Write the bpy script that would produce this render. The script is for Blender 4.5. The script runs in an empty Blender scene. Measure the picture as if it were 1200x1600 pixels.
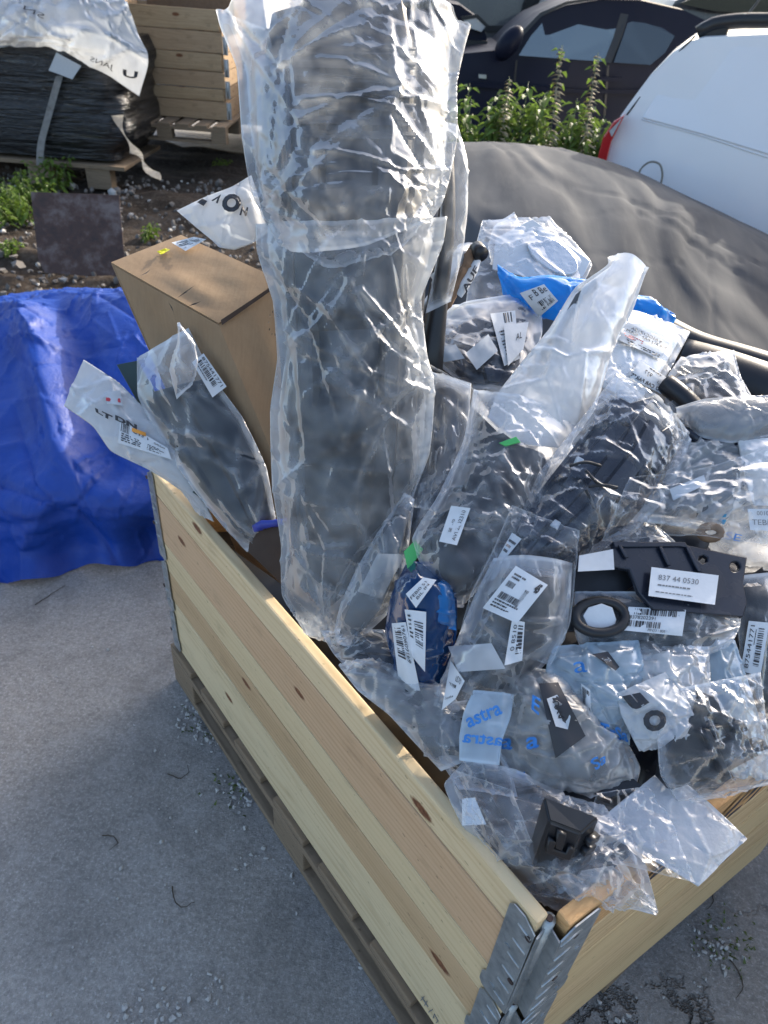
import bpy, bmesh, math, random
import numpy as np
from mathutils import Vector, Matrix

# ------------------------------------------------------------------ camera, world, sun, exposure
SC = bpy.context.scene
COL = SC.collection
F_PX, CXP, CYP = 1120.0, 600.0, 800.0          # focal length and centre of the 1200 x 1600 photograph
NADIR = (482.0, 2300.0)
CAM_H, RIM = 1.625, 0.73
def _basis():
    n = np.array([(NADIR[0]-CXP)/F_PX, (NADIR[1]-CYP)/F_PX, 1.0]); n /= np.linalg.norm(n)
    up = -n; fw = np.array([0, 0, 1.0])
    y = fw-fw.dot(up)*up; y /= np.linalg.norm(y)
    x = np.cross(y, up)
    return np.array([x, y, up])
RB = _basis()
EYE = np.array([0, 0, CAM_H])
cam = bpy.data.cameras.new('camera'); camo = bpy.data.objects.new('camera', cam); COL.objects.link(camo)
cam.sensor_fit = 'VERTICAL'; cam.sensor_height = 36.0; cam.lens = F_PX/1600*36.0
cam.clip_start = 0.05; cam.clip_end = 500
mw = Matrix.Identity(4)
for i in range(3):
    mw[i][0] = RB[i][0]; mw[i][1] = -RB[i][1]; mw[i][2] = -RB[i][2]; mw[i][3] = EYE[i]
camo.matrix_world = mw
cam.dof.use_dof = True; cam.dof.focus_distance = 1.15; cam.dof.aperture_fstop = cam.lens/3.6
SC.camera = camo

SUN_DIR = np.array([0.60, 0.72, 0.46]); SUN_DIR /= np.linalg.norm(SUN_DIR)   # towards the sun
world = bpy.data.worlds.new('World'); SC.world = world; world.use_nodes = True
wn = world.node_tree.nodes; wl = world.node_tree.links
for n in list(wn): wn.remove(n)
wo = wn.new('ShaderNodeOutputWorld'); wb = wn.new('ShaderNodeBackground'); sky = wn.new('ShaderNodeTexSky')
sky.sky_type = 'NISHITA'; sky.sun_disc = False
sky.sun_elevation = math.asin(SUN_DIR[2]); sky.sun_rotation = math.atan2(SUN_DIR[0], SUN_DIR[1])
sky.air_density = 1.0; sky.dust_density = 4.0; sky.ozone_density = 1.0
wb.inputs[1].default_value = 0.15
wl.new(sky.outputs[0], wb.inputs[0]); wl.new(wb.outputs[0], wo.inputs[0])
sun = bpy.data.lights.new('sun', 'SUN'); suno = bpy.data.objects.new('sun', sun); COL.objects.link(suno)
sun.energy = 2.2; sun.angle = math.radians(0.6); sun.color = (1.0, 0.92, 0.80)
suno.rotation_euler = Vector(tuple(SUN_DIR)).to_track_quat('Z', 'Y').to_euler()
suno.location = (6, 4, 6)
vs = SC.view_settings
vs.view_transform = 'Standard'; vs.look = 'None'; vs.gamma = 1.0; vs.exposure = 1.45; vs.use_curve_mapping = False
SC.cycles.max_bounces = 6; SC.cycles.diffuse_bounces = 2; SC.cycles.glossy_bounces = 2
SC.cycles.transmission_bounces = 3; SC.cycles.transparent_max_bounces = 24
SC.cycles.use_denoising = True
SC.cycles.caustics_reflective = False; SC.cycles.caustics_refractive = False

rng = np.random.default_rng(7); random.seed(7)

# ------------------------------------------------------------------ geometry helpers
def ray(p):
    return RB @ np.array([(p[0]-CXP)/F_PX, (p[1]-CYP)/F_PX, 1.0])
def at(p, z=None, d=None, y=None):
    """point of the place that the photograph shows at pixel p: at height z, at distance d or on the plane y"""
    r = ray(p)
    if z is not None: t = (z-CAM_H)/r[2]
    elif d is not None: t = d
    else: t = y/r[1]
    return EYE+r*t
def project(P):
    c = (P-EYE) @ RB
    return np.stack([CXP+F_PX*c[..., 0]/c[..., 2], CYP+F_PX*c[..., 1]/c[..., 2], c[..., 2]], -1)

# the crate frame: B = near corner, U along the long left wall, V along the right wall
B0 = at((862, 1468), z=RIM); B0 = np.array([B0[0], B0[1], 0])
UU = np.array([-0.638, 0.770, 0.0]); UU /= np.linalg.norm(UU)
VV = at((1200, 1204), z=RIM)-at((862, 1468), z=RIM); VV[2] = 0; VV /= np.linalg.norm(VV)
LL, WW = 1.22, 0.82
ZZ = np.array([0, 0, 1.0])
_M = np.linalg.inv(np.array([[UU[0], VV[0]], [UU[1], VV[1]]]))
def smooth(x, a=0.0, b=1.0):
    t = np.clip((np.asarray(x, float)-a)/(b-a), 0, 1); return t*t*(3-2*t)
def mound(x, y):
    s, t = _M @ np.array([x-B0[0], y-B0[1]])
    if s < 0 or t < 0: return RIM-0.005
    far = min(LL-s, WW-t)
    if far < 0.06: return 3.0
    return RIM-0.03+0.40*float(smooth(min(s, t), 0.0, 0.52))
def on_pile(p, lift=0.0):
    r = ray(p); d = 0.55
    while d < 2.4:
        w = EYE+r*d
        if w[2] < mound(w[0], w[1]): break
        d += 0.01
    return EYE+r*(d-lift)
def P3(q):
    """(x, y, v): v >= 0.6 is a distance in metres, below that the height above the heap"""
    return at(q, d=q[2]) if q[2] >= 0.6 else on_pile(q, q[2])

# ------------------------------------------------------------------ object helpers
def link(o, parent=None):
    COL.objects.link(o)
    if parent is not None:
        o.parent = parent
        o.matrix_parent_inverse = Matrix.Identity(4)
        o.location = Vector(o.location)-Vector(parent.location)
    return o
def tag(o, label=None, cat=None, group=None, kind=None):
    if label: o['label'] = label
    if cat: o['category'] = cat
    if group: o['group'] = group
    if kind: o['kind'] = kind
    return o
def thing(name, label, cat, loc, group=None):
    o = bpy.data.objects.new(name, None); o.empty_display_size = 0.05
    o.location = tuple(float(a) for a in loc); COL.objects.link(o)
    return tag(o, label, cat, group, 'thing')
def mesh_obj(name, V, Fc, mat, parent=None, smooth_=False, uv=None, loc=None):
    me = bpy.data.meshes.new(name)
    V = np.asarray(V, float)
    if loc is not None: V = V-np.asarray(loc)
    me.from_pydata([tuple(v) for v in V], [], [tuple(int(i) for i in f) for f in Fc])
    if smooth_: me.polygons.foreach_set('use_smooth', [True]*len(me.polygons))
    if uv is not None:
        l = me.uv_layers.new(name='UVMap'); uv = np.asarray(uv, float)
        idx = np.empty(len(me.loops), int); me.loops.foreach_get('vertex_index', idx)
        l.data.foreach_set('uv', uv[idx].astype(np.float32).ravel())
    me.materials.append(mat); me.update()
    o = bpy.data.objects.new(name, me)
    if loc is not None: o.location = tuple(loc)
    return link(o, parent)
def bm_obj(name, bm, mat, parent=None, smooth_=False, loc=None):
    if loc is not None: bmesh.ops.translate(bm, verts=bm.verts, vec=-Vector(tuple(loc)))
    me = bpy.data.meshes.new(name); bm.to_mesh(me); bm.free()
    if smooth_: me.polygons.foreach_set('use_smooth', [True]*len(me.polygons))
    me.materials.append(mat)
    o = bpy.data.objects.new(name, me)
    if loc is not None: o.location = tuple(loc)
    return link(o, parent)
def grid_faces(nv, nu, wrap=False, flip=False):
    a = np.arange(nv*nu).reshape(nv, nu); b = a
    if wrap: b = np.concatenate([a, a[:, :1]], 1)
    f = np.stack([b[:-1, :-1], b[:-1, 1:], b[1:, 1:], b[1:, :-1]], -1).reshape(-1, 4)
    return f[:, ::-1] if flip else f
def frame_box(bm, o, ax, ay, az, sx, sy, sz, bevel=0.0):
    """box with one corner at o and edges along ax, ay, az"""
    o = np.asarray(o, float); vs_ = []
    for k in range(8):
        vs_.append(bm.verts.new(tuple(o+ax*(sx*(k & 1))+ay*(sy*((k >> 1) & 1))+az*(sz*((k >> 2) & 1)))))
    fs = []
    for q in ((0, 2, 3, 1), (4, 5, 7, 6), (0, 1, 5, 4), (2, 6, 7, 3), (0, 4, 6, 2), (1, 3, 7, 5)):
        fs.append(bm.faces.new([vs_[i] for i in q]))
    bmesh.ops.recalc_face_normals(bm, faces=fs)
    if bevel:
        es = list({e for f in fs for e in f.edges})
        bmesh.ops.bevel(bm, geom=es, offset=bevel, segments=2, affect='EDGES', profile=0.6)
    return bm
def board(name, parent, o, ax, ay, az, sx, sy, sz, mat, bevel=0.004, label=None, warp=0.0):
    """a plank with UV in metres: u along ax, v along az"""
    bm = bmesh.new(); frame_box(bm, o, ax, ay, az, sx, sy, sz, bevel)
    if warp:
        bmesh.ops.subdivide_edges(bm, edges=[e for e in bm.edges if e.calc_length() > sx*0.6], cuts=8)
        for v in bm.verts:
            s = (np.array(v.co)-o) @ ax
            v.co += Vector(tuple(ay*(warp*math.sin(s*5+o[2]*9))+az*(warp*0.6*math.sin(s*7.3+o[2]*5))))
    uvl = bm.loops.layers.uv.new('UVMap'); off = (random.random()*20, random.random()*20)
    for f in bm.faces:
        for lp in f.loops:
            d = np.array(lp.vert.co)-o
            lp[uvl].uv = (d @ ax+0.31*(d @ ay), d @ az+0.5*(d @ ay))
    me = bpy.data.meshes.new(name); bm.to_mesh(me); bm.free(); me.materials.append(mat)
    ob = bpy.data.objects.new(name, me); COL.objects.link(ob); hang(ob, parent)
    if label: ob['label'] = label
    return ob
def hang(ob, parent):
    if parent is not None:
        ob.parent = parent
        if parent.type == 'EMPTY': ob.location = tuple(-np.array(parent.location))
def put(name, bm, mat, parent=None, smooth_=False, label=None):
    """mesh in world coordinates under a parent Empty"""
    me = bpy.data.meshes.new(name); bm.to_mesh(me); bm.free()
    if smooth_: me.polygons.foreach_set('use_smooth', [True]*len(me.polygons))
    me.materials.append(mat)
    ob = bpy.data.objects.new(name, me); COL.objects.link(ob); hang(ob, parent)
    if label: ob['label'] = label
    return ob
def putm(name, V, Fc, mat, parent=None, smooth_=True, uv=None, label=None):
    ob = mesh_obj(name, V, Fc, mat, None, smooth_, uv)
    hang(ob, parent)
    if label: ob['label'] = label
    return ob
def tube(bm, pts, r, seg=8, closed=False, taper=None):
    pts = [np.asarray(p, float) for p in pts]; n = len(pts); rings = []
    for i, p in enumerate(pts):
        a = pts[(i-1) % n] if (closed or i > 0) else p
        b = pts[(i+1) % n] if (closed or i < n-1) else p
        t = b-a; t /= np.linalg.norm(t)+1e-9
        h = np.array([0, 0, 1.0]) if abs(t[2]) < 0.9 else np.array([1.0, 0, 0])
        x = np.cross(t, h); x /= np.linalg.norm(x); y = np.cross(t, x)
        rr = r if taper is None else r*taper[i]
        rings.append([bm.verts.new(tuple(p+rr*(x*math.cos(2*math.pi*k/seg)+y*math.sin(2*math.pi*k/seg)))) for k in range(seg)])
    m = n if closed else n-1
    for i in range(m):
        A, Bq = rings[i], rings[(i+1) % n]
        for k in range(seg): bm.faces.new((A[k], A[(k+1) % seg], Bq[(k+1) % seg], Bq[k]))
    if not closed:
        bm.faces.new(rings[0][::-1]); bm.faces.new(rings[-1])
    return bm

# ------------------------------------------------------------------ material helpers
class NT:
    def __init__(s, name):
        s.m = bpy.data.materials.new(name); s.m.use_nodes = True
        s.t = s.m.node_tree; s.n = s.t.nodes; s.l = s.t.links
        for n in list(s.n): s.n.remove(n)
        s.out = s.n.new('ShaderNodeOutputMaterial')
    def add(s, typ, ins=None, **kw):
        n = s.n.new('ShaderNode'+typ)
        for k, v in kw.items(): setattr(n, k, v)
        for k, v in (ins or {}).items(): s.set(n.inputs[k], v)
        return n
    def set(s, sock, v):
        if isinstance(v, bpy.types.NodeSocket): s.l.new(v, sock)
        elif isinstance(v, (tuple, list)) and len(v) == 3 and sock.type == 'RGBA': sock.default_value = (*v, 1)
        else: sock.default_value = v
    def math(s, op, a, b=0.0, c=None):
        n = s.n.new('ShaderNodeMath'); n.operation = op; s.set(n.inputs[0], a); s.set(n.inputs[1], b)
        if c is not None: s.set(n.inputs[2], c)
        return n.outputs[0]
    def noise(s, vec, scale, detail=4.0, rough=0.55, dist=0.0):
        n = s.add('TexNoise', {'Scale': scale, 'Detail': detail, 'Roughness': rough, 'Distortion': dist})
        if vec is not None: s.l.new(vec, n.inputs['Vector'])
        return n.outputs[0]
    def voro(s, vec, scale, feature='F1', out='Distance'):
        n = s.add('TexVoronoi', {'Scale': scale}, feature=feature)
        if vec is not None: s.l.new(vec, n.inputs['Vector'])
        return n.outputs[out]
    def ramp(s, fac, stops, interp='LINEAR'):
        n = s.n.new('ShaderNodeValToRGB'); cr = n.color_ramp; cr.interpolation = interp
        while len(cr.elements) < len(stops): cr.elements.new(0.5)
        for e, (p, c) in zip(cr.elements, stops):
            e.position = p; e.color = (*c, 1) if len(c) == 3 else c
        s.l.new(fac, n.inputs[0]); return n.outputs[0]
    def mapr(s, v, a, b, c=0.0, d=1.0):
        n = s.n.new('ShaderNodeMapRange'); s.set(n.inputs[0], v)
        for i, q in enumerate((a, b, c, d)): s.set(n.inputs[i+1], q)
        return n.outputs[0]
    def mix(s, fac, a, b, mode='MIX'):
        n = s.n.new('ShaderNodeMix'); n.data_type = 'RGBA'; n.blend_type = mode
        s.set(n.inputs[0], fac); s.set(n.inputs[6], a); s.set(n.inputs[7], b)
        return n.outputs[2]
    def mixs(s, fac, a, b):
        n = s.n.new('ShaderNodeMixShader'); s.set(n.inputs[0], fac); s.l.new(a, n.inputs[1]); s.l.new(b, n.inputs[2]); return n.outputs[0]
    def bump(s, h, strength=0.5, dist=0.01, normal=None):
        n = s.n.new('ShaderNodeBump'); n.inputs['Strength'].default_value = strength; n.inputs['Distance'].default_value = dist
        s.l.new(h, n.inputs['Height'])
        if normal is not None: s.l.new(normal, n.inputs['Normal'])
        return n.outputs[0]
    def coord(s, kind='Object'):
        return s.add('TexCoord').outputs[kind]
    def mapping(s, vec, scale=(1, 1, 1), loc=(0, 0, 0), rot=(0, 0, 0)):
        n = s.n.new('ShaderNodeMapping'); s.l.new(vec, n.inputs[0])
        n.inputs['Location'].default_value = loc; n.inputs['Rotation'].default_value = rot; n.inputs['Scale'].default_value = scale
        return n.outputs[0]
    def geo(s): return s.add('NewGeometry').outputs['Position']
    def bsdf(s, color, rough=0.5, metal=0.0, normal=None, spec=0.5, coat=0.0, **kw):
        n = s.n.new('ShaderNodeBsdfPrincipled'); s.set(n.inputs['Base Color'], color); s.set(n.inputs['Roughness'], rough)
        s.set(n.inputs['Metallic'], metal); s.set(n.inputs['Specular IOR Level'], spec); s.set(n.inputs['Coat Weight'], coat)
        for k, v in kw.items(): s.set(n.inputs[k], v)
        if normal is not None: s.l.new(normal, n.inputs['Normal'])
        return n.outputs[0]
    def done(s, sh):
        s.l.new(sh, s.out.inputs[0]); return s.m

def plain(name, color, rough=0.5, metal=0.0, var=0.15, scale=30.0, bump=0.0, bscale=200.0, spec=0.5, coat=0.0):
    t = NT(name); g = t.geo()
    c = tuple(color)
    n = t.noise(g, scale, 4)
    col = t.mix(n, tuple(x*(1-var) for x in c), tuple(min(1, x*(1+var)) for x in c))
    nm = t.bump(t.noise(g, bscale, 3), bump, 0.002) if bump else None
    r = t.mapr(t.noise(g, scale*0.7, 3), 0.3, 0.7, max(0.02, rough-0.1), min(1, rough+0.1))
    return t.done(t.bsdf(col, r, metal, nm, spec, coat))

def film(name, haze=0.15, tint=(0.86, 0.9, 0.95), trans=(0.97, 0.98, 1.0), gloss=0.12, fine=0.25, cloud=0.1, ior=1.45, refl=1.0, fscale=45.0, hedge=0.25, foldw=0.35):
    """thin plastic film: clear transmission + milky scattering + reflections over small wrinkles"""
    t = NT(name); g = t.geo()
    h = t.noise(t.mapping(g, (1, 1, 0.5), rot=(0.2, 0.5, 0.1)), fscale, 2, 0.5, 0.9)
    nm = t.bump(h, fine, 0.01)
    tr = t.add('BsdfTransparent', {'Color': trans}).outputs[0]
    df = t.add('BsdfDiffuse', {'Color': tint, 'Normal': nm}).outputs[0]
    tl = t.add('BsdfTranslucent', {'Color': tint}).outputs[0]
    hz = t.mixs(0.45, df, tl)
    cl = t.mapr(t.noise(g, 16, 2, 0.6), 0.35, 0.68, max(0, haze-cloud), min(1, haze+cloud))
    fo = t.add('Attribute', attribute_name='fold').outputs['Fac']     # folded and welded film turns whiter
    cl = t.math('ADD', cl, t.math('MULTIPLY', fo, foldw))
    fac_edge = t.add('LayerWeight', {'Blend': 0.3}).outputs['Facing']
    fac = t.math('ADD', cl, t.math('MULTIPLY', t.math('POWER', fac_edge, 3.0), hedge)); fac = t.math('MINIMUM', fac, 0.97)
    base = t.mixs(fac, tr, hz)
    gl = t.add('BsdfGlossy', {'Color': (1, 1, 1), 'Roughness': gloss, 'Normal': nm}).outputs[0]
    fr = t.add('Fresnel', {'IOR': ior}).outputs[0]
    fr = t.math('MINIMUM', t.math('MULTIPLY', fr, refl*0.6), 0.25)
    return t.done(t.mixs(fr, base, gl))

def wood(name, light, dark, knots=(), ring=90.0, rough=0.62, dirt=0.15, wob=0.02, seed=0.0, saw=0.0):
    """softwood board: grain lines bent around knots; UV in metres"""
    t = NT(name); uv = t.coord('UV')
    sep = t.add('SeparateXYZ'); t.l.new(uv, sep.inputs[0]); x, z = sep.outputs[0], sep.outputs[1]
    low = t.noise(t.mapping(uv, (1.3, 7.0, 1), (seed, seed*2.3, seed)), 1.0, 3, 0.55, 0.6)
    mid = t.noise(t.mapping(uv, (5.0, 26.0, 1), (seed*3, seed, 0)), 1.0, 2, 0.5)
    g = t.math('ADD', z, t.math('ADD', t.math('MULTIPLY', t.math('SUBTRACT', low, 0.5), wob*9), t.math('MULTIPLY', t.math('SUBTRACT', mid, 0.5), 0.012)))
    kmask = None
    for (kx, kz, kr) in knots:
        dx = t.math('MULTIPLY', t.math('SUBTRACT', x, kx), 0.42); dz = t.math('SUBTRACT', z, kz)
        r2 = t.math('ADD', t.math('MULTIPLY', dx, dx), t.math('MULTIPLY', dz, dz))
        r = t.math('SQRT', r2)
        push = t.math('MULTIPLY', t.math('POWER', 2.718, t.math('MULTIPLY', r2, -1.0/(kr*kr*5))), kr*1.6)
        sg = t.math('SIGN', dz)
        g = t.math('SUBTRACT', g, t.math('MULTIPLY', push, sg))
        mk = t.mapr(t.math('ADD', r, t.math('MULTIPLY', t.noise(uv, 160, 2), kr*0.5)), kr*1.35, kr*0.95, 0.0, 1.0)
        kmask = mk if kmask is None else t.math('MAXIMUM', kmask, mk)
    ph = t.math('ADD', t.math('MULTIPLY', g, ring*6.283), t.math('MULTIPLY', t.noise(t.mapping(uv, (5, 60, 1)), 1.0, 2), 2.0))
    lines = t.math('ADD', t.math('MULTIPLY', t.math('SINE', ph), 0.5), 0.5)
    lines = t.math('MULTIPLY', t.math('POWER', lines, 2.0), t.mapr(t.noise(t.mapping(uv, (2.0, 9.0, 1), (seed, 4, 0)), 1.0, 3), 0.35, 0.65, 0.25, 1.0))
    streak = t.noise(t.mapping(uv, (9, 150, 1), (seed, 0, 0)), 1.0, 5, 0.62, 0.4)
    fac = t.math('ADD', t.math('MULTIPLY', lines, 0.42), t.math('MULTIPLY', t.math('SUBTRACT', streak, 0.42), 0.75))
    band = t.noise(t.mapping(uv, (0.8, 14, 1), (0, seed*3, 0)), 1.0, 2)
    fac = t.math('ADD', fac, t.math('MULTIPLY', t.math('SUBTRACT', band, 0.5), 0.7))
    col = t.ramp(fac, [(0.05, light), (0.8, dark)])
    dn = t.mapr(t.noise(t.mapping(uv, (6, 16, 1)), 1.0, 5, 0.7), 0.55, 0.75, 0.0, dirt*3)
    col = t.mix(dn, col, tuple(c*0.45 for c in dark))
    spk = t.mapr(t.noise(t.mapping(uv, (60, 110, 1), (seed, 1, 0)), 1.0, 2, 0.5), 0.69, 0.74, 0.0, 0.55)
    col = t.mix(spk, col, tuple(c*0.35 for c in dark))
    if kmask is not None:
        kc = t.ramp(t.noise(uv, 130, 3), [(0.3, (0.10, 0.035, 0.018)), (0.7, (0.26, 0.11, 0.05))])
        col = t.mix(kmask, col, kc)
    hh = t.math('ADD', t.math('MULTIPLY', lines, 0.3), t.math('MULTIPLY', streak, 0.6+saw))
    if saw: hh = t.math('ADD', hh, t.math('MULTIPLY', t.noise(t.mapping(uv, (150, 260, 1)), 1.0, 3), saw))
    nm = t.bump(hh, 0.35+saw*0.4, 0.0015)
    return t.done(t.bsdf(col, rough, 0, nm, 0.3))
# ------------------------------------------------------------------ film and cloth surfaces
def resample(pts, n):
    pts = np.asarray(pts, float)
    if len(pts) == 1: return np.repeat(pts, n, 0)
    d = np.r_[0, np.cumsum(np.linalg.norm(np.diff(pts, axis=0), axis=1)+1e-6)]
    t = np.linspace(0, d[-1], n)
    if len(pts) == 2:
        return np.stack([np.interp(t, d, pts[:, k]) for k in range(3)], 1)
    return catmull(d, pts, t)
def catmull(d, pts, t):
    m = np.gradient(pts, d, axis=0) if len(pts) > 2 else np.repeat((pts[1:]-pts[:1])/(d[1]-d[0]), 2, 0)
    i = np.clip(np.searchsorted(d, t, side='right')-1, 0, len(d)-2)
    h = (d[i+1]-d[i]); s = (t-d[i])/h
    sh = (len(t),)+(1,)*(pts.ndim-1)
    s = s.reshape(sh); h = h.reshape(sh)
    return (2*s**3-3*s**2+1)*pts[i]+(s**3-2*s**2+s)*h*m[i]+(-2*s**3+3*s**2)*pts[i+1]+(s**3-s**2)*h*m[i+1]
def rows_grid(rows, nv, nu, lin=0.0):
    R_ = np.stack([resample([P3(q) if len(q) == 3 and not isinstance(q, np.ndarray) else q for q in r], nu) for r in rows])
    c = R_.mean(1); d = np.r_[0, np.cumsum(np.linalg.norm(np.diff(c, axis=0), axis=1)+1e-4)]
    t = np.linspace(0, d[-1], nv)
    C = catmull(d, R_, t)
    if lin:
        i = np.clip(np.searchsorted(d, t, side='right')-1, 0, len(d)-2); s = ((t-d[i])/(d[i+1]-d[i]))[:, None, None]
        C = (1-lin)*C+lin*(R_[i]*(1-s)+R_[i+1]*s)
    return C
def grid_normals(G, wrap=False):
    if wrap:
        du = np.roll(G, -1, 1)-np.roll(G, 1, 1)
    else:
        du = np.gradient(G, axis=1)
    dv = np.gradient(G, axis=0)
    n = np.cross(du, dv); n /= np.linalg.norm(n, axis=-1, keepdims=True)+1e-9
    return n
def noise2(nv, nu, cells_v, cells_u, r, wrap=False):
    cv, cu = max(2, int(cells_v)), max(2, int(cells_u))
    a = r.standard_normal((cv+1, cu+1))
    if wrap: a[:, -1] = a[:, 0]
    y = np.linspace(0, cv-1e-6, nv); x = np.linspace(0, cu-1e-6, nu+1)[:-1] if wrap else np.linspace(0, cu-1e-6, nu)
    i, j = y.astype(int), x.astype(int); fy, fx = smooth(y-i)[:, None], smooth(x-j)[None]
    return (a[i][:, j]*(1-fy)*(1-fx)+a[i+1][:, j]*fy*(1-fx)+a[i][:, j+1]*(1-fy)*fx+a[i+1][:, j+1]*fy*fx)
def upsample(G, wrap):
    nv, nu = G.shape[:2]
    if wrap: G = np.concatenate([G, G[:, :1]], 1)
    a = np.empty((nv, G.shape[1]*2-1, 3)); a[:, ::2] = G; a[:, 1::2] = (G[:, :-1]+G[:, 1:])/2
    b = np.empty((nv*2-1, a.shape[1], 3)); b[::2] = a; b[1::2] = (a[:-1]+a[1:])/2
    return b[:, :-1] if wrap else b
def relax(P, T, N, excess, it, tether, maxd, inner, wrap, pin=None, bend=0.35, r=None):
    """film relaxation: springs a little longer than the target shape, so the sheet buckles into folds"""
    nv, nu = P.shape[:2]
    fam = []
    def pair(di, dj, k, ex):
        def sl(A):
            if wrap:
                Bq = np.roll(A, -dj, 1)
                return A[:nv-di], Bq[di:]
            if dj >= 0: return A[:nv-di, :nu-dj], A[di:, dj:]
            return A[:nv-di, -dj:], A[di:, :nu+dj]
        a, b = sl(T); rest = np.linalg.norm(b-a, axis=-1)
        e = (excess[:rest.shape[0], :rest.shape[1]] if not np.isscalar(excess) else excess)
        fam.append((di, dj, rest*(1+e*ex)+1e-6, k))
    pair(0, 1, 1.0, 1.0); pair(1, 0, 1.0, 1.0); pair(1, 1, 0.6, 1.0); pair(1, -1, 0.6, 1.0)
    pair(0, 2, bend, 0.9); pair(2, 0, bend, 0.9)
    for k_ in range(it):
        D = np.zeros_like(P); W = np.zeros(P.shape[:2])
        for (di, dj, rest, k) in fam:
            if wrap:
                b = np.roll(P, -dj, 1)[di:]; a = P[:nv-di]
            elif dj >= 0: a, b = P[:nv-di, :nu-dj], P[di:, dj:]
            else: a, b = P[:nv-di, -dj:], P[di:, :nu+dj]
            v = b-a; l = np.sqrt((v*v).sum(-1))+1e-9
            c = v*(0.5*k*(1-rest/l))[..., None]
            if wrap:
                D[:nv-di] += c; W[:nv-di] += k
                cc = np.roll(c, dj, 1); D[di:] -= cc; W[di:] += k
            elif dj >= 0:
                D[:nv-di, :nu-dj] += c; D[di:, dj:] -= c; W[:nv-di, :nu-dj] += k; W[di:, dj:] += k
            else:
                D[:nv-di, -dj:] += c; D[di:, :nu+dj] -= c; W[:nv-di, -dj:] += k; W[di:, :nu+dj] += k
        P = P+1.7*D/W[..., None]*1.0
        P += tether*(T-P)
        dd = P-T; dn = (dd*N).sum(-1)
        lo = np.minimum(dn+inner, 0); P -= N*lo[..., None]
        dd = P-T; l = np.linalg.norm(dd, axis=-1); s = np.minimum(1, maxd/(l+1e-9)); P = T+dd*s[..., None]
        if pin is not None: P[pin] = T[pin]
    return P
def crumple(T, wrap=False, excess=0.06, tether=0.02, maxd=0.03, inner=0.006, seed=0, pin=None, its=(50, 40, 26), amp=0.35, flip=None, soft=1, cr=None, fac=1.0):
    r = np.random.default_rng(seed)
    N = grid_normals(T, wrap)
    if flip is not None: N = N*flip
    def dec(A, k): return A[::k, ::k]
    P = None
    for lv, k in enumerate((4, 2, 1)):
        t, n = dec(T, k), dec(N, k)
        ex = excess*(0.35+0.9*np.abs(noise2(t.shape[0], t.shape[1], t.shape[0]/5, t.shape[1]/5, r, wrap)))
        ex = np.clip(ex, 0, excess*2.2)
        sp = np.median(np.linalg.norm(np.diff(t, axis=0), axis=-1))
        if P is None: P = t.copy()
        else:
            P = upsample(P, wrap)+(t-upsample(dec(T, k*2), wrap))
        P = P+n*(r.standard_normal(t.shape[:2])*sp*amp*(1.0, 0.10, 0.0)[lv])[..., None]
        P = relax(P, t, n, ex*(1.0, 0.55, 0.22)[lv], its[lv], tether*(1.0, 1.3, 1.6)[lv], maxd, inner, wrap, pin[::k, ::k] if pin is not None else None)
    for _ in range(soft):                                   # plastic film keeps no jagged kinks
        Q = P.copy()
        if wrap: Q = 0.5*Q+0.25*(np.roll(P, 1, 1)+np.roll(P, -1, 1))
        else: Q[:, 1:-1] = 0.5*P[:, 1:-1]+0.25*(P[:, :-2]+P[:, 2:])
        R_ = Q.copy(); R_[1:-1] = 0.5*Q[1:-1]+0.25*(Q[:-2]+Q[2:]); P = R_
    if cr:
        P = facets(P, N, cr[3]*1.3, cr[1]*1.1*fac, r, 4.0)
        P = creases(P, N, int(cr[0]*0.5), cr[1]*0.7, cr[2]*0.6, cr[3]*2.0, r)
        P = creases(P, N, int(cr[0]*0.6), cr[1]*0.22, cr[2]*0.4, cr[3]*0.9, r)
    return P
def facets(P, N, cell, amp, r, stretch=2.2):
    """crumpled film: nearly flat facets that meet in sharp straight ridges"""
    sh = P.shape; Q = P.reshape(-1, 3); n_ = N.reshape(-1, 3)
    span = np.ptp(Q, axis=0); area = max(np.linalg.norm(np.diff(P, axis=0), axis=-1).sum()/sh[1]*np.linalg.norm(np.diff(P, axis=1), axis=-1).sum()/sh[0], 1e-4)
    k = int(np.clip(area/(cell*cell*stretch**0.5), 6, 600))
    c = Q[r.integers(len(Q), size=k)]
    ax = r.standard_normal((k, 3)); ax /= np.linalg.norm(ax, axis=1, keepdims=True)
    best = np.full(len(Q), 1e9)
    for i in range(k):
        d = Q-c[i]; al = d @ ax[i]; d2 = (d*d).sum(1)-al*al*(1-1/stretch**2)
        best = np.minimum(best, d2)
    h = np.sqrt(np.maximum(best, 0))/cell
    m = 0.25+0.75*smooth(noise2(sh[0], sh[1], sh[0]/14, sh[1]/14, r, True)*0.6+0.5)
    return P+N*(amp*(h-0.4)*m.reshape(-1) if False else (amp*(h-0.4)).reshape(sh[:2])*m)[..., None]
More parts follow.
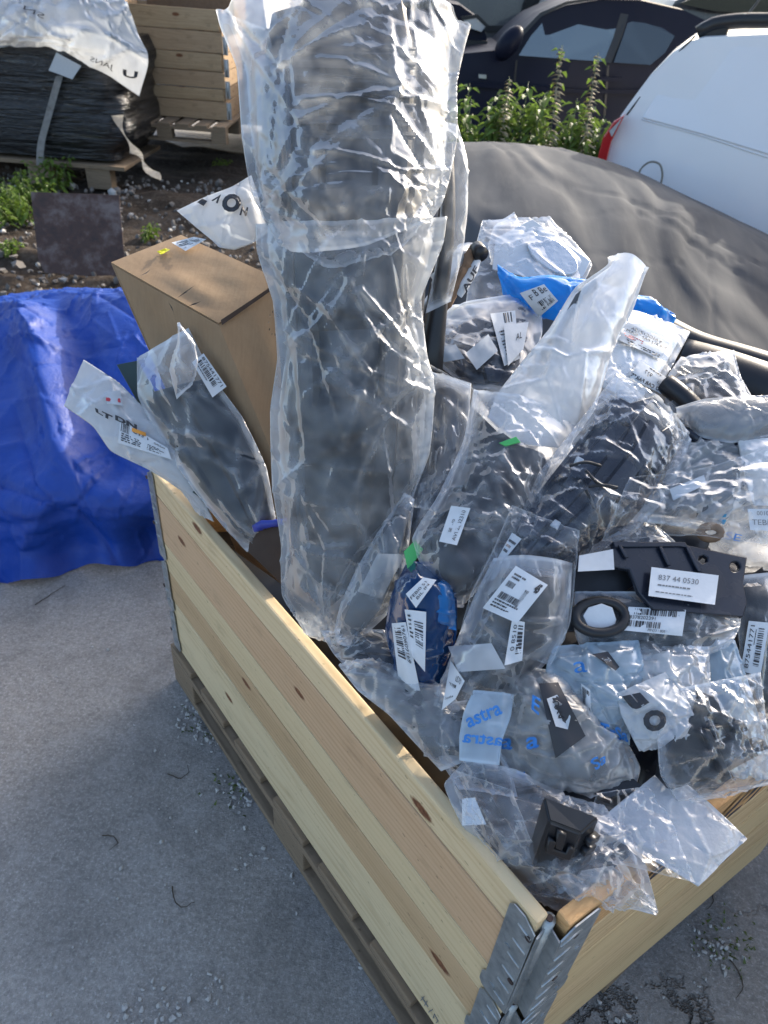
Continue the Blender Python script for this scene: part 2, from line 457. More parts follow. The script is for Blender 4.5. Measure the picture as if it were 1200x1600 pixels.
def creases(P, N, count, h, w, l, r):
    """sharp folds running out in threes from pinch points"""
    sh = P.shape; Q = P.reshape(-1, 3).copy(); n_ = N.reshape(-1, 3); base = Q.copy()
    for k in range(count):
        i = r.integers(len(Q)); c = base[i]; n = n_[i]
        t0 = np.cross(n, r.standard_normal(3)); t0 /= np.linalg.norm(t0)+1e-9; b0 = np.cross(n, t0)
        a0 = r.uniform(0, 6.28); s = r.choice((-1, 1, 1)); rel = base-c; off = np.abs(rel @ n)
        near = (off < 0.05) & ((n_ @ n) > 0.15)
        for a in (a0, a0+r.uniform(1.6, 2.6), a0+r.uniform(3.4, 4.8)):
            t = math.cos(a)*t0+math.sin(a)*b0; q = np.cross(n, t)
            al = rel @ t; ac = np.abs(rel @ q); L = l*r.uniform(0.5, 1.4); ww = w*r.uniform(0.6, 1.5)*(0.4+np.clip(al/L, 0, 1))
            f = np.exp(-ac/ww)*smooth(al/(0.06*L)+0.5)*smooth((L-al)/(0.7*L))*near
            Q += n_*(f*h*s*r.uniform(0.5, 1.2))[:, None]
    return Q.reshape(sh)
class Surf:
    """the side of a sheet that faces the camera, for laying labels and prints on it"""
    def __init__(s, G):
        s.G = G.reshape(-1, 3); q = project(s.G); s.xy = q[:, :2]; s.d = q[:, 2]
    def depth(s, x, y, k=10):
        dd = (s.xy[:, 0]-x)**2+(s.xy[:, 1]-y)**2
        i = np.argpartition(dd, k)[:k]
        return float(np.sort(s.d[i])[:max(2, k//3)].mean())
class Flat:
    """plane through three (x, y, d) pixels"""
    def __init__(s, a, b, c):
        A, Bq, C = P3(a), P3(b), P3(c); s.o = A; s.n = np.cross(Bq-A, C-A); s.n /= np.linalg.norm(s.n)
        if s.n @ (EYE-A) < 0: s.n = -s.n
    def depth(s, x, y, k=0):
        r = ray((x, y)); return float(((s.o-EYE) @ s.n)/(r @ s.n))
    def pt(s, x, y): return at((x, y), d=s.depth(x, y))

def bag(name, label, cat, rows, mat, thick=0.05, back=0.4, nv=65, nu=32, excess=0.07, maxd=0.03, inner=0.004, seed=1, ends=(0.2, 0.2), edge=0.55, group=None, tether=0.015, amp=0.35, part='film', parent=None, its=(50, 40, 26), pale=0.35, cr=(40, 0.006, 0.010, 0.08), fac=1.0):
    """a film bag: tube of two sheets meeting at the side seams, given as rows of (x, y, depth or lift) from left to right"""
    G = rows_grid(rows, nv, nu+1, 0.7)
    N = grid_normals(rows_grid(rows, nv, nu+1))
    if (N.reshape(-1, 3) @ (EYE-G.reshape(-1, 3).mean(0))).mean() < 0: N = -N
    u = np.linspace(-1, 1, nu+1)[None]; v = np.linspace(0, 1, nv)[:, None]
    prof = np.clip(1-(u/0.86)**2, 0, 1)**edge
    e0, e1 = ends; thick = thick*(0.5 if part == 'film' and thick < 0.046 and not name.startswith('blue') else 1.0)
    en = (e0+(1-e0)*smooth(v/0.18))*(e1+(1-e1)*smooth((1-v)/0.18))
    T = (thick*prof*en)[..., None]
    front = G+N*T; bk = G-N*T*back
    ring = np.concatenate([front, bk[:, -2:0:-1]], 1)        # nu+1 + nu-1 = 2 nu columns, closed
    Nw = grid_normals(ring, True); mid = G.mean(1, keepdims=True)
    sgn = np.sign(((ring-np.concatenate([G, G[:, -2:0:-1]], 1))*Nw).sum()); 
    P = crumple(ring, True, excess*0.4, tether, maxd, inner, seed, None, its, amp, flip=sgn if sgn != 0 else 1, cr=cr, fac=fac)
    base = P.reshape(-1, 3).mean(0)
    if parent is None: parent = thing(name, label, cat, base, group)
    o = putm(part, P.reshape(-1, 3), grid_faces(nv, 2*nu, True), mat, parent)
    av = 0.25*(np.roll(P, 1, 1)+np.roll(P, -1, 1)+np.concatenate([P[:1], P[:-1]])+np.concatenate([P[1:], P[-1:]]))
    k = np.linalg.norm(P-av, axis=-1); k[0] = k[1]; k[-1] = k[-2]
    k = smooth((k/(np.median(k)+1e-9)-1.5)/6.0)*0.8
    for _ in range(2): k = (2*k+np.roll(k, 1, 1)+np.roll(k, -1, 1)+np.concatenate([k[:1], k[:-1]])+np.concatenate([k[1:], k[-1:]]))/6
    uu = np.abs(np.concatenate([u[0], u[0, -2:0:-1]]))[None]; fin = np.maximum(smooth((uu-0.74)/0.16), smooth((0.10-np.minimum(v, 1-v))/0.08))
    k = np.maximum(k, pale*fin)
    k[:2] = np.maximum(k[:2], 0.8); k[-2:] = np.maximum(k[-2:], 0.8)
    for c_ in (0, nu): k[:, c_] = np.maximum(k[:, c_], 0.7)
    at_ = o.data.attributes.new('fold', 'FLOAT', 'POINT'); at_.data.foreach_set('value', k.ravel().astype(np.float32))
    parent_surf = Surf(P[:, :nu+1])
    return parent, parent_surf, G, N
def sheet(name, rows, mat, nv=65, nu=65, excess=0.06, maxd=0.05, inner=0.05, seed=1, tether=0.015, parent=None, label=None, cat=None, thickness=0.0, its=(50, 40, 26), pin_edges=False, part='sheet', amp=0.35, cr=None):
    G = rows_grid(rows, nv, nu)
    P = crumple(G, False, excess, tether, maxd, inner, seed, None, its, amp, cr=cr)
    V = P.reshape(-1, 3)
    if parent is None and label:
        parent = thing(name, label, cat, np.array([V[:, 0].mean(), V[:, 1].mean(), V[:, 2].min()])); name = part
    o = putm(name, V, grid_faces(nv, nu), mat, parent)
    return parent, Surf(P), o
def shell(name, rows, mat, thick=0.01, bulge=0.02, nv=24, nu=16, detail=None, parent=None, label=None, cat=None, group=None, back=0.02, part='body', ends=0.3, edge=0.5):
    """a moulded plastic part: closed skin with a shaped front"""
    G = rows_grid(rows, nv, nu); N = grid_normals(G)
    if (N.reshape(-1, 3) @ (EYE-G.reshape(-1, 3).mean(0))).mean() < 0: N = -N
    u = np.linspace(0, 1, nu)[None]; v = np.linspace(0, 1, nv)[:, None]
    pr = np.clip(1-(2*u-1)**2, 0, 1)**edge*(ends+(1-ends)*smooth(np.minimum(v, 1-v)/0.15))
    h = bulge*pr+(detail(u, v) if detail else 0)
    fr = G+N*np.asarray(h)[..., None]
    return shell_from(name, fr, N, back, mat, parent, label, cat, group, part)
def shell_from(name, fr, N, back, mat, parent=None, label=None, cat=None, group=None, part='body'):
    nv, nu = fr.shape[:2]; bk = fr-N*back
    V = np.concatenate([fr.reshape(-1, 3), bk.reshape(-1, 3)]); n = nv*nu
    f = list(map(tuple, grid_faces(nv, nu)))+[tuple(i+n for i in q[::-1]) for q in grid_faces(nv, nu)]
    ring = [j for j in range(nu)]+[i*nu+nu-1 for i in range(1, nv)]+[(nv-1)*nu+j for j in range(nu-2, -1, -1)]+[i*nu for i in range(nv-2, 0, -1)]
    for a, b in zip(ring, ring[1:]+ring[:1]): f.append((b, a, a+n, b+n))
    made = parent is None
    if made: parent = thing(name, label, cat, V.mean(0), group)
    o = putm(part, V, f, mat, parent)
    md = o.modifiers.new('edge', 'EDGE_SPLIT'); md.split_angle = math.radians(40)
    return parent, Surf(fr), o

# flat cut-outs -------------------------------------------------------------
def poly_mesh(outline, holes, thick, bevel=0.0):
    """2D outline with holes -> solid plate in local x, y, z (z 0 .. thick)"""
    cu = bpy.data.curves.new('plate', 'CURVE'); cu.dimensions = '2D'; cu.fill_mode = 'BOTH'
    cu.extrude = max(thick/2-bevel, 0.0002); cu.bevel_depth = bevel; cu.bevel_resolution = 1
    for poly in [outline]+list(holes):
        sp = cu.splines.new('POLY'); sp.points.add(len(poly)-1); sp.use_cyclic_u = True
        for i, p in enumerate(poly): sp.points[i].co = (p[0], p[1], 0, 1)
    ob = bpy.data.objects.new('plate', cu)
    me = bpy.data.meshes.new_from_object(ob)
    bpy.data.objects.remove(ob); bpy.data.curves.remove(cu)
    return me
def circle(cx, cy, r, n=16, ry=None, rot=0.0):
    ry = ry or r; o = []
    for k in range(n):
        a = 2*math.pi*k/n; x, y = r*math.cos(a), ry*math.sin(a)
        o.append((cx+x*math.cos(rot)-y*math.sin(rot), cy+x*math.sin(rot)+y*math.cos(rot)))
    return o
def plate(name, flat, outline_px, holes_px, thick, mat, parent=None, bevel=0.001, lift=0.0):
    """solid plate whose outline lies on a plane of the place"""
    o = flat.pt(*outline_px[0]); n = flat.n
    ax = flat.pt(outline_px[0][0]+50, outline_px[0][1])-o; ax -= n*(ax @ n); ax /= np.linalg.norm(ax); ay = np.cross(n, ax)
    loc2 = lambda q: ((flat.pt(*q)-o) @ ax, (flat.pt(*q)-o) @ ay)
    me = poly_mesh([loc2(q) for q in outline_px], [[loc2(q) for q in h] for h in holes_px], thick, bevel)
    V = np.empty(len(me.vertices)*3); me.vertices.foreach_get('co', V); V = V.reshape(-1, 3)
    W = o+V[:, :1]*ax+V[:, 1:2]*ay+(V[:, 2:3]-thick/2+lift)*n
    me.vertices.foreach_set('co', W.ravel()); me.update()
    me.materials.clear(); me.materials.append(mat); me.name = name
    ob = bpy.data.objects.new(name, me); COL.objects.link(ob)
    hang(ob, parent)
    return ob

# labels and print -----------------------------------------------------------
_txt = {}
def text2d(s, sub=0.0, bold=0.0):
    key = (s, sub, bold)
    if key not in _txt:
        cu = bpy.data.curves.new('t', 'FONT'); cu.body = s; cu.resolution_u = 3; cu.fill_mode = 'FRONT'; cu.offset = bold
        ob = bpy.data.objects.new('t', cu)
        me = bpy.data.meshes.new_from_object(ob)
        bm = bmesh.new(); bm.from_mesh(me)
        if sub:
            bmesh.ops.triangulate(bm, faces=bm.faces)
            for _ in range(4):
                es = [e for e in bm.edges if e.calc_length() > sub]
                if not es: break
                bmesh.ops.subdivide_edges(bm, edges=es, cuts=1); bmesh.ops.triangulate(bm, faces=bm.faces)
        V = np.array([tuple(v.co)[:2] for v in bm.verts]).reshape(-1, 2); bm.verts.index_update()
        Fc = [tuple(v.index for v in f.verts) for f in bm.faces]; bm.free()
        bpy.data.objects.remove(ob); bpy.data.curves.remove(cu); bpy.data.meshes.remove(me)
        if len(V):
            V = V-V.min(0); V = V/np.maximum(V.max(0), 1e-6); V[:, 1] = 1-V[:, 1]
        _txt[key] = (V, Fc)
    return _txt[key]
def bil(quad, x, y):
    q = [np.asarray(p[:2], float) for p in quad]
    return (q[0]*(1-x)*(1-y)+q[1]*x*(1-y)+q[2]*x*y+q[3]*(1-x)*y)
def lay(surf, quad, uv, off):
    out = []
    for x, y in uv:
        p = bil(quad, x, y); out.append(at(p, d=surf.depth(p[0], p[1])-off))
    return np.array(out)
def rects(x, y, w, h, spans, horiz=True):
    V, Fc = [], []
    for a, b in spans:
        i = len(V)
        V += [(x+a*w, y), (x+b*w, y), (x+b*w, y+h), (x+a*w, y+h)] if horiz else [(x, y+a*h), (x+w, y+a*h), (x+w, y+b*h), (x, y+b*h)]
        Fc.append((i, i+1, i+2, i+3))
    return V, Fc
def bars(x, y, w, h, n=28, horiz=True, r=random):
    sp, p = [], 0.0
    while p < 1:
        a = r.choice((0.5, 1, 1, 2))/n*0.7; g = r.choice((0.6, 1, 1.6))/n*0.7
        sp.append((p, min(1, p+a))); p += a+g
    return rects(x, y, w, h, sp, horiz)
def finelines(x, y, w, h, n=4, r=random, gap=0.35):
    V, Fc = [], []
    for k in range(n):
        p = 0.0; yy = y+h*k/n; hh = h/n*0.5; end = r.uniform(0.6, 1)
        while p < end:
            a = r.uniform(0.04, 0.12); i = len(V)
            V += [(x+p*w, yy), (x+min(end, p+a)*w, yy), (x+min(end, p+a)*w, yy+hh), (x+p*w, yy+hh)]; Fc.append((i, i+1, i+2, i+3)); p += a+0.025
    return V, Fc
def ink(parent_label, surf, quad, items, off, mat, sub=0.0):
    V, Fc = [], []
    for it in items:
        if it[0] == 'text':
            tv, tf = text2d(it[1], sub, it[6] if len(it) > 6 else 0.0)
            tv = [(it[2]+a*it[4], it[3]+b*it[5]) for a, b in tv]
        elif it[0] == 'vtext':      # reads upwards: turned a quarter
            tv, tf = text2d(it[1], sub, it[6] if len(it) > 6 else 0.0)
            tv = [(it[2]+b*it[4], it[3]+(1-a)*it[5]) for a, b in tv]
        elif it[0] == 'bars': tv, tf = bars(*it[1:])
        elif it[0] == 'lines': tv, tf = finelines(*it[1:])
        elif it[0] == 'rect': tv, tf = rects(it[1], it[2], it[3], it[4], [(0, 1)])
        elif it[0] == 'poly': tv, tf = list(it[1]), [tuple(range(len(it[1])))]
        i = len(V); V += list(tv); Fc += [tuple(a+i for a in f) for f in tf]
    if not V: return None
    W = lay(surf, quad, V, off)
    o = putm('lettering', W, Fc, mat, None, False)
    if parent_label is not None:
        o.parent = parent_label
    return o
def sticker(parent, surf, quad, items, mat=None, name='label', off=0.002, n=6, inkmat=None, label=None, more=()):
    uv = [(i/(n-1), j/(n-1)) for j in range(n) for i in range(n)]
    W = lay(surf, quad, uv, off)
    o = putm(name, W, grid_faces(n, n), mat or M['paper'], parent, True)
    if label: o['label'] = label
    k = ink(o, surf, quad, items, off+0.0008, inkmat or M['ink'])
    for mt, its in more: ink(o, surf, quad, its, off+0.0011, mt)
    return o
def printing(parent, surf, quad, s, mat, off=0.002, sub=0.12, bold=0.0):
    """lettering printed on a sheet, inside the pixel quad (top left, top right, bottom right, bottom left)"""
    tv, tf = text2d(s, sub, bold)
    W = lay(surf, quad, tv, off)
    return putm('lettering', W, tf, mat, parent, False)
# ------------------------------------------------------------------ materials
M = {}
M['paper'] = plain('paper', (0.64, 0.66, 0.68), 0.55, var=0.09, scale=45, bump=0.3, bscale=70)
M['paper_grey'] = plain('paper_grey', (0.5, 0.53, 0.56), 0.5, var=0.12, scale=90)
M['ink'] = plain('ink', (0.03, 0.03, 0.035), 0.5, var=0.1)
M['ink_grey'] = plain('ink_grey', (0.16, 0.17, 0.18), 0.5, var=0.1)
M['ink_blue'] = plain('ink_blue', (0.03, 0.20, 0.55), 0.4, var=0.1)
M['ink_teal'] = plain('ink_teal', (0.02, 0.28, 0.45), 0.4, var=0.1)
M['ink_red'] = plain('ink_red', (0.5, 0.04, 0.06), 0.5, var=0.1)
M['yellow'] = plain('yellow_sticker', (0.75, 0.68, 0.02), 0.5, var=0.05)
M['black'] = plain('black_plastic', (0.012, 0.013, 0.016), 0.4, var=0.3, bump=0.12, bscale=500)
M['black_gloss'] = plain('black_gloss_plastic', (0.012, 0.013, 0.016), 0.36, var=0.3, bump=0.05, bscale=300)
M['navy'] = plain('navy_plastic', (0.014, 0.018, 0.030), 0.26, var=0.25, bump=0.06, bscale=300)
M['dark'] = plain('charcoal_plastic', (0.022, 0.024, 0.027), 0.42, var=0.3, bump=0.15, bscale=420)
M['grey'] = plain('grey_plastic', (0.09, 0.095, 0.10), 0.45, var=0.2, bump=0.1)
M['green'] = plain('green_plastic', (0.08, 0.45, 0.12), 0.4)
M['darkgreen'] = plain('dark_green_plastic', (0.03, 0.055, 0.05), 0.35)
M['white_pl'] = plain('white_plastic', (0.75, 0.77, 0.78), 0.4, var=0.05)
M['steel'] = None
M['foil'] = plain('foil', (0.75, 0.77, 0.78), 0.28, 0.9, var=0.1, bump=0.5, bscale=90)
M['clear'] = film('clear_film', 0.022, cloud=0.022, gloss=0.22, fine=0.06, hedge=0.45, foldw=0.6, refl=0.7)
M['clear2'] = film('clear_film_soft', 0.065, cloud=0.06, gloss=0.38, fine=0.08, hedge=0.45, foldw=0.75, refl=0.65)
M['milky'] = film('milky_film', 0.30, tint=(0.88, 0.9, 0.91), cloud=0.16, gloss=0.38, fine=0.08, hedge=0.4, foldw=0.5)
M['tallfilm'] = film('tall_bag_film', 0.15, tint=(0.82, 0.85, 0.87), cloud=0.13, gloss=0.38, fine=0.10, fscale=60, hedge=0.5, foldw=0.5, refl=0.8)
M['white_film'] = film('white_film', 0.74, tint=(0.86, 0.88, 0.9), cloud=0.14, gloss=0.16, fine=0.09)
M['sheet_white'] = film('white_sheet_film', 0.94, tint=(0.58, 0.61, 0.64), cloud=0.04, gloss=0.22, fine=0.15, refl=1.5)
M['opaque_white'] = film('opaque_white_film', 0.97, tint=(0.74, 0.76, 0.78), cloud=0.02, gloss=0.2, fine=0.10)
M['pouch_film'] = film('pouch_film', 0.82, tint=(0.8, 0.82, 0.85), cloud=0.1, gloss=0.3, fine=0.25, fscale=140, refl=0.8)
M['grey_film'] = film('grey_silver_film', 0.34, tint=(0.75, 0.77, 0.8), cloud=0.15, gloss=0.14, fine=0.2, refl=2.2, fscale=80)
M['blue_film'] = film('bright_blue_film', 0.80, tint=(0.03, 0.30, 0.75), trans=(0.25, 0.6, 1.0), cloud=0.12, gloss=0.12, fine=0.12)
M['deepblue_film'] = film('deep_blue_film', 0.82, tint=(0.008, 0.07, 0.22), trans=(0.1, 0.3, 0.7), cloud=0.1, gloss=0.12, fine=0.10)
M['paleblue_film'] = film('pale_blue_film', 0.5, tint=(0.7, 0.83, 0.93), trans=(0.9, 0.96, 1.0), cloud=0.15, gloss=0.14, fine=0.1)

t = NT('galvanised_steel'); g = t.geo()
c = t.ramp(t.noise(g, 60, 4, 0.6), [(0.3, (0.30, 0.325, 0.335)), (0.7, (0.46, 0.49, 0.50))])
c = t.mix(t.mapr(t.noise(g, 25, 5, 0.7), 0.56, 0.7, 0, 0.6), c, (0.13, 0.15, 0.16))
M['steel'] = t.done(t.bsdf(c, t.mapr(t.noise(g, 40, 3), 0.3, 0.7, 0.36, 0.58), 0.75, t.bump(t.noise(g, 150, 4), 0.12, 0.002)))

t = NT('concrete'); g = t.geo()
c = t.ramp(t.noise(g, 1.6, 6, 0.62), [(0.3, (0.255, 0.24, 0.221)), (0.7, (0.41, 0.386, 0.356))])
c = t.mix(t.mapr(t.noise(g, 75, 5, 0.75), 0.36, 0.62), t.mix(0.45, c, (0.07, 0.068, 0.066)), c)
c = t.mix(t.mapr(t.noise(g, 150, 3, 0.65), 0.54, 0.70, 0, 0.55), c, (0.48, 0.47, 0.46))
c = t.mix(t.mapr(t.noise(g, 3.0, 7, 0.72, 0.8), 0.47, 0.70, 0, 0.6), c, (0.125, 0.12, 0.115))
c = t.mix(t.mapr(t.noise(g, 14, 5, 0.7, 0.5), 0.5, 0.75, 0, 0.35), c, (0.44, 0.43, 0.42))
c = t.mix(t.mapr(t.noise(g, 340, 2, 0.6), 0.6, 0.72, 0, 0.6), c, (0.07, 0.07, 0.07))
nz = t.add('TexNoise', {'Scale': 2.2, 'Detail': 7.0, 'Roughness': 0.65}); t.l.new(g, nz.inputs[0])
wx = t.mix(0.35, g, nz.outputs['Color'])
cr = t.mapr(t.voro(wx, 0.9, 'DISTANCE_TO_EDGE'), 0.0, 0.005, 1.0, 0.0)
cr = t.math('MULTIPLY', cr, t.mapr(t.noise(g, 1.7, 3), 0.42, 0.55))
sepg = t.add('SeparateXYZ'); t.l.new(g, sepg.inputs[0])
cr = t.math('MULTIPLY', cr, t.mapr(sepg.outputs[0], 0.25, 0.55, 0.0, 1.0))
c = t.mix(cr, c, (0.028, 0.026, 0.025))
hh = t.math('SUBTRACT', t.math('ADD', t.math('MULTIPLY', t.noise(g, 120, 5, 0.7), 0.6), t.math('MULTIPLY', t.noise(g, 26, 4), 0.6)), t.math('MULTIPLY', cr, 2.0))
M['concrete'] = t.done(t.bsdf(c, 0.82, 0, t.bump(hh, 0.9, 0.008), 0.3))

t = NT('earth'); g = t.geo()
c = t.ramp(t.noise(g, 2.2, 7, 0.66), [(0.3, (0.035, 0.027, 0.02)), (0.55, (0.075, 0.058, 0.045)), (0.75, (0.15, 0.125, 0.10))])
c = t.mix(t.mapr(t.noise(g, 30, 4, 0.7), 0.5, 0.7), c, (0.11, 0.095, 0.08))
M['earth'] = t.done(t.bsdf(c, 0.95, 0, t.bump(t.noise(g, 40, 6, 0.7), 0.8, 0.03), 0.1))
M['stone'] = plain('stone', (0.17, 0.155, 0.14), 0.9, var=0.5, scale=7)
M['stone2'] = plain('white_stone', (0.42, 0.41, 0.39), 0.85, var=0.25, scale=7)
M['twig'] = plain('twig', (0.06, 0.045, 0.03), 0.8, var=0.3)
M['moss'] = plain('moss', (0.09, 0.12, 0.03), 0.9, var=0.4)
def foliage(name, c):
    t = NT(name); g = t.geo(); n = t.noise(g, 22, 3)
    col = t.mix(n, tuple(x*0.6 for x in c), tuple(x*1.35 for x in c))
    return t.done(t.mixs(0.4, t.bsdf(col, 0.5, 0, None, 0.35), t.add('BsdfTranslucent', {'Color': col}).outputs[0]))
M['leaf'] = foliage('leaf', (0.14, 0.22, 0.035))
M['leaf_nettle'] = foliage('nettle_leaf', (0.135, 0.21, 0.04))
M['stem'] = plain('stem', (0.10, 0.14, 0.05), 0.6)
M['seed'] = plain('seed_spike', (0.30, 0.25, 0.15), 0.8, var=0.3)

t = NT('cardboard'); g = t.geo()
c = t.ramp(t.noise(g, 5, 5, 0.6), [(0.3, (0.27, 0.18, 0.105)), (0.7, (0.36, 0.255, 0.155))])
st = t.noise(t.mapping(g, (240, 30, 30)), 1.0, 2)
c = t.mix(t.mapr(st, 0.4, 0.7, 0, 0.25), c, (0.22, 0.145, 0.085))
M['card'] = t.done(t.bsdf(c, 0.75, 0, t.bump(t.noise(g, 22, 4), 0.25, 0.006), 0.25))
M['card_dark'] = plain('dark_cardboard', (0.045, 0.028, 0.02), 0.8, var=0.3)
M['card_brown'] = plain('torn_cardboard', (0.18, 0.11, 0.065), 0.85, var=0.4, scale=40)

t = NT('blue_tarp'); g = t.geo()
c = t.ramp(t.noise(g, 6, 5, 0.6), [(0.3, (0.004, 0.036, 0.24)), (0.7, (0.008, 0.060, 0.36))])
wv = t.add('TexChecker', {'Scale': 420.0}); t.l.new(g, wv.inputs[0])
hh = t.math('ADD', t.math('MULTIPLY', wv.outputs[1], 0.12), t.math('ADD', t.math('MULTIPLY', t.noise(g, 55, 5, 0.62, 0.8), 0.9), t.math('MULTIPLY', t.noise(t.mapping(g, (4, 18, 30)), 1.0, 4, 0.6), 1.4)))
M['blue_tarp'] = t.done(t.bsdf(c, t.mapr(t.noise(g, 20, 4), 0.3, 0.7, 0.34, 0.5), 0, t.bump(hh, 0.4, 0.006), 0.4))

t = NT('grey_tarp'); g = t.geo()
n1 = t.noise(t.mapping(g, (2.4, 0.8, 1.0), rot=(0, 0, 0.6)), 2.0, 3, 0.55)
c = t.ramp(n1, [(0.34, (0.042, 0.048, 0.058)), (0.52, (0.072, 0.077, 0.085)), (0.72, (0.12, 0.121, 0.122))])
c = t.mix(t.mapr(t.noise(t.mapping(g, (30, 6, 10), rot=(0, 0, 0.7)), 1.0, 4, 0.6), 0.5, 0.75, 0, 0.3), c, (0.12, 0.122, 0.122))
M['grey_tarp'] = t.done(t.bsdf(c, 0.85, 0, t.bump(t.math('ADD', t.noise(g, 14, 5, 0.6, 0.5), t.math('MULTIPLY', t.noise(t.mapping(g, (26, 5, 8), rot=(0, 0, 0.6)), 1.0, 3), 0.8)), 0.07, 0.012), 0.2))

t = NT('black_wrap'); g = t.geo()
h1 = t.noise(t.mapping(g, (3, 3, 34), rot=(0.12, 0.06, 0)), 1.0, 5, 0.6, 0.7)
c = t.ramp(h1, [(0.35, (0.008, 0.009, 0.011)), (0.75, (0.022, 0.024, 0.028))])
M['black_wrap'] = t.done(t.bsdf(c, 0.16, 0, t.bump(h1, 0.8, 0.03), 0.6))

t = NT('rust_plate'); g = t.geo()
n1 = t.noise(g, 9, 6, 0.65)
c = t.ramp(n1, [(0.3, (0.03, 0.024, 0.024)), (0.5, (0.07, 0.04, 0.032)), (0.68, (0.16, 0.13, 0.12))])
c = t.mix(t.mapr(t.noise(g, 60, 4, 0.7), 0.55, 0.7, 0, 0.5), c, (0.11, 0.05, 0.03))
M['rust'] = t.done(t.bsdf(c, 0.65, 0.2, t.bump(t.noise(g, 90, 4), 0.3, 0.003)))

M['car_navy'] = plain('dark_car_paint', (0.006, 0.008, 0.020), 0.5, var=0.2, scale=3, coat=0.05, spec=0.12)
M['car_grey'] = plain('grey_car_paint', (0.045, 0.048, 0.055), 0.3, var=0.15, scale=3, coat=0.5)
M['van_white'] = plain('white_van_paint', (0.72, 0.74, 0.77), 0.34, var=0.05, scale=2.5, coat=0.35)
t = NT('car_glass'); M['glass'] = t.done(t.mixs(0.17, t.bsdf((0.02, 0.03, 0.03), 0.1), t.add('BsdfGlossy', {'Roughness': 0.04, 'Color': (0.9, 0.95, 0.95)}).outputs[0]))
t = NT('clear_car_glass'); fr = t.add('Fresnel', {'IOR': 1.55}).outputs[0]
M['clear_glass'] = t.done(t.mixs(t.math('MINIMUM', t.math('MULTIPLY', fr, 1.3), 1.0), t.add('BsdfTransparent', {'Color': (0.62, 0.72, 0.70)}).outputs[0], t.add('BsdfGlossy', {'Roughness': 0.03, 'Color': (1, 1, 1)}).outputs[0]))
t = NT('dark_car_glass'); M['glass_dark'] = t.done(t.mixs(0.07, t.bsdf((0.012, 0.015, 0.016), 0.1), t.add('BsdfGlossy', {'Roughness': 0.04, 'Color': (0.9, 0.95, 0.95)}).outputs[0]))
M['seat'] = plain('car_seat', (0.02, 0.02, 0.022), 0.8)
M['tyre'] = plain('tyre', (0.014, 0.014, 0.014), 0.85)
M['rim'] = plain('alloy_rim', (0.35, 0.36, 0.37), 0.35, 0.8)
M['red_lens'] = plain('red_lens', (0.42, 0.012, 0.015), 0.12, var=0.1, coat=0.6)
M['lamp_glass'] = plain('lamp_glass', (0.55, 0.57, 0.6), 0.12, 0.4)
M['trim_black'] = plain('black_trim', (0.012, 0.012, 0.013), 0.45)
M['wire'] = plain('wire', (0.22, 0.21, 0.18), 0.5)
M['tape'] = plain('clear_tape', (0.42, 0.40, 0.36), 0.25, var=0.3, scale=25)
M['blue_foil'] = plain('blue_card', (0.02, 0.04, 0.30), 0.35, var=0.3, scale=80)

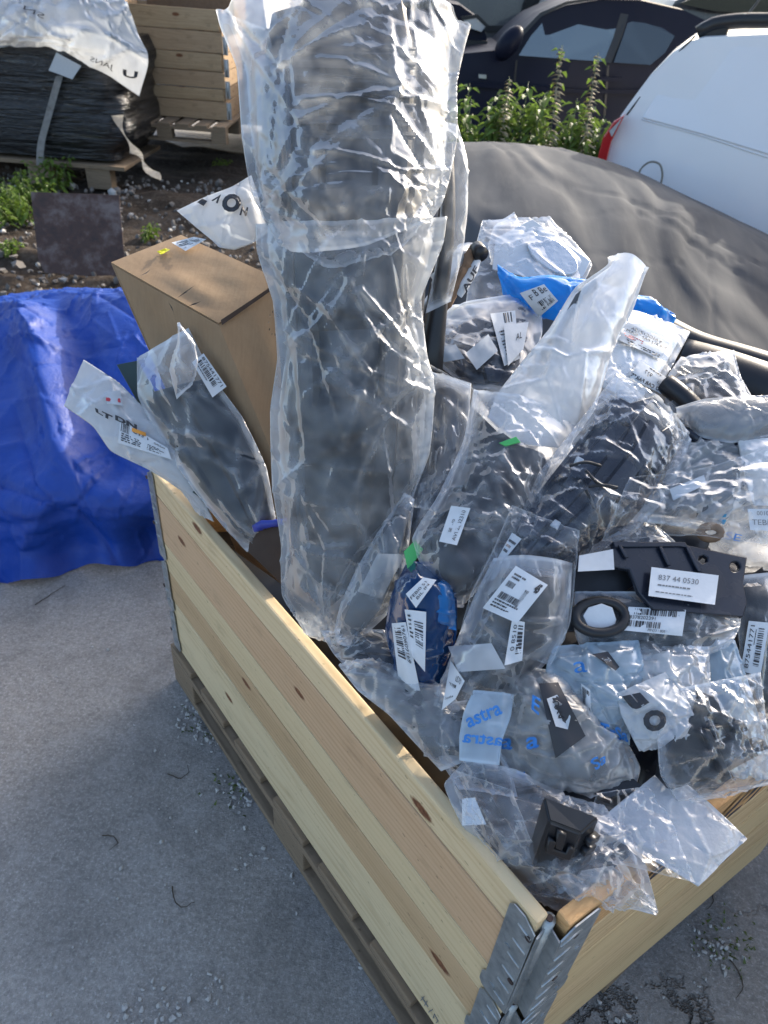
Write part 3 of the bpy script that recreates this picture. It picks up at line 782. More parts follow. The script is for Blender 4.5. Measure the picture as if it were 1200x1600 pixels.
# ------------------------------------------------------------------ ground
def ground():
    bm = bmesh.new()
    for x, y in ((-60, -30), (60, -30), (60, 120), (-60, 120)): bm.verts.new((x, y, 0))
    bm.faces.new(bm.verts[:])
    tag(bm_obj('ground', bm, M['concrete']), 'grey concrete yard ground', kind='structure')
    r = np.random.default_rng(3)
    nx, ny = 150, 110
    X, Y = np.meshgrid(np.linspace(-9, 9, nx), np.linspace(0, 1, ny))
    edge = 3.05+0.12*np.sin(X*1.7)+0.08*np.sin(X*4.1+1)+np.where(X > 0.2, 1.6, 0)
    Yw = edge+(8.6+0.2*np.sin(X)-edge)*Y
    Z = 0.004+0.055*smooth(Y/0.12)*(0.6+0.5*noise2(ny, nx, 22, 30, r))+0.02*noise2(ny, nx, 60, 80, r)*smooth(Y/0.1)
    Z = np.maximum(Z, 0.004)
    tag(mesh_obj('earth_ground', np.stack([X, Yw, Z], -1).reshape(-1, 3), grid_faces(ny, nx), M['earth'], None, True), 'dark stony earth ground', kind='structure')
    # rubble: stones scattered over the earth, far too many to count
    def ico(r_):
        bm = bmesh.new(); bmesh.ops.create_icosphere(bm, subdivisions=1, radius=1)
        V = np.array([tuple(v.co) for v in bm.verts]); Fq = [tuple(v.index for v in f.verts) for f in bm.faces]; bm.free(); return V, Fq
    V0, F0 = ico(1)
    for nm, mt, cnt, lab in (('rubble', 'stone', 2600, 'grey stones and rubble strewn over the earth'), ('white_rubble', 'stone2', 330, 'pale stone chips strewn over the earth')):
        V, Fc = [], []
        for k in range(cnt):
            x = r.uniform(-4.6, 0.6); y = 3.2+3.6*r.random()**1.2; s = r.uniform(0.006, 0.02)*(1.8 if r.random() < 0.1 else 1)
            if x > 0.2 and y < 4.9: continue
            Q = V0*(s*r.uniform(0.6, 1.3, 3))*(1+0.25*r.standard_normal((len(V0), 1)))
            a = r.uniform(0, 6.28); ca, sa = math.cos(a), math.sin(a)
            Q = np.stack([Q[:, 0]*ca-Q[:, 1]*sa, Q[:, 0]*sa+Q[:, 1]*ca, Q[:, 2]], 1)+(x, y, 0.055+r.uniform(0, 0.02))
            i = len(V)*len(V0); V.append(Q); Fc += [tuple(a_+i for a_ in f) for f in F0]
        tag(mesh_obj(nm, np.concatenate(V), Fc, M[mt]), lab, nm.replace('_', ' ') if 0 else 'rubble', kind='stuff')
    # crumbs and moss beside the pallet and on the slab
    V, Fc = [], []
    spots = [((305, 1125), 26, 60), ((375, 1235), 24, 60), ((330, 1150), 20, 30), ((250, 1570), 35, 26), ((195, 1580), 18, 12), ((330, 1555), 30, 10), ((120, 1010), 30, 5), ((425, 1340), 40, 18), ((560, 1500), 16, 12), ((1120, 1485), 45, 60), ((300, 1300), 150, 26), ((110, 1500), 110, 14), ((960, 1580), 90, 25)]
    for (c, sp, n) in spots:
        for k in range(n):
            q = (c[0]+r.normal()*sp*0.6, c[1]+r.normal()*sp*0.6); w = at(q, z=0.0); s = r.uniform(0.0012, 0.0052)
            Q = V0*(s*r.uniform(0.7, 1.4, 3))*(1+0.3*r.standard_normal((len(V0), 1)))+w+(0, 0, s*0.5)
            i = len(V)*len(V0); V.append(Q); Fc += [tuple(a_+i for a_ in f) for f in F0]
    tag(mesh_obj('crumbs', np.concatenate(V), Fc, M['stone2']), 'pale grit and crumbs on the concrete slab', 'grit', kind='stuff')
    V, Fc = [], []
    for (c, sp, n) in [((312, 1130), 16, 40), ((368, 1240), 22, 50), ((1130, 1480), 30, 70), ((385, 1225), 12, 20)]:
        for k in range(n):
            q = (c[0]+r.normal()*sp, c[1]+r.normal()*sp*0.8); w = at(q, z=0.0)
            a = r.uniform(0, 6.28); l = r.uniform(0.004, 0.012); d1 = np.array([math.cos(a), math.sin(a), 0]); d2 = np.array([-d1[1], d1[0], 0])
            i = len(V); up = np.array([0, 0, r.uniform(0.002, 0.012)])
            V += [w-d2*l*0.3+(0, 0, .001), w+d2*l*0.3+(0, 0, .001), w+d1*l+up]; Fc.append((i, i+1, i+2))
    tag(mesh_obj('moss', np.array(V), Fc, M['moss']), 'small moss tufts growing on the concrete', 'moss', kind='stuff')
    # dry curled twigs on the slab
    tw = [([(270, 1385), (272, 1405), (285, 1418), (305, 1410)], 'curled dry twig shaped like a hook on the slab, nearest the crate'),
          ([(262, 1210), (280, 1215), (294, 1208), (292, 1195)], 'thin curved twig lying on the slab beside the moss tufts'),
          ([(160, 1305), (178, 1308), (184, 1318), (170, 1328)], 'short dark curled twig lying alone on the open slab'),
          ([(55, 945), (70, 935), (85, 925), (102, 915)], 'straight dry twig lying beside the blue tarpaulin hem'),
          ([(1100, 1385), (1112, 1395), (1114, 1410), (1105, 1420)], 'curled twig on the dark slab right of the crate'),
          ([(1140, 1500), (1155, 1520), (1160, 1545), (1150, 1560)], 'long bent twig beside the moss patch on the cracked slab')]
    for pts, lab in tw:
        bm = bmesh.new(); W = resample([at(p, z=0.004) for p in pts], 12)+np.random.default_rng(len(lab)).normal(0, 0.0008, (12, 3))
        tube(bm, W, 0.0013, 5, taper=np.linspace(1.2, 0.5, 12))
        o = put('twig', bm, M['twig'], None, True); tag(o, lab, 'twig', 'dry twigs on the concrete')
ground()
# ------------------------------------------------------------------ the crate of pallet collars, full of parts
NL = np.array([UU[1], -UU[0], 0.0])          # inward from the left wall
if NL @ VV < 0: NL = -NL
NR = np.array([VV[1], -VV[0], 0.0])
if NR @ UU < 0: NR = -NR
pale, pale2, red_, brown_ = (0.60, 0.47, 0.285), (0.56, 0.46, 0.285), (0.52, 0.33, 0.195), (0.45, 0.31, 0.175)
W_ = {
 'a': wood('pine_pale_knotty', (0.72, 0.56, 0.335), (0.54, 0.37, 0.185), [(0.214, 0.018, 0.011), (0.932, 0.05, 0.010)], ring=55, wob=0.012, seed=1.3),
 'b': wood('pine_reddish', (0.62, 0.415, 0.245), (0.47, 0.28, 0.145), [(1.031, 0.085, 0.009), (0.546, 0.07, 0.008)], ring=70, wob=0.006, seed=2.1),
 'c': wood('pine_pale_streaky', (0.68, 0.53, 0.31), (0.54, 0.39, 0.205), [], ring=60, wob=0.006, seed=3.7),
 'd': wood('pine_brown', (0.56, 0.385, 0.215), (0.385, 0.24, 0.115), [(0.762, 0.07, 0.009), (0.12, 0.03, 0.011)], ring=75, wob=0.008, seed=4.4),
 'e': wood('pine_pale_wide', (0.70, 0.56, 0.34), (0.51, 0.365, 0.19), [(0.86, 0.11, 0.009)], ring=42, wob=0.02, seed=5.9),
 'r1': wood('sawn_orange', (0.64, 0.38, 0.17), (0.36, 0.17, 0.06), [], ring=80, wob=0.01, seed=6.2, saw=1.2),
 'r2': wood('sawn_pale', (0.66, 0.48, 0.26), (0.38, 0.21, 0.09), [(0.5, 0.08, 0.01)], ring=60, wob=0.014, seed=7.1, saw=0.8),
 'r3': wood('sawn_yellow', (0.64, 0.47, 0.25), (0.42, 0.26, 0.12), [], ring=70, wob=0.01, seed=8.8, saw=0.5),
 'old': wood('weathered_pallet', (0.26, 0.19, 0.125), (0.12, 0.085, 0.055), [], ring=80, wob=0.01, seed=9.3, dirt=0.3, rough=0.85),
 'far': wood('far_crate_wood', (0.47, 0.335, 0.20), (0.33, 0.215, 0.115), [(0.6, 0.1, 0.014)], ring=40, wob=0.02, seed=1.9, dirt=0.25, rough=0.8),
 'far2': wood('far_crate_wood_b', (0.44, 0.305, 0.185), (0.31, 0.20, 0.11), [(0.3, 0.06, 0.008)], ring=45, wob=0.02, seed=6.9, dirt=0.28, rough=0.8),
}
crate = thing('pallet_collar_crate', 'open pine crate with steel corner hinges, heaped with bagged car parts', 'crate', (B0+0.5*LL*UU+0.5*WW*VV+ZZ*0.146))
zs = [0.147, 0.335, 0.435, 0.525, 0.662, 0.73]
for i in range(5):
    k = 'edcba'[i]
    board('board', crate, B0+UU*0.022+ZZ*(zs[i]+0.0006), UU, NL, ZZ, LL-0.05, 0.021+0.0015*(i % 2), zs[i+1]-zs[i]-0.0024, W_[k], 0.0026 if i < 4 else 0.004, warp=0.0008)
zr = [0.147, 0.30, 0.42, 0.54, 0.64, 0.73]
for i in range(5):
    board('board', crate, B0+VV*0.03+ZZ*(zr[i]+0.0006), VV, NR, ZZ, WW-0.06, 0.021+0.002*(i % 2), zr[i+1]-zr[i]-0.0012, W_[('r3', 'r2', 'r3', 'r2', 'r1')[i]], 0.003, warp=0.001)
for i in range(5):
    board('board', crate, B0+VV*WW+UU*0.03+ZZ*(zr[i]+0.001)-NL*0.021, UU, NL, ZZ, LL-0.06, 0.021, zr[i+1]-zr[i]-0.001, W_['r3'], 0.003)
    board('board', crate, B0+UU*LL+VV*0.03+ZZ*(zr[i]+0.001)-NR*0.021, VV, NR, ZZ, WW-0.06, 0.021, zr[i+1]-zr[i]-0.001, W_['r2'], 0.003)
# black stencil on the top board of the right wall
class WallFlat:
    n = -NR
    def depth(s, x, y, k=0):
        r = ray((x, y)); return float(((B0-NR*0.001-EYE) @ NR)/(r @ NR))
def stencil(s0, z0, s1, z1, quads):
    bm = bmesh.new()
    for q in quads:
        bm.faces.new([bm.verts.new(tuple(B0+VV*s+ZZ*z-NR*0.0035)) for s, z in q])
    return put('stencil', bm, M['ink'], crate)
stencil(0, 0, 0, 0, [[(0.185, 0.665), (0.235, 0.665), (0.25, 0.678), (0.20, 0.682)], [(0.19, 0.69), (0.245, 0.683), (0.26, 0.70), (0.215, 0.71)],
                     [(0.325, 0.665), (0.35, 0.672), (0.40, 0.714), (0.375, 0.712)], [(0.36, 0.665), (0.40, 0.667), (0.405, 0.678), (0.37, 0.678)],
                     [(0.395, 0.69), (0.42, 0.692), (0.445, 0.718), (0.42, 0.716)], [(0.41, 0.665), (0.43, 0.668), (0.475, 0.715), (0.455, 0.715)]])
# handwritten scribble near the foot of the left wall
bm = bmesh.new()
for a in ([(0.10, .17), (0.105, .20)], [(0.11, .172), (0.113, .198)], [(0.10, .186), (0.118, .184)], [(0.122, .17), (0.128, .196)], [(0.134, .172), (0.134, .19), (0.145, .186), (0.142, .17)]):
    tube(bm, [B0+UU*(0.26-s)+ZZ*z-NL*0.001 for s, z in a], 0.0009, 4)
put('scribble', bm, M['ink_grey'], crate)

def hinge_set(corner, a, na, b, nb, wa, wb, screws=True):
    """galvanised folding hinge: two plates, flanges running in to a barrel, pressed ribs, screws"""
    pin = corner+na*0.020+nb*0.020
    lv = [(0.722, 0.47), (0.462, 0.30), (0.292, 0.15)]
    for li, (z1, z0) in enumerate(lv):
        ex = 0.0
        for (d, n, w, o) in ((a, na, wa, 'l'), (b, nb, wb, 'r')):
            s0 = 0.016
            prof = [(s0+0.002, z1-0.014), (s0+0.022, z1+0.001), (w-0.006, z1+0.001), (w, z1-0.007), (w, z0+0.045), (w+0.006, z0+0.036), (w+0.006, z0+0.010), (w, z0+0.002), (w-0.01, z0), (s0, z0)]
            bm = bmesh.new()
            fr = [bm.verts.new(tuple(corner+d*s+ZZ*z-n*0.0045)) for s, z in prof]; bkv = [bm.verts.new(tuple(corner+d*s+ZZ*z-n*0.0025)) for s, z in prof]
            bm.faces.new(fr); bm.faces.new(bkv[::-1])
            for i in range(len(prof)): bm.faces.new((fr[i], bkv[i], bkv[(i+1) % len(prof)], fr[(i+1) % len(prof)]))
            bmesh.ops.recalc_face_normals(bm, faces=bm.faces)
            pl = put('hinge_plate', bm, M['steel'], crate)
            # flange in to the barrel
            bm = bmesh.new(); q = corner+d*0.016-n*0.0035
            t_ = (pin-ZZ*0)-q; t_[2] = 0; ln = np.linalg.norm(t_); t_ /= ln; nn = np.cross(t_, ZZ)
            frame_box(bm, q+ZZ*z0, t_, nn, ZZ, ln, 0.0022, z1-z0-0.016)
            put('hinge_flange', bm, M['steel'], pl)
            # pressed ribs
            nr = max(3, int((z1-z0)/0.038))
            for k in range(nr):
                z = z0+0.022+(z1-z0-0.05)*k/max(1, nr-1)
                bm = bmesh.new(); tube(bm, [corner+d*0.020+ZZ*z-n*0.0045, corner+d*(0.020+0.55*(w-0.02))+ZZ*(z+0.003)-n*0.0042], 0.0022, 6)
                put('pressed_rib', bm, M['steel'], pl, True)
            for k in range(3 if li else 4):
                z = z0+0.03+(z1-z0-0.06)*k/3; s = w+ex-0.016-(0.022 if k % 2 else 0)
                bm = bmesh.new(); c = corner+d*s+ZZ*z-n*0.0062
                tube(bm, [c, c+n*0.002], 0.0050, 10)
                put('screw', bm, M['rust'] if k % 2 else M['steel'], pl)
        bm = bmesh.new(); tube(bm, [pin-ZZ*0+ZZ*(z0+0.004), pin+ZZ*(z1-0.004)], 0.0085, 12)
        put('hinge_barrel', bm, M['steel'], crate, True)
        bm = bmesh.new(); tube(bm, [pin+ZZ*(z1-0.006), pin+ZZ*(z1-0.001)], 0.0045, 8); put('hinge_pin', bm, M['rust'], crate)
hinge_set(B0, UU, NL, VV, NR, 0.062, 0.085)
hinge_set(B0+UU*LL, -UU, NL, VV, -NR, 0.05, 0.07)

# pallet under the crate
def pallet(name, label, o, ax, ay, lx, ly, mat, group=None, top_gap=True, nb=7):
    t = thing(name, label, 'pallet', o, group)
    for i in range(nb):                                    # top boards run along ay
        w = lx/nb*0.72; s = i*(lx-w)/(nb-1)
        board('top_board', t, o+ax*s+ZZ*0.121, ax, ay, ZZ, w, ly, 0.022, mat, 0.003, warp=0.001)
    for j in range(3):
        s = j*(ly-0.1)/2
        board('stringer', t, o+ay*s+ZZ*0.0995, ax, ay, ZZ, lx, 0.1, 0.021, mat, 0.003)
        board('bottom_board', t, o+ay*s+ZZ*0.002, ax, ay, ZZ, lx, 0.1, 0.0195, mat, 0.003)
        for k in range(3):
            board('block', t, o+ay*s+ax*(k*(lx-0.13)/2)+ZZ*0.022, ax, ay, ZZ, 0.13, 0.1, 0.077, mat, 0.004)
    return t
pallet('wooden_pallet', 'weathered wooden pallet under the pine crate of car parts', B0+UU*0.0+VV*0.0-NL*0.012-NR*0.012, UU, NL, LL+0.01, WW+0.02, W_['old'])

# ------------------------------------------------------------------ background, left: wrapped load, far crate, rusty plate
def far_crate():
    y0 = 7.2
    # crate front: pixels (185..355, 0..185)
    rb = at((355, 190), y=y0); lb = at((185, 175), y=y0)
    ax = rb-lb; wid = np.linalg.norm(ax[:2]); ax[2] = 0; ax /= np.linalg.norm(ax); ay = np.array([-ax[1], ax[0], 0])
    zb = 0.5*(rb[2]+lb[2]); o = np.array([lb[0], lb[1], zb])
    top = at((300, 12), y=y0)[2]
    t = thing('timber_crate', 'brown six-board timber crate standing on a pallet behind the yard debris', 'crate', o)
    hs = np.array([0.19, 0.19, 0.165, 0.155, 0.12, 0.18])[::-1]; hs = hs/hs.sum()*(top-zb)
    z = 0
    for i, h in enumerate(hs):
        board('board', t, o+ZZ*(z+0.003), ax, ay, ZZ, wid-0.02*(i % 2), 0.022, h-0.006, W_['far' if i % 2 else 'far2'], 0.003)
        for s in (0, wid-0.022): board('board', t, o+ax*s+ay*0.023+ZZ*(z+0.003), ay, ax, ZZ, 0.78, 0.022, h-0.006, W_['far2'], 0.003)
        board('board', t, o+ay*0.803+ZZ*(z+0.003), ax, ay, ZZ, wid, 0.022, h-0.006, W_['far'], 0.003)
        z += h
    for s in (wid+0.002, -0.045):
        for k in range(5):
            bm = bmesh.new(); frame_box(bm, o+ax*s-ay*0.004+ZZ*(0.01+k*(top-zb)/5), ax, ay, ZZ, 0.042, 0.006, (top-zb)/5-0.03, 0.002)
            h = put('hinge_plate', bm, M['steel'], t)
            bm = bmesh.new()
            tube(bm, [o+ax*(s+0.02)-ay*0.006+ZZ*(0.01+k*(top-zb)/5), o+ax*(s+0.02)-ay*0.006+ZZ*((k+1)*(top-zb)/5-0.03)], 0.008, 8)
            put('hinge_barrel', bm, M['steel'], h, True)
    # loose things lying on its top
    bm = bmesh.new(); frame_box(bm, o+ax*0.30+ay*0.2+ZZ*(top-zb-0.15), ax, ay, ZZ, 0.75, 0.5, 0.30, 0.01)
    tag(put('timber_box', bm, M['card_brown']), 'greyish brown box poking out of the top of the timber crate', 'box')
    # its pallet
    pz = 0.147; po = np.array([o[0], o[1], 0])-ay*0.18+ax*(-0.05)
    tt = pallet('wooden_pallet', 'slatted wooden pallet carrying the brown timber crate', np.array([po[0], po[1], zb-0.146])-ay*0.12, ax, ay, wid+0.10, 1.2, W_['old'], nb=7)
    return t
far_crate()
def shade_stack():  # crate and pallet added out of view to shade the near right side
    o = np.array([1.72, 0.35, 0.0]); ax = np.array([0.97, 0.24, 0]); ax /= np.linalg.norm(ax); ay = np.array([-ax[1], ax[0], 0])
    pallet('wooden_pallet', 'wooden pallet under the added unseen shade crate at the right', o, ax, ay, 0.8, 1.7, W_['old'])
    t = thing('added_shade_crate', 'tall board crate added out of view right of the heap to cast shade', 'crate', o+ZZ*0.146)
    for i in range(6):
        z = 0.146+i*0.196
        for (p, d, n, l) in ((o, ay, ax, 1.7), (o+ax*0.778, ay, ax, 1.7)): board('board', t, p+ZZ*z, d, n, ZZ, l, 0.022, 0.192, W_['far2'], 0.003)
        for p in (o+ax*0.023, o+ax*0.023+ay*1.678): board('board', t, p+ZZ*z, ax, ay, ZZ, 0.754, 0.022, 0.192, W_['far'], 0.003)
shade_stack()

def wrapped_load():
    y0 = 6.25
    q = lambda x, y: at((x, y), y=y0)
    pl = q(-150, 225); pr = q(195, 200); base = q(60, 262)
    x0, x1 = q(-260, 150)[0], q(192, 160)[0]; zt = q(90, 62)[2]; zb = q(60, 246)[2]
    t = thing('wrapped_pallet_load', 'pallet load tightly wrapped in shiny black stretch film with tape strips', 'pallet load', (0.5*(x0+x1), y0+0.5, 0.06))
    n, nz = 120, 28; V = []
    r = np.random.default_rng(5)
    nn = noise2(nz, n, 12, 24, r, True)
    for j in range(nz):
        v = j/(nz-1); z = zb+(zt-zb)*v
        for i in range(n):
            a = 2*math.pi*i/n; e = 0.24
            cx, sx = math.cos(a), math.sin(a)
            ex = (abs(cx)**e)*np.sign(cx); ey = (abs(sx)**e)*np.sign(sx)
            wid = 1.0-0.10*(1-smooth(v/0.30))+0.015*math.sin(v*9)+0.014*nn[j, i]-0.05*smooth((v-0.9)/0.1)
            V.append((0.5*(x0+x1)+0.5*(x1-x0)*ex*wid, y0+0.55+0.55*ey*wid, z+0.02*math.sin(a*3)*(v > 0.95)))
    Fc = list(map(tuple, grid_faces(nz, n, True))); Fc.append(tuple((nz-1)*n+i for i in range(n)))
    putm('black_wrap', V, Fc, M['black_wrap'], t)
    # tape strips
    fl = Surf(np.array(V).reshape(nz, n, 3)[:, n//2:])
    def tape(pts, w, nm='tape'):
        bm = bmesh.new(); prev = None
        W2 = resample([at((x, y), y=y0-0.035-0.004*(i % 2)) for i, (x, y) in enumerate(pts)], 14)
        for p in W2:
            dx = np.array([w/2, 0, 0.1*w]); a, b = bm.verts.new(tuple(p-dx)), bm.verts.new(tuple(p+dx))
            if prev: bm.faces.new((prev[0], prev[1], b, a))
            prev = (a, b)
        bmesh.ops.solidify(bm, geom=bm.faces[:], thickness=0.002)
        return put(nm, bm, M['tape'], t, True)
    tape([(93, 118), (84, 150), (73, 190), (64, 225), (62, 258)], 0.062)
    frame_patch = [at(p, y=y0-0.06) for p in ((88, 82), (127, 103), (113, 124), (76, 110))]
    putm('tape_patch', np.array(frame_patch), [(0, 1, 2, 3)], M['paper_grey'], t, False)
    # pallet timber showing underneath
    for (xa, xb) in ((130, 168), (40, 75)):
        a, b = q(xa, 262), q(xb, 262)
        board('pallet_block', t, np.array([a[0], y0+0.03, 0.06]), np.array([1., 0, 0]), np.array([0, 1., 0]), ZZ, b[0]-a[0], 0.12, max(0.06, zb-0.10), W_['old'], 0.004)
    board('pallet_board', t, np.array([x0+0.05, y0+0.02, max(0.1, zb-0.06)]), np.array([1., 0, 0]), np.array([0, 1., 0]), ZZ, x1-x0-0.12, 1.0, 0.03, W_['old'], 0.003)
    # loose strap of film trailing to the ground
    bm = bmesh.new(); prev = None
    W2 = resample([at(p, y=y0-dy) for p, dy in (((183, 180), 0.0), ((192, 205), 0.05), ((207, 232), 0.12), ((222, 250), 0.3), ((236, 268), 0.42), ((252, 278), 0.5))], 22)
    for i, p in enumerate(W2):
        a_ = 0.4+1.8*math.sin(i*0.35); dx = 0.045*np.array([math.cos(a_)*0.8+0.3, 0.25*math.sin(a_), 0.35*math.sin(a_)])
        a, b = bm.verts.new(tuple(p-dx)), bm.verts.new(tuple(p+dx))
        if prev: bm.faces.new((prev[0], prev[1], b, a))
        prev = (a, b)
    bmesh.ops.solidify(bm, geom=bm.faces[:], thickness=0.0015)
    tag(put('film_strap', bm, M['tape'], None, True), 'twisted strip of clear film trailing from the wrapped load to the ground', 'film strip')
    # white printed plastic sheet thrown over the top
    yy = y0-0.10
    P = lambda x, y, dy=0.0: at((x, y), y=yy+dy)
    rows = [[P(-200, -120, 1.0), P(60, -110, 1.0), P(235, -60, 0.9)], [P(-210, -40, 0.5), P(60, -45, 0.5), P(190, -20, 0.35)],
            [P(-210, 30, 0.06), P(0, 25, 0.05), P(120, 12, 0.05), P(212, 42, 0.10)], [P(-210, 60, -0.02), P(0, 55, -0.03), P(110, 66, -0.03), P(229, 95, 0.0)],
            [P(-210, 82, 0.0), P(0, 77, 0.0), P(95, 80, 0.0), P(150, 108, 0.0), P(216, 150, 0.03)]]
    tt, sf, o = sheet('plastic_sheet', rows, M['sheet_white'], 101, 121, 0.10, 0.08, 0.02, 11, cr=(160, 0.045, 0.018, 0.22), parent=None, label='crumpled white plastic sheet with black print draped over the black wrapped load', cat='plastic sheet')
    printing(tt, sf, [(178, 102), (142, 88), (140, 97), (176, 112)], 'JANS', M['ink'], 0.012, 0.3)
    printing(tt, sf, [(216, 112), (192, 108), (192, 120), (214, 124)], 'U', M['ink'], 0.012, 0.3, 0.03)
    printing(tt, sf, [(70, 22), (38, 8), (36, 14), (68, 30)], 'SN', M['ink'], 0.012, 0.3)
wrapped_load()

def rusty_plate():
    fl = Flat((110, 430, float((at((110, 430), z=0.06)-EYE) @ RB[:, 2])), (190, 430, float((at((190, 430), z=0.06)-EYE) @ RB[:, 2])), (110, 300, float((at((110, 430), z=0.06)-EYE) @ RB[:, 2])-0.02))
    o = plate('metal_plate', fl, [(48, 300), (186, 305), (194, 402), (180, 434), (70, 426), (60, 405)], [], 0.006, M['rust'])
    tag(o, 'dark rusty square metal plate standing on the stony earth', 'metal plate')
rusty_plate()

def leafy(name, label, base, stems, r, leafmat, hgt, lsize, spread, seed_top=False, group=None, cat='plant'):
    t = thing(name, label, cat, base, group)
    V, Fc = [], []; bm = bmesh.new(); SV, SF = [], []
    for s in range(stems):
        a = r.uniform(0, 6.28); lean = r.uniform(0, spread); h = hgt*r.uniform(0.65, 1.05) if stems > 1 else hgt
        b = np.array(base)+np.array([math.cos(a), math.sin(a), 0])*r.uniform(0, spread*0.5)*(stems > 1)
        top = b+np.array([math.cos(a)*lean*0.6, math.sin(a)*lean*0.6, h])
        pts = resample([b, 0.5*(b+top)+r.normal(0, 0.02, 3), top], 10)
        tube(bm, pts, 0.004, 5, taper=np.linspace(1.2, 0.5, 10))
        nl = max(5, int(h/0.055))
        for k in range(nl):
            f = 0.12+0.88*(k+0.5)/nl; p = np.array([np.interp(f*9, range(10), pts[:, c]) for c in range(3)])
            for q in range(4 if not seed_top or f < 0.7 else 2):
                an = (k % 2)*1.57+q*1.57+r.normal(0, 0.35); L = lsize*r.uniform(0.6, 1.15)*(1-0.45*f)
                d = np.array([math.cos(an), math.sin(an), r.uniform(-0.5, 0.25)]); d /= np.linalg.norm(d)
                sd = np.cross(d, ZZ); sd /= np.linalg.norm(sd)
                drop = np.array([0, 0, -0.35*L]); pt = p+d*0.02; i = len(V)
                V += [pt, pt+d*L*0.35+sd*L*0.27+(0, 0, .008), pt+d*L*0.35-sd*L*0.27+(0, 0, .008), pt+d*L*0.4-np.array([0, 0, 0.006]), pt+d*L*0.75+sd*L*0.17+drop*0.4, pt+d*L*0.75-sd*L*0.17+drop*0.4, pt+d*L+drop]
                Fc += [(i, i+3, i+1), (i, i+2, i+3), (i+1, i+3, i+4), (i+3, i+2, i+5), (i+3, i+6, i+4), (i+3, i+5, i+6)]
        if seed_top:
            for k in range(26):
                f = 0.62+0.38*k/26; p = np.array([np.interp(f*9, range(10), pts[:, c]) for c in range(3)])
                for q in range(5):
                    an = r.uniform(0, 6.28); L = 0.055*(1.2-f)*r.uniform(0.6, 1.3)*2.2; d = np.array([math.cos(an), math.sin(an), -0.35]); sd = np.array([-d[1], d[0], 0])*0.010
                    i = len(SV); SV += [p-sd, p+sd, p+d*L*0.5+sd*0.8+(0, 0, .006), p+d*L]; SF.append((i, i+1, i+2, i+3))
    put('stem', bm, M['stem'], t, True)
    putm('leaves', np.array(V), Fc, leafmat, t, False)
    if SV: putm('seed_spike', np.array(SV), SF, M['seed'], t, False)
    return t
r_ = np.random.default_rng(21)
for k, (px_, py_) in enumerate([(-20, 335), (20, 325), (55, 320), (90, 300), (5, 350), (40, 345), (-40, 345)]):
    leafy('weed', ['low bright green weed clump at the left edge below the wrapped load', 'bright green weed clump with broad leaves below the tape strip', 'spreading green weed reaching towards the rusty plate', 'outermost sprig of green weed beside the wrapped load', 'small weed in front of the larger green clump', 'green weed touching the corner of the rusty plate', 'green weed half out of the picture at the left edge'][k],
          at((px_, py_), z=0.055), 7, r_, M['leaf'], 0.26-0.02*(k % 3), 0.085, 0.22, group='weeds below the wrapped load')
for k, (px_, py_) in enumerate([(350, 262), (232, 372), (10, 398)]):
    leafy('weed', ['tiny pale weed sprig by the far pallet corner', 'small yellowish weed tuft between the stones and the cardboard box', 'small weed tuft left of the rusty plate foot'][k], at((px_, py_), z=0.055), 4, r_, M['leaf'], 0.10, 0.05, 0.08, group='tiny weeds among the stones')
# nettles between the tarpaulin and the dark car
xs = np.linspace(706, 952, 27)
for k, x in enumerate(xs):
    y = 4.75+0.35*((k*7) % 5)/5
    b = at((x, 240), y=y); b[2] = 0.05
    yt = float(np.interp(x, [706, 760, 800, 860, 905, 950], [170, 150, 150, 165, 165, 205]))+((k*37) % 11-5)*3
    top = at((x, yt), y=y)[2]
    leafy('nettle', 'leafy green nettle in the row between the grey tarpaulin and the dark car', b, 3, r_, M['leaf_nettle'], top-0.05, 0.13, 0.12, group='nettles in front of the dark car')
for x, yt, lab in ((775, 118, 'nettle with a short seed spike, leftmost of the tall ones'), (850, 68, 'tall nettle with pale seed spike in front of the car mirror side of the window'), (903, 80, 'tall nettle with pale seed spike, right one before the car door')):
    y = 4.7; b = at((x, 240), y=y); b[2] = 0.05; top = at((x, yt), y=y)[2]
    leafy('seeding_nettle', lab, b, 1, r_, M['leaf_nettle'], top-0.05, 0.115, 0.06, True, 'seeding nettles in front of the dark car')

# ------------------------------------------------------------------ vehicles
def loft_body(outline, y0, width, taper_z, taper, n=9):
    """outline in (x, z) of the camera-side flank, swept across the car's width with rounded flanks and tumblehome"""
    out = []; prof = []
    for k in range(n):
        f = k/(n-1); prof.append((f, 1-abs(2*f-1)**6))
    cx = np.mean([p[0] for p in outline]); cz = np.mean([p[1] for p in outline])
    rings = []
    for f, ins in prof:
        ring = []
        for (x, z) in outline:
            tp = taper*float(np.clip((z-taper_z)/0.55, 0, 1))
            yy = y0+width*f
            mid = y0+width/2; yy = mid+(yy-mid)*(1-2*tp/width)
            sh = 0.030*(1-ins)
            ring.append((x+(cx-x)*sh*0.3, yy, z+(cz-z)*sh))
        rings.append(ring)
    V = [v for r in rings for v in r]; m = len(outline)
    Fc = [tuple(q) for q in grid_faces(n, m, True)]+[tuple(range(m))[::-1], tuple((n-1)*m+i for i in range(m))]
    return V, Fc
def sm(o, a=32):
    md = o.modifiers.new('edge', 'EDGE_SPLIT'); md.split_angle = math.radians(a)
class VPlane:
    """upright plane of a flank: o a point on it, d its horizontal direction, n pointing away from the camera"""
    def __init__(s, o, d):
        s.o = np.array(o, float); s.d = np.array(d, float)/np.linalg.norm(d); s.n = np.array([-s.d[1], s.d[0], 0.0])
    def pt(s, p, off=0.0):
        r = ray(p); t = ((s.o+s.n*off-EYE) @ s.n)/(r @ s.n); return EYE+r*t
    def xz(s, p):
        w = s.pt(p); return float((w-s.o) @ s.d), float(w[2])
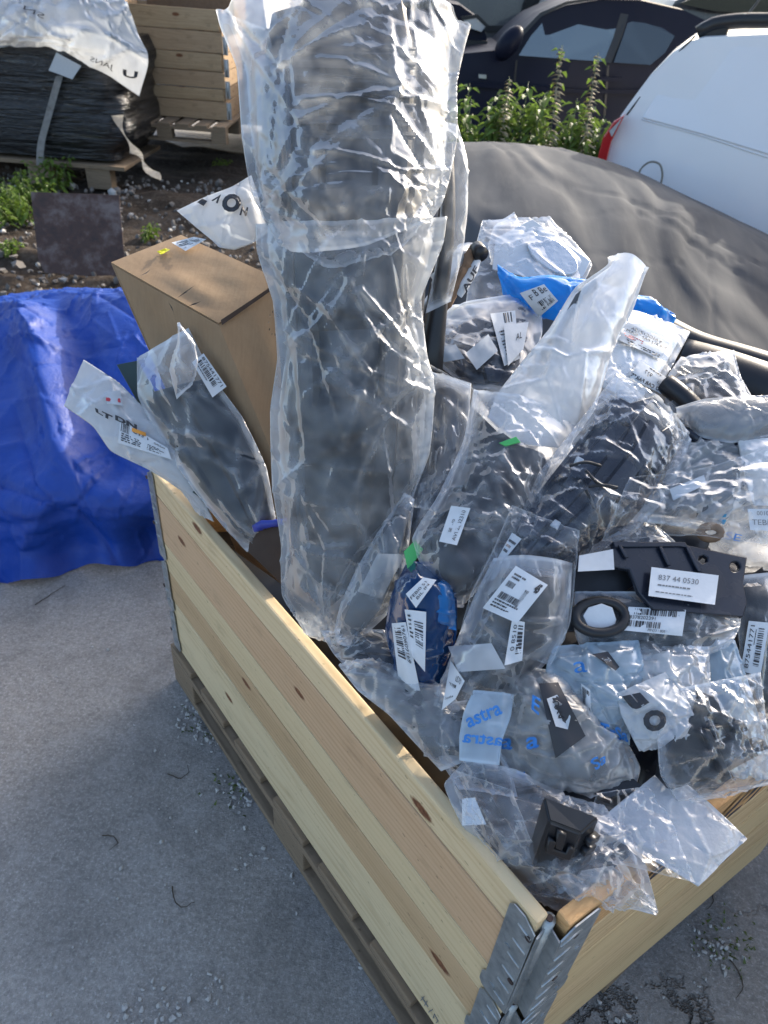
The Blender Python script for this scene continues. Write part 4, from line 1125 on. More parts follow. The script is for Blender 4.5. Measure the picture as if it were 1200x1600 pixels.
def vpl(y): return y if isinstance(y, VPlane) else VPlane((0, y, 0), (1, 0, 0))
def side_xz(pts, y):
    return [vpl(y).xz(p) for p in pts]
def panel_on(name, pts_px, y, mat, parent, thick=0.012, lean=0.0, zb=None, off=0.0):
    """pane or panel set on the flank"""
    bm = bmesh.new(); pl = vpl(y); P_ = [pl.pt(p, off) for p in pts_px]
    if zb is None: zb = min(p[2] for p in P_)
    P_ = [p+pl.n*(lean*float(np.clip((p[2]-zb)/0.55, 0, 1))) for p in P_]
    f = [bm.verts.new(tuple(p)) for p in P_]; b = [bm.verts.new(tuple(p+pl.n*thick)) for p in P_]
    bm.faces.new(f); bm.faces.new(b[::-1])
    for i in range(len(f)): bm.faces.new((f[i], b[i], b[(i+1) % len(f)], f[(i+1) % len(f)]))
    bmesh.ops.recalc_face_normals(bm, faces=bm.faces)
    return put(name, bm, mat, parent)
def wheel(parent, c, r=0.31):
    bm = bmesh.new(); ring = [np.array(c)+np.array([math.cos(a)*r*0.82, 0, math.sin(a)*r*0.82]) for a in np.linspace(0, 2*math.pi, 29)[:-1]]
    tube(bm, ring, r*0.18, 10, True); w = put('wheel', bm, M['tyre'], parent, True)
    bm = bmesh.new(); tube(bm, [np.array(c)+(0, -0.05, 0), np.array(c)+(0, 0.05, 0)], r*0.62, 24); put('rim', bm, M['rim'], w)

def dark_car():
    y0 = 7.0
    t = thing('hatchback_car', 'dark navy hatchback car parked behind the nettles', 'car', (2.0, y0+0.8, 0))
    roof = [(470, 150), (478, 118), (520, 100), (640, 88), (730, 84), (790, 78), (815, 52), (848, 25), (890, 6), (950, -4), (1010, -2), (1080, 14), (1150, 48), (1200, 72), (1260, 92), (1275, 130), (1270, 175)]
    ol = side_xz(roof, y0); zb = 0.22
    ol = [(ol[0][0], zb)]+ol+[(ol[-1][0], zb)]
    V, Fc = loft_body(ol, y0, 1.68, 0.92, 0.17)
    # the body shell is opaque below the glass line; panes are set on the flank
    sm(putm('body', V, Fc, M['car_navy'], t, True))
    ln = 0.17; zbelt = 0.92; yy = y0-0.012
    w = panel_on('window', [(812, 88), (832, 58), (852, 36), (880, 22), (920, 17), (978, 22), (966, 60), (950, 98), (880, 93)], yy, M['glass'], t, 0.02, ln, zbelt)
    # light interior seen through the pane: pale sheet of reflections is left to the sky
    panel_on('window_frame', [(946, 99), (964, 60), (977, 22), (990, 24), (976, 62), (958, 100)], yy-0.006, M['trim_black'], t, 0.02, ln, zbelt)
    panel_on('window', [(962, 99), (978, 62), (992, 27), (1030, 36), (1062, 58), (1045, 84), (1020, 103)], yy-0.004, M['glass_dark'], t, 0.02, ln, zbelt)
    panel_on('roof_gutter', [(806, 62), (848, 21), (890, 3), (950, -6), (1010, -4), (1010, 1), (950, -1), (890, 8), (850, 27), (812, 66)], yy-0.01, M['trim_black'], t, 0.025, ln, zbelt)
    # mirror
    bm = bmesh.new(); c = at((795, 68), y=y0-0.12)
    bmesh.ops.create_uvsphere(bm, u_segments=16, v_segments=10, radius=0.5)
    for v in bm.verts: v.co = Vector((v.co.x*0.19+float(c[0])+v.co.z*0.10, v.co.y*0.20+float(c[1]), v.co.z*0.25+float(c[2])))
    mr = put('door_mirror', bm, M['car_navy'], t, True)
    bm = bmesh.new(); tube(bm, [at((790, 82), y=y0-0.02), at((795, 72), y=y0-0.1)], 0.03, 8); put('mirror_arm', bm, M['trim_black'], mr)
    # side moulding, handle, crease, badges
    panel_on('side_moulding', [(735, 128), (920, 140), (1080, 140), (1080, 146), (920, 147), (735, 136)], y0-0.02, M['car_navy'], t, 0.03)
    panel_on('door_handle', [(938, 120), (972, 121), (972, 128), (938, 127)], y0-0.03, M['car_navy'], t, 0.03)
    panel_on('door_gap', [(949, 102), (952, 102), (946, 180), (943, 180)], y0-0.003, M['trim_black'], t, 0.004)
    panel_on('door_gap', [(806, 94), (809, 94), (800, 180), (797, 180)], y0-0.003, M['trim_black'], t, 0.004)
    panel_on('side_repeater', [(748, 116), (760, 117), (760, 123), (748, 122)], y0-0.012, M['lamp_glass'], t, 0.014)
    panel_on('tax_sticker', [(920, 27), (941, 28), (939, 39), (922, 37)], y0-0.018, M['paper'], t, 0.003, ln, zbelt)
    for x in (680, 1140): 
        c = at((x, 190), y=y0-0.02); wheel(t, (c[0], y0+0.06, 0.31))
dark_car()

def white_van():
    pl = VPlane((1.25, 3.75, 0), (0.945, -0.33, 0)); n = pl.n
    t = thing('white_van', 'white panel van with roof rails and a red tail lamp behind the grey tarpaulin', 'van', (2.6, 4.0, 0))
    rear = [(925, 330), (933, 262), (950, 205), (975, 168), (1010, 120), (1045, 83), (1072, 63), (1100, 55), (1200, 50), (1400, 50), (1900, 75)]
    ol = side_xz(rear, pl); ol = [(ol[0][0]-0.02, 0.25)]+ol+[(ol[-1][0]+0.3, 0.9), (ol[-1][0]+0.3, 0.25)]
    V, Fc = loft_body(ol, 0.0, 1.7, 0.85, 0.15, 13)
    V = [pl.o+pl.d*v[0]+n*v[1]+ZZ*v[2] for v in V]
    sm(putm('body', V, Fc, M['van_white'], t, True))
    ln, zb = 0.15, 0.85
    def line(pts, r, nm, mt, dy=0.0):
        bm = bmesh.new(); P_ = [pl.pt(p, dy) for p in pts]
        P_ = [p+n*(ln*float(np.clip((p[2]-zb)/0.55, 0, 1))) for p in P_]
        tube(bm, resample(P_, 24), r, 6); return put(nm, bm, mt, t, True)
    line([(976, 183), (1008, 140), (1045, 96), (1076, 66), (1084, 58)], 0.004, 'tailgate_gap', M['trim_black'])
    pr = panel_on('side_pressing', [(1000, 188), (1030, 140), (1062, 100), (1092, 80), (1150, 74), (1420, 76), (1420, 290), (1200, 245), (1100, 215)], pl, M['van_white'], t, 0.03, ln, zb, -0.006)
    md = pr.modifiers.new('round', 'BEVEL'); md.width = 0.006; md.segments = 2
    line([(1000, 190), (1100, 217), (1200, 249), (1420, 296)], 0.003, 'swage_line', M['van_white'])
    lamp = panel_on('tail_lamp', [(932, 252), (942, 214), (958, 190), (976, 180), (968, 196), (955, 222), (946, 258)], pl, M['red_lens'], t, 0.09, off=-0.018)
    md = lamp.modifiers.new('round', 'BEVEL'); md.width = 0.008; md.segments = 3
    panel_on('lamp_lens', [(952, 205), (972, 184), (966, 196), (956, 214)], pl, M['lamp_glass'], lamp, 0.01, off=-0.022)
    bm = bmesh.new(); tube(bm, resample([pl.pt(p, -0.05) for p in ((996, 276), (1003, 262), (1016, 253), (1030, 256), (1035, 272), (1031, 290), (1026, 298))], 24), 0.005, 6)
    put('wire_loop', bm, M['wire'], t, True)
    bm = bmesh.new(); tube(bm, [pl.pt((997, 277), -0.05), pl.pt((997, 277), 0.02)], 0.018, 10); put('filler_cap', bm, M['white_pl'], t)
    bm = bmesh.new(); tube(bm, resample([pl.pt(p, 0.22) for p in ((1090, 52), (1110, 40), (1140, 34), (1200, 32), (1400, 34))], 24), 0.030, 8)
    rr = put('roof_rail', bm, M['trim_black'], t, True)
    bm = bmesh.new(); frame_box(bm, pl.pt((1098, 58), 0.20), pl.d, n, ZZ, 0.10, 0.05, 0.05, 0.01); put('rail_foot', bm, M['trim_black'], rr)
    bm = bmesh.new(); tube(bm, [pl.pt((1168, 24), 0.6), pl.pt((1186, 0), 0.6), pl.pt((1196, -14), 0.6)], 0.006, 6); put('aerial', bm, M['trim_black'], t)
    wc = pl.o+pl.d*0.75; wheel(t, (wc[0]+n[0]*0.1, wc[1]+n[1]*0.1, 0.31))
white_van()

def other_cars():
    y0 = 9.6                                      # dark grey car behind, only flank and wheel show
    t = thing('grey_car', 'dark grey car seen behind the navy hatchback, only flank and wheel visible', 'car', (1.5, y0+0.8, 0))
    ol = side_xz([(560, 60), (560, -40), (640, -75), (900, -75), (960, -30), (965, 40)], y0); ol = [(ol[0][0], 0.3)]+ol+[(ol[-1][0], 0.3)]
    V, Fc = loft_body(ol, y0, 1.7, 1.3, 0.12); sm(putm('body', V, Fc, M['car_grey'], t, True))
    c = at((868, 22), y=y0-0.05); bm = bmesh.new(); tube(bm, [c+(0, -0.02, 0), c+(0, 0.12, 0)], 0.36, 28); w = put('wheel', bm, M['tyre'], t)
    bm = bmesh.new(); tube(bm, [c+(0, -0.035, 0), c+(0, 0.0, 0)], 0.22, 24); put('rim', bm, M['rim'], w)
    panel_on('sill', [(700, 40), (830, 40), (830, 50), (700, 50)], y0-0.02, M['trim_black'], t, 0.03)
    panel_on('door_gap', [(836, -40), (839, -40), (836, 40), (833, 40)], y0-0.004, M['trim_black'], t, 0.004)
    # front end of a black car left of the navy one
    y1 = 7.9
    t = thing('black_car', 'front corner of a black car with a clear headlamp beside the tall bag', 'car', (0.6, y1+0.5, 0))
    ol = side_xz([(500, 110), (500, 20), (560, -8), (640, -30), (690, 0), (720, 6), (752, 30), (762, 58), (758, 110)], y1); ol = [(ol[0][0], 0.28)]+ol+[(ol[-1][0], 0.28)]
    V, Fc = loft_body(ol, y1, 1.6, 1.2, 0.1); sm(putm('body', V, Fc, M['car_navy'], t, True))
    h = panel_on('headlamp', [(722, 30), (744, 26), (760, 40), (752, 50), (735, 44)], y1-0.03, M['lamp_glass'], t, 0.1)
    panel_on('headlamp_bezel', [(720, 26), (746, 22), (764, 40), (760, 43), (744, 28), (722, 32)], y1-0.035, M['trim_black'], h, 0.02)
    panel_on('windscreen', [(600, 0), (640, -22), (690, 4), (690, 14), (640, 12)], y1-0.02, M['glass'], t, 0.02)
    panel_on('bumper', [(700, 62), (762, 64), (758, 95), (700, 95)], y1-0.04, M['trim_black'], t, 0.1)
    # pale car at the top right, windscreen only
    y2 = 10.5
    t = thing('pale_car', 'car with a bright windscreen showing past the van roof', 'car', (5, y2+0.8, 0))
    ol = side_xz([(1040, 30), (1060, 0), (1120, -25), (1200, -40), (1400, -40), (1480, 30)], y2); ol = [(ol[0][0], 0.3)]+ol+[(ol[-1][0], 0.3)]
    V, Fc = loft_body(ol, y2, 1.7, 1.0, 0.15); sm(putm('body', V, Fc, M['car_grey'], t, True))
    panel_on('windscreen', [(1062, 6), (1120, -22), (1230, -34), (1240, 24), (1120, 18)], y2-0.02, M['glass'], t, 0.02)
    # white vehicle with red lamp behind the timber crate
    y3 = 8.2
    t = thing('white_car', 'white vehicle with red lamp just showing above the timber crate', 'car', (-2.5, y3+0.8, 0))
    ol = side_xz([(200, 60), (210, -30), (260, -70), (400, -70), (420, 60)], y3); ol = [(ol[0][0], 0.3)]+ol+[(ol[-1][0], 0.3)]
    V, Fc = loft_body(ol, y3, 1.7, 1.2, 0.1); sm(putm('body', V, Fc, M['van_white'], t, True))
    panel_on('tail_lamp', [(290, -12), (311, -10), (310, 6), (292, 3)], y3-0.02, M['red_lens'], t, 0.05)
    panel_on('bumper', [(200, 40), (420, 45), (420, 60), (200, 60)], y3-0.03, M['trim_black'], t, 0.06)
other_cars()

# ------------------------------------------------------------------ tarpaulins
def tarps():
    q = lambda x, y, z: at((x, y), z=z)
    D = lambda x, y, d: at((x, y), d=d)
    # blue: from behind over the top, down the near face to a ruffled hem on the slab
    rows = [[D(-300, 500, 3.3), D(-60, 470, 3.3), D(120, 452, 3.2), D(235, 460, 3.0)],
            [D(-300, 510, 2.9), D(-40, 478, 2.9), D(110, 455, 2.85), D(232, 452, 2.75)],
            [D(-300, 540, 2.62), D(-40, 500, 2.62), D(110, 475, 2.6), D(240, 470, 2.55)],
            [D(-300, 640, 2.45), D(0, 600, 2.45), D(120, 590, 2.40), D(262, 590, 2.40)],
            [D(-300, 730, 2.30), D(0, 700, 2.32), D(130, 700, 2.30), D(262, 700, 2.36)],
            [D(-300, 830, 2.23), D(0, 800, 2.23), D(130, 790, 2.22), D(262, 800, 2.28)],
            [q(-300, 910, 0.05), q(0, 880, 0.05), q(80, 868, 0.06), q(170, 850, 0.08), q(262, 850, 0.06)],
            [q(-300, 950, 0.012), q(0, 912, 0.012), q(70, 905, 0.012), q(150, 880, 0.03), q(205, 885, 0.012), q(262, 878, 0.012)]]
    G = rows_grid(rows, 201, 201)
    # deep soft folds that hang from the top edge
    u = np.linspace(0, 1, 201)[None]; v = np.linspace(0, 1, 201)[:, None]
    N = grid_normals(G); N *= np.sign((N*(EYE-G)).sum())
    fold = 0.05*np.exp(-((u-0.62-0.28*(v-0.45))/0.05)**2)*smooth((v-0.3)/0.15)*smooth((0.85-v)/0.1)-0.055*np.exp(-((u-0.74-0.3*(v-0.45))/0.06)**2)*smooth((v-0.3)/0.15)*smooth((0.85-v)/0.1)
    fold = fold+0.03*np.sin(u*26+5*v)*smooth((v-0.78)/0.2)
    G = G+N*fold[..., None]
    rb = np.random.default_rng(31)
    wv = smooth((v-0.12)/0.12)[..., None]; G0 = G
    G = creases(G, N, 20, 0.016, 0.020, 0.9, rb); G = creases(G, N, 60, 0.009, 0.008, 0.45, rb); G = creases(G, N, 140, 0.005, 0.005, 0.22, rb)
    G = G0+(G-G0)*(0.25+0.75*wv)
    P = G.copy()
    P[..., 2] = np.maximum(P[..., 2], 0.006)
    t = thing('blue_tarpaulin', 'bright blue woven tarpaulin draped over a load left of the crate', 'tarpaulin', (P[..., 0].mean(), P[..., 1].mean(), 0))
    putm('sheet', P.reshape(-1, 3), grid_faces(201, 201), M['blue_tarp'], t)
    # grey mound behind the heap
    rows = [[D(420, 330, 3.6), D(560, 262, 3.6), D(725, 238, 3.45), D(850, 246, 3.35), D(960, 268, 3.25), D(1080, 320, 3.2), D(1200, 382, 3.1), D(1420, 480, 3.0)],
            [D(420, 300, 3.1), D(560, 250, 3.1), D(725, 229, 2.95), D(850, 236, 2.9), D(960, 268, 2.85), D(1080, 322, 2.8), D(1200, 372, 2.75), D(1420, 470, 2.7)],
            [D(420, 340, 2.8), D(560, 300, 2.8), D(725, 285, 2.66), D(850, 292, 2.62), D(960, 305, 2.56), D(1080, 350, 2.6), D(1200, 410, 2.6), D(1420, 500, 2.6)],
            [D(420, 420, 2.5), D(560, 400, 2.5), D(725, 380, 2.40), D(850, 380, 2.36), D(960, 390, 2.34), D(1080, 430, 2.36), D(1200, 475, 2.4), D(1420, 540, 2.4)],
            [D(420, 560, 2.35), D(560, 560, 2.35), D(725, 540, 2.3), D(850, 520, 2.24), D(960, 510, 2.2), D(1080, 540, 2.2), D(1200, 560, 2.24), D(1420, 600, 2.24)],
            [D(420, 700, 2.3), D(560, 740, 2.25), D(725, 740, 2.2), D(850, 740, 2.15), D(960, 740, 2.1), D(1080, 740, 2.1), D(1200, 740, 2.1), D(1420, 740, 2.1)]]
    rows.append([np.array([p[0], p[1]-0.04, 0.012]) for p in rows[-1]])
    rows.insert(0, [np.array([p[0], p[1]+0.25, 0.012]) for p in rows[0]])
    G = rows_grid(rows, 181, 201)
    u = np.linspace(0, 1, 201)[None]; v = np.linspace(0, 1, 181)[:, None]; rq = np.random.default_rng(8)
    N = grid_normals(G); N *= np.sign((N*(EYE-G)).sum())
    sh_ = lambda x: np.sign(np.sin(x))*np.abs(np.sin(x))**0.75
    n1, n2, n3 = (noise2(181, 201, c, c*1.4, rq) for c in (4, 7, 9))
    f = 0.022*sh_(6.28*(2.0*u-1.6*v)+1.5*n1)+0.006*sh_(6.28*(7.2*u-2.4*v)+3.2*n2)+0.0035*np.abs(n3)*sh_(6.28*(19*u-5*v)+3.5*n2)
    f = f*smooth((v-0.30)/0.2)+0.0*np.exp(-((u-0.55-0.15*v)/0.05)**2)*smooth((0.6-v)/0.3)
    G = G+N*f[..., None]
    P = creases(G, N, 14, 0.012, 0.014, 1.6, rq); P = creases(P, N, 22, 0.006, 0.008, 0.9, rq)
    t = thing('grey_tarpaulin', 'dusty dark grey tarpaulin covering a long mound behind the heap', 'tarpaulin', (P[..., 0].mean(), P[..., 1].mean(), 0))
    putm('sheet', P.reshape(-1, 3), grid_faces(181, 201), M['grey_tarp'], t)
tarps()
# ------------------------------------------------------------------ the heap: tall wrapped bumper
BAG = 'plastic bag'
def scaled(rows, f, dl=0.02):
    """the same rows pulled in towards the middle of each row and pushed back by dl"""
    out = []
    n = len(rows)
    for r in rows:
        P_ = [P3(q) for q in r]; c = np.mean(P_, 0)
        out.append([c+(p-c)*f+(p-EYE)/np.linalg.norm(p-EYE)*dl for p in P_])
    A = [np.mean(r, 0) for r in out]
    m = np.mean(A, 0)
    for i, r in enumerate(out):
        sh = (m-A[i])*(1-f)
        out[i] = [p+sh for p in r]
    return out
def content(rows, label, mat='black', f=0.82, dl=None, bulge=None, det=None, cat='car part', name='plastic_moulding', th=0.035, v0=0.07, v1=0.93, nv=61, nu=41, ends=(0.2, 0.2)):
    """a dark part that fills its bag and presses against the film"""
    G = rows_grid(rows, nv, nu, 0.7); N = grid_normals(rows_grid(rows, nv, nu))
    if (N.reshape(-1, 3) @ (EYE-G.reshape(-1, 3).mean(0))).mean() < 0: N = -N
    u = np.linspace(-1, 1, nu)[None]; v = np.linspace(0, 1, nv)[:, None]
    en = (ends[0]+(1-ends[0])*smooth(v/0.18))*(ends[1]+(1-ends[1])*smooth((1-v)/0.18))
    T = 0.5*th*np.clip(1-(u/0.86)**2, 0, 1)**0.55*en-0.005
    if det is not None:
        D = det((u/f+1)/2, np.clip((v-v0)/(v1-v0), 0, 1))+0*T; T = T-(D.max()-D)
    iu = np.where(np.abs(u[0]) <= f)[0]; iv = np.where((v[:, 0] >= v0) & (v[:, 0] <= v1))[0]
    sl = np.ix_(iv, iu); fr = (G+N*T[..., None])[sl]
    return shell_from(name, fr, N[sl], 0.012, M[mat], None, label, cat)
def tall():
    rows = [[(425, 22, 1.08), (560, 8, 1.07), (680, 30, 1.08)], [(415, 80, 1.085), (550, 75, 1.07), (690, 85, 1.085)], [(410, 250, 1.10), (550, 250, 1.08), (685, 240, 1.10)],
            [(425, 420, 1.12), (550, 420, 1.10), (668, 410, 1.12)], [(440, 600, 1.14), (550, 600, 1.12), (655, 590, 1.14)], [(445, 760, 1.17), (545, 760, 1.15), (640, 750, 1.17)], [(470, 920, 1.20), (530, 930, 1.19), (580, 920, 1.20)]]
    def det(u, v):
        s = np.abs(u-0.5)*2
        return 0.018*smooth((0.62-s)/0.08)-0.03*smooth((0.28-s)/0.06)*smooth((v-0.12)/0.03)*smooth((0.42-v)/0.03)-0.028*smooth((0.4-s)/0.05)*smooth((v-0.50)/0.03)*smooth((0.66-v)/0.03)-0.02*smooth((0.25-np.abs(u-0.4))/0.05)*smooth((v-0.7)/0.03)*smooth((0.92-v)/0.03)
    bt, bs, bo = shell('bumper_cover', rows, M['dark'], bulge=0.045, nv=90, nu=50, detail=det, label='long dark grey bumper cover standing upright inside the tall hazy bags', cat='bumper', back=0.012)
    def insert(nm, q, mt, off, n=12):
        uv = [(i/(n-1), j/(n-1)) for j in range(n) for i in range(n)]
        W = lay(bs, q, uv, off); putm(nm, W, grid_faces(n, n), M[mt], bt, True)
    for k in range(7):                                   # grille openings and black inserts on the bumper
        y = 70+k*22; insert('grille_slat', [(462, y), (650, y+4), (648, y+17), (464, y+13)], 'black', 0.004)
    insert('lower_insert', [(455, 300), (640, 285), (655, 345), (470, 352)], 'black', 0.004)
    insert('lower_insert', [(430, 110), (452, 110), (456, 300), (436, 300)], 'navy', 0.004)
    bag('clear_bag', 'long hazy plastic bag pulled over the lower part of the upright bumper', BAG,
        [[(398, 350, 1.065), (550, 352, 1.035), (700, 340, 1.065)], [(400, 392, 1.065), (550, 396, 1.035), (694, 380, 1.065)], [(425, 470, 1.08), (550, 470, 1.05), (660, 465, 1.08)], [(432, 560, 1.09), (550, 560, 1.06), (668, 550, 1.09)], [(421, 640, 1.10), (550, 640, 1.07), (680, 610, 1.10)],
         [(424, 760, 1.12), (545, 760, 1.09), (672, 710, 1.11)], [(438, 850, 1.14), (530, 850, 1.11), (628, 820, 1.13)], [(440, 930, 1.16), (520, 930, 1.13), (575, 930, 1.15)], [(478, 992, 1.18), (510, 1000, 1.17), (535, 985, 1.17)]],
        M['tallfilm'], thick=0.045, back=1.2, nv=161, nu=80, excess=0.16, maxd=0.04, inner=0.004, seed=5, ends=(0.8, 0.3), cr=(150, 0.009, 0.006, 0.14))
    bag('clear_bag', 'wide hazy plastic bag with open mouth hung over the top of the upright bumper', BAG,
        [[(336, 16, 1.05), (450, 2, 1.03), (560, -14, 1.02), (640, 4, 1.03), (737, 42, 1.05)], [(342, 40, 1.045), (450, 34, 1.025), (550, 30, 1.015), (640, 36, 1.025), (730, 66, 1.045)], [(368, 105, 1.045), (550, 110, 1.01), (716, 128, 1.045)], [(377, 220, 1.05), (550, 225, 1.01), (716, 215, 1.05)], [(390, 295, 1.05), (550, 305, 1.01), (704, 280, 1.05)], [(412, 345, 1.045), (550, 362, 1.0), (692, 318, 1.045)], [(436, 382, 1.045), (500, 404, 1.005), (570, 393, 1.0), (640, 366, 1.015), (678, 338, 1.045)]],
        M['tallfilm'], thick=0.055, back=1.3, nv=121, nu=80, excess=0.16, maxd=0.045, inner=0.004, seed=6, ends=(0.9, 0.45), cr=(120, 0.009, 0.006, 0.16))
    # slim part hanging behind on the right, its bag tied off in a knot
    rr = [[(694, 190, 1.14), (716, 195, 1.14)], [(690, 260, 1.15), (732, 250, 1.15)], [(686, 340, 1.17), (732, 330, 1.17)], [(680, 410, 1.19), (724, 395, 1.19)], [(664, 490, 1.21), (706, 470, 1.21)]]
    bag('clear_bag', 'narrow clear bag with knotted end hanging behind the upright bumper', BAG, rr, M['clear2'], 0.02, 1, 49, 16, 0.06, 0.02, 0.002, 7, cr=(24, 0.005, 0.005, 0.05))
    shell('narrow_moulding', [[(692, 225, 1.165), (708, 225, 1.165)], [(686, 330, 1.18), (712, 330, 1.18)], [(668, 480, 1.22), (700, 470, 1.22)], [(640, 600, 1.25), (690, 600, 1.25)]], M['black'], 0.01, 0.012, 24, 8, label='black trim strip in the narrow knotted bag behind the upright bumper', cat='car part')
tall()

# ------------------------------------------------------------------ left end of the heap
def left_end():
    # tall cardboard box leaning in the far corner
    c = [at((174, 413), d=1.40), at((342, 508), d=1.30), at((438, 440), d=1.345), at((283, 370), d=1.47)]
    dn = at((424, 705), d=1.33)-at((342, 508), d=1.29); dn = dn/np.linalg.norm(dn)*0.62
    b = [p+dn for p in c]
    cen = np.mean(c+b, 0)
    t = thing('cardboard_box', 'tall closed brown cardboard box leaning in the far corner of the crate', 'box', np.mean(b, 0))
    def panel(nm, q, th=0.004, n=14, bow=0.006, seed=1, mat='card'):
        G = np.array([[q[0]*(1-u)*(1-v)+q[1]*u*(1-v)+q[2]*u*v+q[3]*(1-u)*v for u in np.linspace(0, 1, n)] for v in np.linspace(0, 1, n)])
        N = grid_normals(G); N *= np.sign(((G-cen)*N).sum())
        r = np.random.default_rng(seed); e = np.minimum.outer(np.minimum(np.linspace(0, 1, n), np.linspace(1, 0, n))*4, np.minimum(np.linspace(0, 1, n), np.linspace(1, 0, n))*4).clip(0, 1)
        G = G+N*(bow*noise2(n, n, 4, 4, r)*e)[..., None]; bk = G-N*th
        V = np.concatenate([G.reshape(-1, 3), bk.reshape(-1, 3)]); m = n*n
        f = [tuple(x) for x in grid_faces(n, n)]+[tuple(i+m for i in x[::-1]) for x in grid_faces(n, n)]
        ring = list(range(n))+[i*n+n-1 for i in range(1, n)]+[(n-1)*n+j for j in range(n-2, -1, -1)]+[i*n for i in range(n-2, 0, -1)]
        for a_, b_ in zip(ring, ring[1:]+ring[:1]): f.append((b_, a_, a_+m, b_+m))
        o = putm(nm, V, f, M[mat], t); md = o.modifiers.new('edge', 'EDGE_SPLIT'); md.split_angle = math.radians(35)
        return Surf(G), o
    mv = lambda p, k: p+(cen-p)*k
    sF, oF = panel('flap', [c[0]+ZZ*.004, c[1]+ZZ*.004, c[2]+ZZ*.004, c[3]+ZZ*.004], bow=0.004, seed=2)
    sL, oL = panel('side_panel', [c[0], c[1], b[1], b[0]], bow=0.007, seed=3)
    sR, oR = panel('side_panel', [c[1], c[2], b[2], b[1]], bow=0.004, seed=4)
    panel('side_panel', [c[2], c[3], b[3], b[2]], seed=5); panel('side_panel', [c[3], c[0], b[0], b[3]], seed=6); panel('bottom_panel', b, seed=7)
    # open slit, rubbed marks, stickers
    ink(oF, sF, [(345, 500), (436, 440), (438, 444), (347, 508)], [('rect', 0, 0, 1, 1)], 0.003, M['card_dark'])
    mark = plain('scuff_mark', (0.035, 0.028, 0.022), 0.8)
    for pts in ([(218, 431), (228, 426), (236, 420), (229, 427)], [(276, 466), (290, 455), (304, 446), (291, 457)], [(294, 478), (303, 474), (314, 471), (304, 476)], [(263, 472), (269, 480), (277, 508), (271, 488)]):
        s_ = sF if pts[0][1] < 490 and pts[0] != (262, 470) else sL
        W = np.array([at(p, d=s_.depth(*p)-0.003) for p in pts]); putm('scuff_mark', W, [tuple(range(len(pts)))], mark, oF if s_ is sF else oL, False)
    sticker(oF, sF, [(268, 379), (303, 370), (322, 374), (290, 392)], [('lines', 0.1, 0.15, 0.5, 0.7, 4), ('bars', 0.65, 0.2, 0.28, 0.6, 12)], off=0.003, inkmat=M['ink_grey'])
    sticker(oF, sF, [(245, 393), (258, 388), (266, 390), (252, 398)], [], M['yellow'], 'sticker', off=0.003)
    ring_ = [(430, 505, 0), ]
    W = []
    for k in range(40):
        a = 2*math.pi*k/40; W.append((428+9*math.cos(a), 505+20*math.sin(a)))
    for k in range(0, 40, 2):
        q = [W[k], W[(k+1) % 40]]; q2 = [(428+(x-428)*0.82, 505+(y-505)*0.82) for x, y in q]
        V = np.array([at(p, d=sR.depth(*p)-0.003) for p in (q[0], q[1], q2[1], q2[0])]); putm('stamp', V, [(0, 1, 2, 3)], mark, oR, False) if k % 4 == 0 else None
    # white printed mailing bag on the box
    t2, s2, G, N = bag('mailing_bag', 'white bag with bold black letters lying on top of the cardboard box', BAG,
        [[(275, 328, 1.27), (345, 388, 1.24)], [(320, 306, 1.26), (368, 392, 1.24)], [(362, 290, 1.25), (395, 382, 1.24)], [(392, 272, 1.26), (420, 365, 1.25)]], M['opaque_white'], 0.025, 0.5, 49, 28, 0.05, 0.02, 0.004, 9, cr=(26, 0.006, 0.008, 0.05))
    printing(t2, s2, [(372, 334), (343, 328), (352, 300), (380, 306)], 'O', M['ink'], 0.006, 0.1, 0.06)
    printing(t2, s2, [(340, 318), (330, 313), (341, 302), (349, 306)], 'V', M['ink'], 0.006, 0.1, 0.05)
    printing(t2, s2, [(318, 322), (308, 316), (316, 310), (324, 314)], 'I', M['ink'], 0.006, 0.1, 0.05)
    printing(t2, s2, [(385, 338), (374, 336), (378, 322), (388, 324)], 'N', M['ink'], 0.006, 0.1, 0.05)
    # dark panel in a clear bag
    rows = [[(213, 560, 1.36), (296, 512, 1.33)], [(214, 620, 1.36), (335, 590, 1.32)], [(248, 690, 1.36), (380, 650, 1.32)], [(300, 765, 1.35), (418, 730, 1.32)], [(350, 826, 1.34), (430, 800, 1.32)], [(385, 862, 1.35), (432, 850, 1.34)]]
    content(rows, 'black flat trim panel leaning on the cardboard box in a clear bag', 'black', 0.84, det=lambda u, v: 0.004*smooth((np.abs(u-0.35)-0.16)/0.03), th=0.03, v0=0.2, v1=0.95)
    t3, s3, G, N = bag('clear_bag', 'clear bag around the black panel that leans on the box', BAG, rows, M['clear2'], 0.03, 0.6, 81, 36, 0.06, 0.025, 0.003, 10, cr=(60, 0.008, 0.006, 0.08))
    sticker(t3, s3, [(318, 552), (354, 604), (332, 621), (300, 566)], [('text', '875441771', 0.06, 0.10, 0.86, 0.2), ('bars', 0.08, 0.36, 0.75, 0.3, 24), ('lines', 0.1, 0.74, 0.5, 0.12, 1)], off=0.006)
    # pointed loose corner of that bag
    bag('clear_bag', 'twisted peak of clear film by the cardboard box', BAG, [[(276, 505, 1.28), (282, 503, 1.28)], [(276, 535, 1.28), (304, 535, 1.275)], [(262, 575, 1.29), (312, 565, 1.28)], [(275, 625, 1.31), (300, 600, 1.30)]], M['clear2'], 0.02, 0.6, 33, 12, 0.05, 0.012, 0.003, 12, cr=(14, 0.005, 0.005, 0.05))
    # dark green panel edge
    fl = Flat((183, 570, 1.42), (290, 720, 1.38), (215, 563, 1.42))
    o = plate('plastic_moulding', fl, [(183, 570), (214, 564), (262, 650), (330, 790), (290, 760), (214, 625)], [], 0.006, M['darkgreen'])
